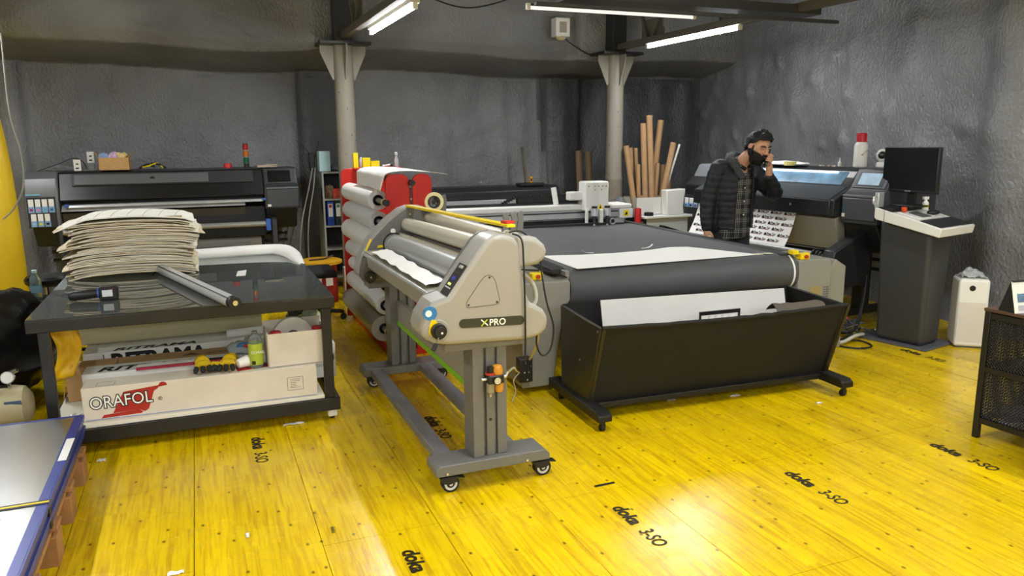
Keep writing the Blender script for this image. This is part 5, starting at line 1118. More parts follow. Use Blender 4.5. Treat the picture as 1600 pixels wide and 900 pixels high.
part(t, 'frame', MB().box(-.15,.15,0,.012,.445,.468).box(-.15,-.14,0,.012,.0,.445).box(.14,.15,0,.012,.0,.445), STEELBLK)
for i in range(5): part(t, 'slot', MB().box(-.125+i*.05,-.09+i*.05,.002,.010,.28,.44), WHITEP)
solid('kraft_offcut', 'brown paper strip tucked at the right end of the black basket', 'paper strip', inb(MB().sheet(lambda u, v: (1.28+.38*u, .12+.12*v, .57+.045*math.sin(v*PI)+.012*noise.noise(Vector((u*5, v*3, 0)))), 12, 6, .003)), mat('kraft_strip', '#5a5044', .7))

# ================================================================== cabinet corner with tubes
t = thing('white_cabinet', 'white cabinet with black side behind the cutting table', 'cabinet', (4.885, 7.85, 0))
part(t, 'body', MB().box(.02,.60,.02,.58,.03,.72), mat('cab_white', '#cfd0cc', .45), bev=.006); part(t, 'black_side', MB().box(.0,.02,.02,.58,.03,.72), BLACK, bev=.003)
part(t, 'worktop', MB().box(-.03,.64,-.02,.60,.72,.75), WHITE, bev=.006); part(t, 'label', MB().box(-.002,.0,.06,.12,.62,.68), mat('cab_label', '#b9c4cf', .5)); part(t, 'plinth', MB().box(.03,.59,.04,.56,0,.03), BLACK)
part(t, 'front_panel', MB().box(.08,.54,.012,.02,.10,.66), mat('cab_panel', '#c3c6c4', .5), bev=.003)
t = thing('open_tube_box', 'open white box holding the cardboard tubes', 'box', (5.03, 8.14, .75))
for a in ((-.20,.24,-.16,-.152,0,.21),(-.20,.24,.152,.16,0,.21),(-.20,-.192,-.152,.152,0,.21),(.232,.24,-.152,.152,0,.21),(-.20,.24,-.16,.16,0,.006)): part(t, 'wall' if a[5] > .1 else 'bottom', MB().box(*a), mat('tubebox', '#d7d5cc', .5))
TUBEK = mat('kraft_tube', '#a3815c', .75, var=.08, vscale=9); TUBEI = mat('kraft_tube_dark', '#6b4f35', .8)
def ktube(xb, yb, zb, xt, yt, zt, r_, label, m_=TUBEK, group='cardboard tubes in the white box'):
    t = thing('cardboard_tube', label, 'tube', (xb, yb, zb), group=group)
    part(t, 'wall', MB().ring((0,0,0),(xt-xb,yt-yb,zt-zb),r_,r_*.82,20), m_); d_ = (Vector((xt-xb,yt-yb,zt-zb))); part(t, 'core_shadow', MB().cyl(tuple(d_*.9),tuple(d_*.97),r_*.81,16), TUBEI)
TB = [(5.02,8.07,4.945,8.20,1.57,.034,'leftmost long cardboard tube in the white box'),(5.085,8.24,5.05,8.28,1.545,.032,'slim cardboard tube second from the left in the white box'),(5.085,8.10,5.075,8.13,1.35,.028,'short cardboard tube in front of the second one'),(5.16,8.07,5.145,8.15,1.83,.036,'tall cardboard tube left of the tallest one'),(5.245,8.06,5.215,8.13,1.925,.038,'tallest cardboard tube in the white box'),(5.295,8.20,5.45,8.24,1.87,.037,'long cardboard tube leaning right beside the tallest one'),(5.335,8.05,5.55,8.10,1.60,.037,'cardboard tube leaning right in front of the white rod'),(5.33,8.26,5.44,8.28,1.57,.03,'cardboard tube behind the two leaning ones'),(5.32,8.13,5.36,8.14,1.36,.026,'short slim cardboard tube between the leaning ones'),(5.165,8.24,5.13,8.28,1.54,.03,'dark cardboard tube behind the tall ones'),(5.06,8.01,5.055,8.01,.985,.03,'very short cardboard stub at the front of the white box')]
for x, y, xt, yt, zt, r_, lb in TB: ktube(x-.15, y, .757, xt-.15, yt, zt, r_, lb)
ktube(5.50, 8.52, 0, 5.58, 8.6, 1.32, .032, 'cardboard tube standing right of the box, shorter pair, left one', group='cardboard tubes on the floor'); ktube(5.58, 8.5, 0, 5.68, 8.6, 1.36, .034, 'cardboard tube standing right of the box, shorter pair, right one', group='cardboard tubes on the floor')
ktube(4.60, 8.9, 0, 4.62, 9.1, 1.50, .045, 'brown tube standing left of the right pillar, left one of two', mat('kraft_tube_grey', '#8a745c', .8), group='brown tubes beside the pillar'); ktube(4.72, 8.9, 0, 4.76, 9.1, 1.49, .042, 'brown tube standing left of the right pillar, right one of two', MATS['kraft_tube_grey'], group='brown tubes beside the pillar')
solid('white_rod', 'thin white rod leaning among the cardboard tubes', 'rod', MB().cyl((5.215,8.10,.757),(5.50,8.12,1.58),.014,12), WHITE)
solid('white_hood', 'white moulded plastic hood standing on the cabinet right of the tube box', 'hood', MB().prism([(5.17,.7505),(5.41,.7505),(5.395,.85),(5.41,.98),(5.44,1.045),(5.42,1.06),(5.15,1.05),(5.16,.9)], 'y', 7.84, 7.965), WHITE, bev=.012)
solid('black_puck', 'flat round black puck on the white cabinet', 'puck', MB().lathe([(.052,0),(.055,.004),(.055,.036),(.05,.04)], (4.95, 7.90, .7505), 24), RUBBER)
t = thing('red_canister', 'red canister hanging at the left edge of the white cabinet', 'canister', (4.80, 7.90, .0))
part(t, 'body', MB().lathe([(.036,.66),(.04,.665),(.04,.83),(.034,.845),(.02,.85)], n=20), mat('canister_red', '#b81f22', .35)); part(t, 'stand', MB().cyl((0,0,0),(0,0,.66),.025,14), DARK)
t = thing('water_jug', 'grey translucent plastic water jug beside the cutting table', 'jug', (4.62, 8.02, 0))
part(t, 'body', MB().lathe([(.08,.0),(.09,.01),(.09,.45),(.085,.5)]+[(.085+.008*(i % 2),.5+.03*i) for i in range(6)]+[(.07,.70),(.085,.74),(.085,.9),(.05,.96),(.03,.98)], n=22), mat('jug_grey', '#82888c', .15, trans=.4, ior=1.2))
# ================================================================== second wide-format printer along the right wall
def make_hp2():
    W = 2.45
    t = thing('wide_format_printer', 'dark wide format printer with lit window and printed sheet, along the right wall', 'printer', (5.0, 7.22, 0), math.atan2(-.995, .1), group='wide format printers')
    printer_common(t, W)
    mod = part(t, 'ink_module', MB().prism([(-.03,.90),(.60,.86),(.70,1.0),(.70,1.30),(.60,1.36),(.16,1.365),(.05,1.22),(-.03,1.16)], 'x', .0, .30), BLACK, bev=.018, seg=3)
    part(mod, 'module_cap', MB().prism([(.03,1.18),(.15,1.378),(.50,1.378),(.55,1.20)], 'x', .01, .26), mat('cap_grey', '#66696c', .4), bev=.03, seg=3)
    part(mod, 'ink_bay', MB().box(.02, .262, -.036, 0, .905, 1.05), DARK, bev=.003)
    for i in range(3): cartridge(mod, .03+i*.075, -.038, .915, .06, .10, INKC[[3, 6, 0][i]])
    # hood with the lit window
    hm = mat('hood2_black', '#1f2123', .4)
    h = part(t, 'hood', MB().prism([(-.16,1.12),(.08,1.225),(.20,1.36),(.40,1.385),(.70,1.36),(.70,1.10),(.1,1.0),(-.10,.97),(-.16,.985)], 'x', .30, W-.40), hm, bev=.010)
    part(h, 'hood_upper', MB().prism([(-.155,1.126),(.075,1.228),(.08,1.222),(-.15,1.12)], 'x', .32, W-.42), mat('hood_grey', '#3b3e41', .35))
    part(h, 'hood_cheek', MB().prism([(-.155,.98),(-.15,1.125),(.08,1.235),(.20,1.37),(.42,1.385),(.42,.99)], 'x', W-.40, W-.36), hm, bev=.006)
    part(h, 'window_frame', MB().prism([(.083,1.228),(.198,1.358),(.206,1.352),(.092,1.222)], 'x', .55, W-.42), SILV, bev=.002)
    part(h, 'window', MB().prism([(.088,1.243),(.186,1.352),(.193,1.347),(.096,1.237)], 'x', .58, W-.50), mat('lit_window', '#5c7d96', .12, emit='#7ea3ba', es=.16, var=.6, vscale=6), bev=0)
    part(h, 'window_lamp', MB().prism([(.166,1.336),(.176,1.347),(.170,1.352),(.160,1.341)], 'x', .62, W-.60), mat('window_led', '#dff2ff', .3, emit='#e6f6ff', es=1.6))
    part(h, 'hood_button', MB().cyl((1.62,-.163,1.06),(1.62,-.155,1.06),.012,14), SILV)
    # control side
    cs = part(t, 'control_housing', MB().prism([(-.06,.93),(.55,.90),(.70,1.0),(.70,1.33),(.62,1.39),(.13,1.39),(.03,1.22),(-.05,1.17)], 'x', W-.36, W), GREYP, bev=.012)
    part(cs, 'bezel', MB().prism([(.030,1.232),(.112,1.372),(.122,1.368),(.04,1.226)], 'x', W-.345, W-.02), mat('bezel2', '#4a4d50', .35), bev=.002)
    part(cs, 'screen_frame', MB().prism([(.036,1.246),(.104,1.362),(.114,1.358),(.046,1.24)], 'x', W-.31, W-.05), BLACK)
    part(cs, 'touchscreen', MB().prism([(.040,1.258),(.096,1.354),(.106,1.35),(.05,1.252)], 'x', W-.29, W-.085), mat('lit_screen', '#8fa6b8', .15, emit='#a8bccb', es=.28, var=.25, vscale=12))
    part(cs, 'drawer', MB().box(W-.345, W-.01, -.075, -.05, .96, 1.15), mat('drawer2_grey', '#46494d', .4), bev=.010)
    part(cs, 'drawer_lip', MB().box(W-.345, W-.01, -.07, -.03, 1.155, 1.175), mat('lip_grey', '#6a6c6f', .4), bev=.004)
    part(cs, 'label_sticker', MB().box(W-.335, W-.305, -.077, -.074, .985, 1.015), WHITEP); part(cs, 'label_sticker', MB().box(W-.33, W-.31, -.077, -.074, 1.03, 1.10), mat('label_teal', '#2c5d66', .5))
    part(t, 'under_control', MB().prism([(-.03,.93),(.55,.90),(.42,.62),(.10,.70)], 'x', W-.36, W-.02), BLACK, bev=.015)
    part(t, 'media_exit', MB().prism([(-.10,.96),(.02,1.0),(.05,.75),(-.02,.68)], 'x', .5, W-.38), mat('exit_cream', '#8e8879', .45), bev=.004)
    # take-up
    sp = part(t, 'take_up_spindle', MB().cyl((-.12,-.30,.66),(W-.40,-.30,.66),.028,18), mat('spindle_grey', '#9a9a97', .35, .4))
    for k in range(3): part(sp, 'spindle_disc', MB().cyl((W-.40+.035*k,-.30,.66),(W-.385+.035*k,-.30,.66),.05-.006*k,22), BLACK)
    part(sp, 'spindle_core', MB().cyl((W-.42,-.30,.66),(W-.20,-.30,.66),.02,14), CHROME)
    part(t, 'take_up_motor', MB().prism([(-.42,.50),(-.36,.72),(.0,.86),(.10,.80),(.10,.40),(-.30,.40)], 'x', W-.26, W-.14), BLACK, bev=.012); part(t, 'take_up_arm', MB().prism([(-.38,.58),(-.3,.72),(.1,.60),(.1,.45),(-.3,.50)], 'x', -.08, .0), BLACK, bev=.01)
    # printed media
    md = part(t, 'printed_media', MB().sheet(lambda u, v: (.36+(W-1.14)*u, -.13-.15*v+.02*math.sin(v*PI), .985-.34*v), 10, 10, .001), WHITEP)
    IC, RT = mat('print_black', '#1f1f22', .6), mat('print_maroon', '#8a3a48', .6)
    for r_ in range(6):
        for c_ in range(11):
            v = .10+r_*.145; x = .38+c_*.165+(.07 if r_ % 2 else 0)
            if x > W-.91: continue
            y = -.13-.15*v+.02*math.sin(v*PI); z = .985-.34*v; s_ = Vector((0,-.15+.02*PI*math.cos(v*PI),-.34)).normalized(); n_ = Vector((0,s_.z,-s_.y))
            if n_.y > 0: n_ = -n_
            o_ = Vector((x,y,z))+n_*.0015; up = -s_
            pts = [o_, o_+Vector((.03,0,0)), o_+Vector((.03,0,0))+up*.018, o_+Vector((.015,0,0))+up*.032, o_+up*.018]
            part(md, 'print_icon', MB().add(pts, [tuple(range(5))]), IC, smooth=None)
            part(md, 'print_text', text_mb('Free Tur', .03, tuple(o_+Vector((.034,0,0))+up*.008), (1,0,0), tuple(up), depth=.0003, bold=.001), IC, smooth=None)
            part(md, 'print_bar', MB().add([o_+Vector((.03,0,0)), o_+Vector((.125,0,0)), o_+Vector((.125,0,0))+up*.006, o_+Vector((.03,0,0))+up*.006], [(0,1,2,3)]), RT, smooth=None)
    part(md, 'yellow_border', MB().sheet(lambda u, v: (.36+(W-1.14)*u, -.283-.012*v, .645-.05*v), 4, 3, .001), mat('yellow_print', '#a88b1e', .6, var=.4, vscale=40))
    return t
make_hp2()
HP2 = Matrix.Translation((5.0, 7.22, 0)) @ Matrix.Rotation(math.atan2(-.995, .1), 4, 'Z')
def hp(x, y, z): return tuple(HP2 @ Vector((x, y, z)))
z0 = 1.388
b = hp(1.965, .30, 1.39)
t = thing('plastic_bottle', 'white plastic bottle with red cap standing on the right printer', 'bottle', b)
part(t, 'body', MB().lathe([(.052,0),(.058,.008),(.058,.19),(.052,.21),(.036,.225)], n=28), mat('bottle_white', '#d5d5d0', .4)); part(t, 'cap', MB().lathe([(.038,.222),(.042,.226),(.042,.295),(.036,.302)], n=24), mat('bottle_red', '#b3182a', .35))
part(t, 'lettering', text_mb('BIOTEX', .024, (-.034,-.0500,.10), (.75,-.18,.6), (-.6,.0,.8)), mat('letter_red', '#a33a3a', .5), smooth=None)
p = hp(1.70, .36, z0); t = thing('dropper_bottle', 'tiny white dropper bottle with thin tip on the right printer', 'bottle', p)
part(t, 'body', MB().lathe([(.014,0),(.016,.004),(.016,.04),(.007,.05),(.005,.07),(.002,.085)], n=14), WHITE)
mb = MB().sph(hp(1.05,.36,z0+.012),(.14,.30,.028),26,10); mb.v = [(q[0],q[1],max(z0+.002,q[2]+.012*noise.noise(Vector(q)*9))) for q in mb.v]
solid('white_cloth', 'folded white cloth lying on top of the right printer', 'cloth', mb, WHITEP, smooth=60)
solid('yellow_tape_roll', 'pale yellow tape roll standing beside the white cloth on the printer', 'tape', MB().ring(hp(1.22,.24,z0+.001),hp(1.22,.24,z0+.038),.055,.038,28), mat('tape_yellow', '#d8cf7a', .5))
mb = MB()
for i in range(9): q = hp(1.50+.03*i+random.uniform(-.01,.01), .32+random.uniform(-.03,.03), z0+.006); mb.obox(q, (.022,.016,.012), (0,0,random.uniform(0,3)))
solid('small_parts', 'little heap of brown and white small parts on the right printer', 'parts', mb, mat('smallparts', '#b9ab98', .6, var=.5, vscale=60), kind='stuff')
q = hp(.30, .40, 1.38); solid('white_adapter', 'small white adapter on the printer behind the man', 'adapter', MB().obox((q[0], q[1], q[2]+.05), (.07, .06, .09)), WHITE, bev=.006)
q = hp(2.14, .36, 1.392); t = thing('security_camera', 'small white round security camera beside the monitor', 'camera', q)
part(t, 'base', MB().lathe([(.045,0),(.05,.006),(.05,.03),(.04,.045),(.03,.05)], n=24), WHITE); hd_ = part(t, 'head', MB().sph((0,0,.105),(.052,.052,.058),24,16), WHITE); part(hd_, 'face', MB().sph((-.026,-.022,.108),(.036,.034,.034),20,12), BLACK); part(hd_, 'lens', MB().sph((-.056,-.044,.11),(.012,.012,.012),12,8), mat('lens', '#5a5f66', .1))

# ================================================================== operator kiosk
KG = mat('kiosk_grey', '#3b3c3b', .38, var=.05, vscale=4)
kz = math.radians(13)
kt = thing('operator_kiosk', 'dark grey operator pedestal with sloping white desk top beside the right wall', 'pedestal', (5.33, 4.50, 0), kz)
part(kt, 'base_plate', MB().prism([(-.22,-.27),(.17,-.27),(.22,-.2),(.22,.36),(-.22,.36)], 'z', 0, .018), mat('kiosk_base', '#5a5c62', .4), bev=.004)
def frus(x0,x1,y0,y1,z0,X0,X1,Y0,Y1,z1):
    return MB().add([(x0,y0,z0),(x1,y0,z0),(x1,y1,z0),(x0,y1,z0),(X0,Y0,z1),(X1,Y0,z1),(X1,Y1,z1),(X0,Y1,z1)], [(3,2,1,0),(4,5,6,7),(0,1,5,4),(1,2,6,5),(2,3,7,6),(3,0,4,7)])
part(kt, 'column', frus(-.165,.10,-.20,.19,.018,-.19,.16,-.215,.21,1.0), KG, bev=.035, seg=4)
part(kt, 'side_screw', MB().cyl((-.215,.16,.10),(-.205,.16,.10),.008,10).cyl((-.225,.16,.55),(-.215,.16,.55),.008,10), CHROME)
dk = part(kt, 'desk_top', MB().prism([(-.30,.905),(-.315,.972),(.20,1.10),(.225,1.10),(.225,1.02),(.21,1.005)], 'x', -.255, .27), WHITE, bev=.006)
part(dk, 'desk_joint', MB().box(-.2562,-.254,.14,.143,.99,1.085), DARK)
sl_ = math.atan2(.135, .59)
part(dk, 'black_mat', MB().obox((.01,-.215,1.001),(.49,.17,.004),(sl_,0,0)), BLACK)
part(dk, 'white_tray', MB().obox((.0,-.03,1.048),(.40,.19,.008),(sl_,0,0)), WHITE, bev=.002)
part(dk, 'grey_touchpad', MB().obox((-.06,-.04,1.052),(.13,.12,.006),(sl_,0,0)), MIDG)
part(dk, 'desk_back', MB().box(-.25,.265,.08,.22,1.07,1.105), BLACK, bev=.003)
def kk(x, y, z): return tuple(Matrix.Translation((5.33,4.50,0)) @ Matrix.Rotation(kz,4,'Z') @ Vector((x,y,z)))
mo = kk(.0, .10, 1.105)
t = thing('monitor', 'black flat monitor standing on the operator pedestal', 'monitor', mo, math.radians(-94))
part(t, 'panel', MB().box(-.275,.275,-.01,.03,.11,.47), BLACK, bev=.006); part(t, 'screen', MB().box(-.268,.268,-.0115,-.0095,.135,.463), mat('screen_off', '#15181b', .25)); part(t, 'logo', MB().box(-.03,.03,-.0118,-.0098,.117,.128), SILV)
part(t, 'neck', MB().box(-.04,.04,.03,.055,.0,.25), BLACK, bev=.005); part(t, 'foot', MB().box(-.12,.12,-.06,.10,0,.012), BLACK, bev=.006)
q = kk(.09,-.07,1.05); t = thing('computer_mouse', 'black computer mouse on the white tray of the pedestal', 'mouse', q, kz-.6)
part(t, 'shell', MB().sph((0,0,.012),(.052,.03,.020),20,12), BLACK); part(t, 'wheel', MB().cyl((-.03,-.003,.028),(-.03,.003,.028),.006,10), MIDG)
q = kk(-.15,.04,1.072); t = thing('orange_cap', 'small orange red cap standing on the pedestal tray', 'cap', q); part(t, 'skirt', MB().lathe([(.02,.0),(.022,.003),(.022,.03),(.019,.034)], n=18), mat('orange_red', '#c9451f', .4)); part(t, 'top_ring', MB().ring((0,0,.034),(0,0,.038),.019,.012,18), mat('orange_red', '#c9451f', .4))
q = kk(.15,.03,1.07); t = thing('glue_bottle', 'small white squeeze bottle with yellow label on the pedestal tray', 'bottle', q)
part(t, 'body', MB().lathe([(.022,0),(.025,.004),(.025,.06),(.012,.075),(.012,.085)], n=18), WHITE); part(t, 'trigger', MB().box(-.03,.025,-.012,.012,.085,.11), WHITE, bev=.004); part(t, 'label', MB().ring((0,0,.02),(0,0,.045),.0256,.025,18), mat('label_yellow', '#c9bb4a', .5))
part(kt, 'arm_plate', MB().box(-.25,-.17,.20,.235,1.10,1.22), ALU, bev=.004); part(kt, 'arm_hook', MB().pipe(smoothpath([(-.25,.215,1.19),(-.29,.215,1.18),(-.295,.215,1.14),(-.26,.215,1.12)]), .010, 8), ALU)

# cables on the floor between basket and kiosk
for i, (pts, r_, m_, lb) in enumerate((
    ([(4.75,4.95,.012),(4.85,4.80,.012),(4.98,4.72,.05),(5.06,4.74,.25),(5.12,4.78,.40)], .010, CABLE, 'black cable rising from the floor to the pedestal side'),
    ([(4.55,4.55,.012),(4.72,4.60,.015),(4.9,4.62,.10),(5.04,4.70,.30),(5.10,4.74,.50)], .009, CABLE, 'thin black cable running diagonally up beside the pedestal'),
    ([(4.45,4.58,.012),(4.62,4.5,.03),(4.78,4.52,.06),(4.95,4.6,.04),(5.02,4.66,.012)], .014, mat('cable_white', '#c9c7bf', .45), 'pale grey cable arching over the floor beside the pedestal'),
    ([(4.50,4.70,.012),(4.62,4.38,.012),(4.80,4.36,.012),(4.85,4.52,.012),(4.7,4.62,.02)], .007, CABLE, 'thin black cable loop lying in front of the cable pile'),
    ([(4.60,4.9,.25),(4.62,4.92,.10),(4.7,4.85,.03),(4.85,4.9,.03),(5.0,4.9,.1)], .010, CABLE, 'thick black cable hanging behind the cable pile'))):
    solid('floor_cable', lb, 'cable', MB().pipe(smoothpath([(q_[0]+.10, q_[1]+.10, q_[2]) for q_ in pts], 8), r_, 8), m_, group='cables on the floor by the pedestal')
mb = MB()
for k in range(26):
    c = Vector((4.88+random.uniform(-.14,.18), 4.84+random.uniform(-.12,.12), random.uniform(.015,.09))); mb.pipe(smoothpath([c+Vector((random.uniform(-.12,.12),random.uniform(-.10,.10),random.uniform(-.0,.09))) for _ in range(4)], 5), random.choice((.005,.007,.009)), 6)
mb.v = [(p_[0], p_[1], max(.006, p_[2])) for p_ in mb.v]
solid('cable_tangle', 'dark tangle of cables on the floor between basket and pedestal', 'cables', mb, mat('tangle', '#4a4d50', .5, var=.8, vscale=20), kind='stuff')
solid('red_plug', 'small red plug lying in the cable tangle', 'plug', MB().cyl((4.82,4.80,.16),(4.90,4.78,.17),.024,14).cyl((4.90,4.78,.17),(4.94,4.77,.17),.014,12), mat('plug_red', '#a02833', .45))

# ================================================================== air purifier, shelf rack with shoes
pz = math.radians(-38)
t = thing('air_purifier', 'white air purifier tower standing on the yellow floor by the wall', 'air purifier', (5.65, 4.235, 0), pz)
part(t, 'body', MB().box(-.105,.115,-.115,.105,.012,.555), WHITE, bev=.022, seg=4); part(t, 'base', MB().box(-.09,.10,-.10,.09,0,.014), MIDG)
part(t, 'grille', MB().box(-.095,.095,-.1165,-.114,.05,.37), mat('puri_grille', '#dcd9d0', .5, bump=.5, bscale=260)); part(t, 'display', MB().cyl((-.01,-.1185,.485),(-.01,-.113,.485),.022,24), INK); part(t, 'top_grille', MB().box(-.09,.10,-.10,.09,.555,.559), mat('puri_top', '#c9c7c2', .5))
mb = MB().sheet(lambda u, v: (-.085+.18*u, -.09+.16*v, .567+.035*abs(noise.noise(Vector((u*4, v*4, 7))))+.05*math.sin(PI*u)*math.sin(PI*v)), 16, 14, .001)
mb.v = [tuple(Matrix.Translation((5.65,4.235,0)) @ Matrix.Rotation(pz,4,'Z') @ Vector(p_)) for p_ in mb.v]
solid('plastic_wrap', 'crumpled clear plastic wrap lying on the air purifier', 'wrap', mb, mat('wrap_clear', '#d9dddd', .12, trans=.5, ior=1.2), smooth=80)
# low black mesh rack
rt = thing('mesh_rack', 'low black steel rack with mesh sides and brown top at the right edge', 'rack', (3.93, 2.84, 0), math.radians(4))
PB = mat('rack_black', '#1a1815', .45)
RX, RY = .42, -1.0
for x in (.015, RX):
    for y in (-.015, RY): part(rt, 'post', MB().box(x-.016,x+.016,y-.016,y+.016,.0,.725), PB, bev=.002)
part(rt, 'wooden_top', MB().box(-.005,RX+.02,RY-.02,.005,.725,.742), mat('walnut_top', '#4d3729', .5, var=.15, stretch=(6,1,1)), bev=.002)
for z in (.70, .40, .105):
    part(rt, 'rail', MB().box(.003,.028,RY,-.02,z-.016,z+.016), PB); part(rt, 'rail', MB().box(RX-.012,RX+.012,RY,-.02,z-.016,z+.016), PB)
    part(rt, 'cross_rail', MB().box(.02,RX,-.027,-.004,z-.016,z+.016), PB)
def mesh_panel(fn, nu, nv):
    m = MB()
    for i in range(-nv, nu):
        for s_ in (0, 1):
            a_ = (max(i,0), max(-i,0)); ln = min(nu-a_[0], nv-a_[1])
            if ln <= 0: continue
            p0, p1 = (a_[0]/nu, a_[1]/nv), ((a_[0]+ln)/nu, (a_[1]+ln)/nv)
            if s_: p0, p1 = (p0[0], 1-p0[1]), (p1[0], 1-p1[1])
            m.cyl(fn(*p0), fn(*p1), .0030, 4, caps=False)
    return m
for z0_, z1_ in ((.416,.684),(.121,.384)):
    part(rt, 'side_mesh', mesh_panel(lambda u, v: (.015, -.03+(RY+.06)*u, z0_+(z1_-z0_)*v), 54, 15), PB, kind='stuff')
    part(rt, 'end_mesh', mesh_panel(lambda u, v: (.03+(RX-.05)*u, -.015, z0_+(z1_-z0_)*v), 21, 15), PB, kind='stuff')
for z in (.40, .105): part(rt, 'shelf_mesh', mesh_panel(lambda u, v: (.03+(RX-.04)*u, -.03+(RY+.06)*v, z), 10, 24), PB, kind='stuff')
RT_ = Matrix.Translation((3.93,2.84,0)) @ Matrix.Rotation(math.radians(4),4,'Z')
def shoe(x, y, z, rz, label, m_):
    p_ = RT_ @ Vector((x, y, z)); t = thing('shoe', label, 'shoe', tuple(p_), rz, group='shoes in the mesh rack')
    u_ = MB().pipe(smoothpath([(-.13,0,.05),(-.10,0,.06),(-.04,0,.062),(.03,0,.05),(.10,0,.036),(.14,0,.03)], 4), [.030,.036,.040,.042,.044,.045,.045,.045,.045,.045,.045,.045,.045,.044,.043,.042,.040,.037,.034,.030,.022], 16)
    u_.v = [(q_[0], q_[1]*.95, max(.016, q_[2])) for q_ in u_.v]; part(t, 'upper', u_, m_); part(t, 'collar', MB().ring((-.08,0,.085),(-.075,0,.10),.036,.028,20), m_)
    part(t, 'sole', MB().prism([(-.14,-.03),(-.06,-.036),(.06,-.045),(.12,-.04),(.15,0),(.12,.04),(.06,.045),(-.06,.036),(-.14,.03)], 'z', 0, .018), WHITE, bev=.003)
    for i in range(4): part(t, 'lace', MB().cyl((-.03+.022*i,-.025,.098-.012*i),(-.02+.022*i,.025,.098-.012*i),.003,6), WHITEP)
SG = mat('shoe_grey', '#6f6f6c', .8, var=.15, vscale=30); SB = mat('shoe_light', '#8c8b86', .8, var=.15, vscale=30)
shoe(.17,-.18,.107,-.3,'dark grey sneaker on the lower shelf of the mesh rack', SG); shoe(.19,-.37,.107,-.25,'lighter grey sneaker nearer the camera on the lower rack shelf', SB)
mb = MB().sheet(lambda u, v: (.06+.30*u, -.10-.32*v, .41+.10*math.sin(PI*min(1,v*1.1+.05))*(.6+.4*u)+.03*noise.noise(Vector((u*4, v*4, 2)))), 14, 14, .01); mb.v = [tuple(RT_ @ Vector(p_)) for p_ in mb.v]
solid('grey_cloth', 'folded grey cloth on the upper shelf of the mesh rack', 'cloth', mb, mat('cloth_grey', '#66676a', .9), smooth=60)
t = thing('desk_calendar', 'tent shaped desk calendar with picture on the brown rack top', 'calendar', tuple(RT_ @ Vector((.09,-.14,.742))), math.radians(-8))
t.scale = (1.2, 1.2, 1.2)
def leaf(y0, y1, z1): return MB().add([(-.075,y0,0),(.075,y0,0),(.075,y1,z1),(-.075,y1,z1),(-.075,y0+.003,0),(.075,y0+.003,0),(.075,y1+.003,z1),(-.075,y1+.003,z1)], [(0,1,2,3),(7,6,5,4),(0,4,5,1),(1,5,6,2),(2,6,7,3),(3,7,4,0)])
part(t, 'page', leaf(-.035,0,.135), WHITEP); part(t, 'backing', leaf(.05,.003,.135), BLACK); part(t, 'side_flap', MB().prism([(-.03,0),(.05,0),(.003,.133)], 'x', -.076, -.0745), BLACK)
def onpage(x0,x1,s0,s1): return MB().add([(x0,-.0365+.035*s0,.135*s0),(x1,-.0365+.035*s0,.135*s0),(x1,-.0365+.035*s1,.135*s1),(x0,-.0365+.035*s1,.135*s1)], [(0,1,2,3)])
part(t, 'picture', onpage(-.055,-.01,.35,.62), mat('cal_blue', '#54718c', .5, var=.5, vscale=40)); part(t, 'picture', onpage(.0,.03,.4,.85), mat('cal_grey', '#8b8d92', .5, var=.3, vscale=30)); part(t, 'grid', onpage(-.055,-.005,.08,.25), mat('cal_lines', '#b9bbc0', .6))
part(t, 'binding', MB().cyl((-.07,.001,.137),(.07,.001,.137),.005,8), BLACK)
t = thing('white_mug', 'white cup on the brown rack top at the picture edge', 'cup', tuple(RT_ @ Vector((.10,-.27,.742)))); part(t, 'cup', MB().lathe([(.025,0),(.03,.004),(.033,.06),(.034,.075)], n=20), WHITE); part(t, 'handle', MB().pipe([(.034+.018*math.sin(a_*PI/6), 0, .06-.04*a_/6) for a_ in range(7)], .004, 6), WHITE)
p_ = (3.80, 2.36, 0)
t = thing('black_bin', 'black rounded plastic bin at the lower right edge of the picture', 'bin', p_); part(t, 'body', MB().box(-.055,.22,-.28,.06,.0,.13), BLACK, bev=.03, seg=4); part(t, 'lid', MB().box(-.05,.215,-.275,.055,.131,.15), BLACK, bev=.008)

# floor debris
for i, (x, y, sx, sy, lb) in enumerate(((-.59,4.40,.035,.03,'crumpled white paper ball on the floor beside the metal sheets'),(-.2,3.06,.05,.02,'small white torn strip on the floor left of the centre seam'),(.08,3.26,.012,.035,'tiny white slip lying lengthwise on the floor seam'),(.42,4.55,.10,.02,'thin white scraps on the floor in front of the table'),(2.72,4.02,.05,.02,'white scrap on the floor under the basket'),(3.15,3.93,.06,.02,'second white scrap on the floor under the basket'),(3.55,3.60,.035,.02,'pale scrap on the floor right of the basket'))):
    sx, sy = sx*.6, sy*.6
    mb = MB().sheet(lambda u, v: (x-sx+2*sx*u, y-sy+2*sy*v, .004+.012*abs(noise.noise(Vector((u*5+i, v*4, i))))), 7, 5, .002)
    solid('paper_scrap', lb, 'scrap', mb, WHITEP, group='paper scraps on the floor')
solid('black_strip', 'short black strip lying on the yellow floor right of the laminator', 'strip', MB().obox((1.73,3.10,.003),(.11,.012,.004),(0,0,.02)), INK)
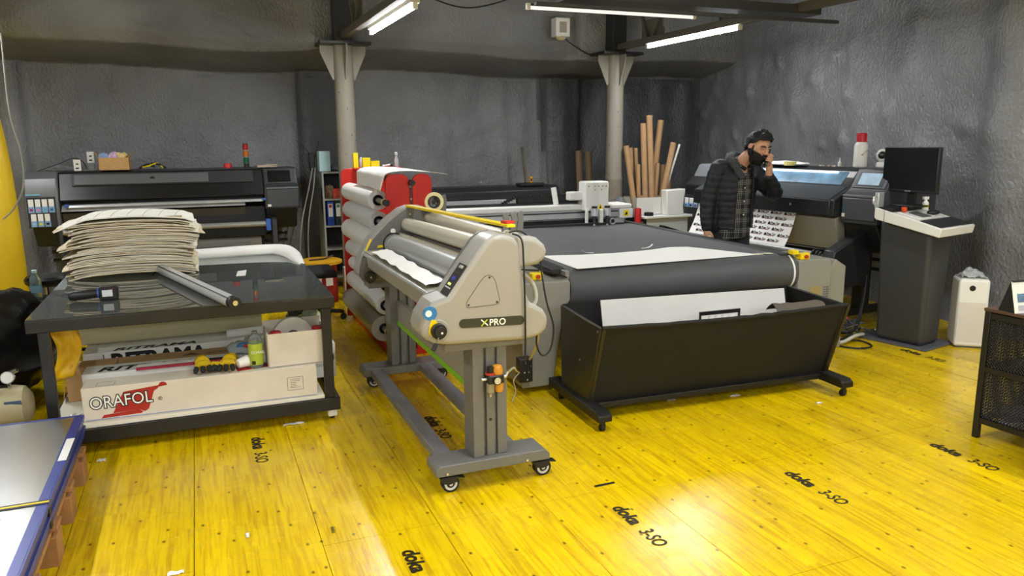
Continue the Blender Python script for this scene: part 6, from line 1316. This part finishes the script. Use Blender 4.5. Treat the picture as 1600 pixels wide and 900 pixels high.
# ================================================================== man on the phone
def remesh(mb, voxel, smooth=4, fac=.5):
    me = bpy.data.meshes.new('tmp'); me.from_pydata(mb.v, [], mb.f); me.update()
    bm = bmesh.new(); bm.from_mesh(me); bmesh.ops.recalc_face_normals(bm, faces=bm.faces); bm.to_mesh(me); bm.free()
    ob = bpy.data.objects.new('tmp', me); COL.objects.link(ob)
    r_ = ob.modifiers.new('r', 'REMESH'); r_.mode = 'VOXEL'; r_.voxel_size = voxel
    if smooth: s_ = ob.modifiers.new('s', 'SMOOTH'); s_.factor = fac; s_.iterations = smooth
    bpy.context.view_layer.update()
    out = bpy.data.meshes.new_from_object(ob.evaluated_get(bpy.context.evaluated_depsgraph_get()))
    bpy.data.objects.remove(ob); bpy.data.meshes.remove(me)
    res = MB(); res.add([tuple(p.co) for p in out.vertices], [tuple(f.vertices) for f in out.polygons]); bpy.data.meshes.remove(out)
    return res
def limb(m, pts, radii, n=16):
    P = smoothpath(pts, 6); k = len(P); R_ = []
    for i in range(k):
        t = i/(k-1)*(len(radii)-1); a_ = int(min(t, len(radii)-2)); R_.append(radii[a_]+(radii[a_+1]-radii[a_])*(t-a_))
    m.pipe(P, R_, n); m.sph(P[0], R_[0]*.98, 14, 10); m.sph(P[-1], R_[-1]*.98, 14, 10)
F = Vector((.64,-.77,0)).normalized(); LF = Vector((.77,.64,0)).normalized(); UP = Vector((0,0,1))    # his front and his left
SKIN = mat('skin', '#c8977a', .5, var=.08, vscale=25)
HAIR = mat('dark_hair', '#14110f', .55, bump=.8, bscale=160)
man = thing('person', 'bearded person in black quilted jacket and checked shirt holding a phone to the face', 'person', (4.55, 5.75, 0), math.radians(-38))
HC = Vector((.142,-.155,1.588)); tilt = math.radians(24)
hf = (F*math.cos(tilt) - UP*math.sin(tilt)); hu = (UP*math.cos(tilt) + F*math.sin(tilt)); hl = LF
HM = Matrix((hl, hf, hu)).transposed()          # head frame: x = his left, y = forward, z = up
HS = 1.13
def H(x, y, z): return HC + HM @ Vector((x*HS, y*HS, z*HS))
def head_mb():
    m = MB(); nu, nv = 56, 40; vs = []
    def g(d, c, w_): return math.exp(-((d-Vector(c).normalized()).length/w_)**2)
    for j in range(nv+1):
        t = PI*j/nv
        for i in range(nu):
            a_ = 2*PI*i/nu; d = Vector((math.sin(t)*math.cos(a_), math.sin(t)*math.sin(a_), math.cos(t)))
            p = Vector((d.x*.076, d.y*(.098 if d.y < 0 else .092), d.z*.118))
            if d.z < -.1:                       # narrow jaw, chin forward
                k = min(1, (-d.z-.1)/.9); p.x *= 1-.30*k; p.y += .018*k
            b_ = 0.0
            b_ += .008*g(d, (0,1,.28), .25)     # brow
            b_ -= .012*g(d, (.38,.9,.10), .17) + .012*g(d, (-.38,.9,.10), .17)   # eye sockets
            b_ += .007*g(d, (.5,.8,-.15), .22) + .007*g(d, (-.5,.8,-.15), .22)   # cheeks
            b_ += .006*g(d, (0,1,-.42), .14)    # lips
            b_ += .010*g(d, (0,.85,-.85), .22)  # chin
            vs.append(H(*(p + d*b_)))
    m.add(vs, [(j*nu+i, j*nu+(i+1)%nu, (j+1)*nu+(i+1)%nu, (j+1)*nu+i) for j in range(nv) for i in range(nu)])
    m.pipe([H(0,.088,.030), H(0,.102,.008), H(0,.116,-.016), H(0,.104,-.026)], [.008,.011,.0145,.010], 12)      # nose
    for s_ in (-1, 1):
        m.sph(H(s_*.013,.100,-.020), .009, 10, 8)
        m.sph(H(s_*.078,-.008,.002), (.012,.020,.031), 12, 10, HM)     # ears
    return m
def hand(m, w_, palm_dir, side, fingers, fr=.0088):
    pass
body = head_mb()
NB = Vector((.015,-.035,1.43))
limb(body, [NB+Vector((-.03,.01,-.04)), NB+Vector((.02,-.03,.04)), HC+hf*-.02-hu*.07], [.066,.058,.056])
TC = Vector((-.05,.0,0))
limb(body, [(-.06,.01,.95),(-.055,.0,1.15),(-.035,-.01,1.33),(-.005,-.03,1.43)], [.135,.125,.13,.07], 20)
RS, RE, RWr = Vector((-.185,-.125,1.375)), Vector((-.262,-.145,1.10)), Vector((-.266,-.175,.875))
LS, LE, LWr = Vector((.105,.125,1.365)), Vector((.300,.035,1.165)), Vector((.245,-.135,1.325))
limb(body, [RS, RE, RWr], [.052,.044,.030]); limb(body, [LS, LE, LWr], [.052,.044,.030])
# right hand hanging, relaxed curl
hp0 = RWr + Vector((0,-.004,-.045)); body.sph(tuple(hp0+Vector((0,0,-.012))), (.020,.040,.046), 16, 12, Matrix.Rotation(.7, 3, 'Z')); limb(body, [RWr, hp0], [.029,.030])
fd = Vector((math.sin(.7)*-1, math.cos(.7), 0)); fw = Vector((math.cos(.7), math.sin(.7), 0))
for i, L_ in enumerate((.066,.074,.070,.056)):
    b0 = hp0 + fd*(-.033+.022*i) + Vector((0,0,-.045)); limb(body, [b0, b0+Vector((0,0,-L_*.5))+fw*.006, b0+Vector((0,0,-L_*.85))+fw*.024, b0+Vector((0,0,-L_))+fw*.04], [.0090,.0086,.0082,.0074], 10)
b0 = hp0 + fd*-.036 + Vector((0,0,-.005)); limb(body, [b0, b0-fd*.014+fw*.022+Vector((0,0,-.028)), b0-fd*.010+fw*.034+Vector((0,0,-.055))], [.0115,.0105,.009], 10)
# left hand round the phone at his left cheek
PH0, PH1 = Vector((.236,-.128,1.545)), Vector((.196,-.238,1.422)); pd = (PH1-PH0).normalized(); pn = (LF*.9+Vector((.2,-.2,.0))).normalized(); pn = (pn-pd*pn.dot(pd)).normalized(); pw = pd.cross(pn)
PC = PH0.lerp(PH1, .5)
palm = PC + pn*.030 + pd*.018 - Vector((0,0,.010))
body.sph(tuple(palm), (.040,.022,.044), 16, 12, Matrix((pw, pn, pd)).transposed()); limb(body, [LWr, palm.lerp(LWr,.3)], [.030,.030])
for i, L_ in enumerate((.060,.066,.062,.050)):
    s0 = palm - pd*(-.034+.0235*i)*1 + pn*.006
    sgn = 1 if pw.dot(Vector((0,-1,.4))) > 0 else -1
    w2 = pw*sgn
    limb(body, [s0+w2*.020, s0+w2*.045-pn*.002, s0+w2*.054-pn*.026, s0+w2*.046-pn*.046], [.0092,.0090,.0086,.0078], 10)
s0 = palm - pd*.03 - w2*.02; limb(body, [s0, s0-w2*.018-pd*.016-pn*.008, s0-w2*.016-pd*.036-pn*.02], [.0115,.0105,.009], 10)
# legs
for s_, foot in ((-1, .02), (1, .05)):
    hip = Vector((-.06,.01,.93)) + LF*(s_*.09); kn = hip + F*.02 + LF*(s_*.02) + Vector((0,0,-.44)); an = kn + LF*(s_*.01) - F*.03 + Vector((0,0,-.42))
    limb(body, [hip, kn, an], [.085,.055,.038]); limb(body, [an+Vector((0,0,-.01)), an+F*.08+Vector((0,0,-.04)), an+F*.17+Vector((0,0,-.045))], [.036,.036,.026])
bm_ = remesh(body, .0050, 2, .45)
part(man, 'body', bm_, SKIN, smooth=180)
# face details
for s_ in (-1, 1):
    e = part(man, 'eye', MB().sph(tuple(H(s_*.030,.086,.014)), (.013,.008,.0055), 14, 10, HM), mat('eye_white', '#b8aaa0', .3)); part(e, 'iris', MB().sph(tuple(H(s_*.030,.0925,.0115)), (.0055,.003,.0042), 12, 8, HM), mat('iris', '#1a120c', .2))
    part(man, 'eyelid', MB().sph(tuple(H(s_*.030,.0865,.0185)), (.0155,.0085,.006), 14, 8, HM), SKIN)
    part(man, 'eyebrow', MB().pipe([H(s_*.013,.098,.030), H(s_*.032,.097,.0365), H(s_*.052,.082,.031)], [.0045,.0055,.003], 8), HAIR)
part(man, 'lips', MB().pipe([H(-.022,.098,-.052), H(0,.108,-.050), H(.022,.098,-.052)], [.003,.006,.003], 8), mat('lip', '#96605a', .45))
# hair: cap swept forward with a quiff
def hair_fn(u, v):
    a_ = 2*PI*u; sa_ = math.sin(a_); lim = (52 + 14*(1-sa_)) if sa_ > .45 else ((68 + 12*(.45-sa_)/.45) if sa_ > 0 else 80+38*min(1,-sa_*1.4)); t = v*math.radians(lim); d = Vector((math.sin(t)*math.cos(a_), math.sin(t)*math.sin(a_), math.cos(t)))
    fl = 1.0
    p = Vector((d.x*.084, d.y*.106, d.z*.128))
    front = max(0, d.y)
    q = .015*noise.noise(Vector((p.x*60, p.y*20, p.z*40))) + .009*noise.noise(p*110)
    p += d*q
    if d.y > .2 and d.z > .45: p += Vector((.004*math.sin(a_*5), .034*front*front+.004, .016*front))
    if d.y < -.1: p.z -= .012
    return H(*p)
hm = MB().surf(hair_fn, 72, 26)
ho = part(man, 'hair', hm, HAIR, smooth=80); ho.modifiers.new('s', 'SOLIDIFY').thickness = -.006
def beard_fn(u, v):
    a_ = math.radians(-18 + 216*u); t = math.radians(104 - 8*abs(math.cos(a_))**2 + (68+8*abs(math.cos(a_)))*v)
    d = Vector((math.sin(t)*math.cos(a_), math.sin(t)*math.sin(a_), math.cos(t)))
    k = min(1, max(0, (-d.z-.0)/.9)); side = abs(math.cos(a_))
    up = .030*(1-side)*(1-v) if v < .5 else 0
    r_ = Vector((d.x*.083*(1-.16*k), d.y*.108+.020*k, d.z*.150))
    r_ += d*(.006*noise.noise(r_*70)+.010*noise.noise(r_*28))
    if v < .16 and side < .55: r_.z -= .012*(1-side/.55)
    return H(*r_)
bo = part(man, 'beard', MB().surf(beard_fn, 56, 24), HAIR, smooth=80); bo.modifiers.new('s', 'SOLIDIFY').thickness = -.010
part(man, 'moustache', MB().pipe([H(-.036,.088,-.056), H(-.016,.110,-.037), H(0,.114,-.034), H(.016,.110,-.037), H(.036,.088,-.056)], [.006,.009,.008,.009,.006], 10), HAIR)
for s_ in (-1, 1): part(man, 'sideburn', MB().pipe([H(s_*.073,.030,.020), H(s_*.076,.028,-.012), H(s_*.076,.03,-.045)], [.005,.009,.015], 8), HAIR)
# shirt
def plaid():
    m = bpy.data.materials.new('checked_shirt'); m.use_nodes = True; nt = m.node_tree; N = nt.nodes; L = nt.links; b = N['Principled BSDF']; b.inputs['Roughness'].default_value = .85
    tc = N.new('ShaderNodeTexCoord'); sp = N.new('ShaderNodeSeparateXYZ'); L.new(tc.outputs['Object'], sp.inputs[0])
    def mth(op, a_, c_):
        n = N.new('ShaderNodeMath'); n.operation = op
        for i, x in enumerate((a_, c_)):
            if isinstance(x, (int, float)): n.inputs[i].default_value = x
            else: L.new(x, n.inputs[i])
        return n.outputs[0]
    hx = mth('ADD', mth('MULTIPLY', sp.outputs[0], .77), mth('MULTIPLY', sp.outputs[1], .64))
    def lines(c_, per): return mth('GREATER_THAN', mth('FRACT', mth('MULTIPLY', mth('ADD', c_, 5.0), 1/per), 0.0), .62)
    def big(c_, per): return mth('GREATER_THAN', mth('FRACT', mth('MULTIPLY', mth('ADD', c_, 5.0), 1/per), 0.0), .45)
    s_ = mth('ADD', mth('MULTIPLY', mth('MULTIPLY', lines(hx, .016), big(hx, .085)), .5), mth('MULTIPLY', mth('MULTIPLY', lines(sp.outputs[2], .016), big(sp.outputs[2], .085)), .5))
    r = N.new('ShaderNodeValToRGB'); r.color_ramp.elements[0].color = (*lin('#17181a'), 1); r.color_ramp.elements[1].color = (*lin('#8f8d86'), 1); L.new(s_, r.inputs[0]); L.new(r.outputs[0], b.inputs['Base Color'])
    return m
sh = MB(); limb(sh, [(-.055,.0,.78),(-.055,.0,1.0),(-.045,-.008,1.2),(-.03,-.015,1.34),(-.005,-.03,1.42)], [.168,.170,.172,.160,.085], 24)
shm = remesh(sh, .012, 4)
shm.v = [(p[0], p[1], max(p[2], .765+.01*math.sin(p[0]*14))) for p in shm.v]
CZ = Vector((-.05,-.005,0))
shm.v = [tuple(Vector((CZ.x, CZ.y, p[2])) + LF*((Vector(p)-CZ).dot(LF)*1.08) + F*((Vector(p)-CZ).dot(F)*.86)) for p in shm.v]
PLAID = plaid()
so = part(man, 'shirt', shm, PLAID, smooth=180)
part(man, 'shirt_collar', MB().pipe(smoothpath([tuple(NB+F*.075-LF*.02+Vector((0,0,-.05))), tuple(NB-LF*.07+F*.02+Vector((0,0,.005))), tuple(NB-F*.06+Vector((0,0,.03))), tuple(NB+LF*.075+F*.02+Vector((0,0,.005))), tuple(NB+F*.08+LF*.025+Vector((0,0,-.05)))]), .016, 10), PLAID)
for z in (1.33, 1.22, 1.10, .98): 
    q_ = Vector((CZ.x, CZ.y, z)) + F*(.150 if z < 1.3 else .135); part(man, 'shirt_button', MB().sph(tuple(q_), .007, 10, 8), WHITE)
# jacket shell, open at the front, with horizontal quilting
JK = mat('black_quilted_nylon', '#15181c', .62, bump=.25, bscale=45)
jk = MB(); limb(jk, [(-.06,.005,.80),(-.06,.005,1.0),(-.05,-.004,1.2),(-.035,-.01,1.345),(-.015,-.02,1.40)], [.188,.190,.195,.185,.13], 28)
jk.v = [tuple(Vector((CZ.x, CZ.y, p[2])) + LF*((Vector(p)-CZ).dot(LF)*1.12) + F*((Vector(p)-CZ).dot(F)*.88)) for p in jk.v]
limb(jk, [RS+Vector((.03,.02,.01)), RS, RE, RWr+Vector((0,0,-.005))], [.085,.084,.074,.052], 20)
limb(jk, [LS+Vector((-.03,-.02,.01)), LS, LE, LWr+(LE-LWr)*.06], [.085,.084,.076,.050], 20)
jm = remesh(jk, .0105, 4)
bm = bmesh.new(); me_ = jm.mesh('j', JK, None); bm.from_mesh(me_); bm.normal_update()
for vtx in bm.verts:
    s_ = vtx.co.z/.058 + .25*noise.noise(vtx.co*5)
    vtx.co += vtx.normal*((.0055 if vtx.co.z < 1.36 else .003)*abs(math.sin(PI*s_))**.7 - .003 + .005*noise.noise(vtx.co*17))
dele = []
for fc in bm.faces:
    c_ = fc.calc_center_median(); d_ = c_-CZ; d_.z = 0
    fo, le = d_.dot(F), d_.dot(LF)
    wid = .068+.03*max(0, 1.40-c_.z)
    if fo > .02 and -.06-.3*wid < le < wid+.02 and c_.z < 1.50 and fo < .23 and d_.length < .235: dele.append(fc)
    elif c_.z < .855+.01*math.sin(le*20) and d_.length < .24 and (c_-RWr).length > .09: dele.append(fc)
    elif c_.z < .70: dele.append(fc)
    elif c_.z > 1.415 and (c_-Vector((.005,-.03,c_.z))).length < .085: dele.append(fc)
bmesh.ops.delete(bm, geom=dele, context='FACES'); bm.to_mesh(me_); bm.free()
jo = bpy.data.objects.new('jacket', me_); link(jo, man); me_.shade_smooth()
sd = jo.modifiers.new('s', 'SOLIDIFY'); sd.thickness = .014; sd.offset = -1
part(man, 'zip_pull', MB().cyl((-.235,-.205,.90),(-.234,-.214,.89),.006,8), CHROME)
hood = MB().pipe(smoothpath([tuple(NB+F*.10-LF*.075+Vector((0,0,-.13))), tuple(NB+F*.05-LF*.105+Vector((0,0,-.04))), tuple(NB-LF*.105-F*.03+Vector((0,0,.03))), tuple(NB-F*.115-LF*.02+Vector((0,0,.055))), tuple(NB-F*.09+LF*.08+Vector((0,0,.03))), tuple(NB+LF*.115+F*.02+Vector((0,0,-.03))), tuple(NB+F*.10+LF*.07+Vector((0,0,-.12)))], 8), [.022+.028*math.sin(PI*i/48) for i in range(49)], 14)
hood.v = [tuple(Vector(p)+.012*Vector((noise.noise(Vector(p)*20), noise.noise(Vector(p)*20+Vector((4,0,0))), noise.noise(Vector(p)*18+Vector((0,4,0)))))) for p in hood.v]
part(man, 'hood', hood, mat('hood_heather', '#3c3d40', .9, var=.75, vscale=70, stretch=(1, 1, 2.2)), smooth=180)
# trousers and shoes
tr = MB(); 
for s_ in (-1, 1):
    hip = Vector((-.06,.01,.93)) + LF*(s_*.088); kn = hip + F*.02 + LF*(s_*.02) + Vector((0,0,-.44)); an = kn + LF*(s_*.01) - F*.03 + Vector((0,0,-.40))
    limb(tr, [hip, kn, an], [.105,.078,.065], 20)
limb(tr, [Vector((-.06,.01,.90))-LF*.05, Vector((-.06,.01,.96)), Vector((-.06,.01,.90))+LF*.05], [.125,.135,.125], 20)
part(man, 'trousers', remesh(tr, .013, 4), mat('dark_denim', '#20242b', .85, var=.15, vscale=25), smooth=180)
for s_ in (-1, 1):
    hip = Vector((-.06,.01,.93)) + LF*(s_*.088); an = hip + F*(-.01) + LF*(s_*.03) + Vector((0,0,-.86))
    m = MB(); limb(m, [an-F*.05+Vector((0,0,-.02)), an+F*.05+Vector((0,0,-.02)), an+F*.17+Vector((0,0,-.028))], [.050,.052,.040], 16); m.v = [(p[0], p[1], max(.012, p[2])) for p in m.v]
    shn = part(man, 'shoe', m, mat('shoe_black', '#141414', .5)); part(shn, 'sole', MB().prism([tuple((an+F*a_+LF*b_)[:2]) for a_, b_ in ((-.11,-.03),(-.11,.03),(0,.045),(.12,.045),(.20,.03),(.215,0),(.20,-.03),(.12,-.045),(0,-.045))], 'z', 0, .018), RUBBER)
# phone
MW = Matrix.Translation((4.55,5.75,0)) @ Matrix.Rotation(math.radians(-38), 4, 'Z')
ph = thing('smartphone', 'black smartphone held against the left cheek of the bearded person', 'phone', tuple(MW @ PC))
m = MB(); vs = []
for a_ in (-1, 1):
    for c_, d_ in ((-1,-1),(1,-1),(1,1),(-1,1)): vs.append(MW @ (PC + pd*(c_*.075) + pw*(d_*.036) + pn*(a_*.0045)))
m.add(vs, [(3,2,1,0),(4,5,6,7),(0,1,5,4),(1,2,6,5),(2,3,7,6),(3,0,4,7)]); part(ph, 'body', m, BLACK, world=True, bev=.003)
m = MB(); m.cyl(MW @ (PC-pd*.055+pw*.018+pn*.0045), MW @ (PC-pd*.055+pw*.018+pn*.006), .008, 14); part(ph, 'lens', m, SCREEN, world=True)
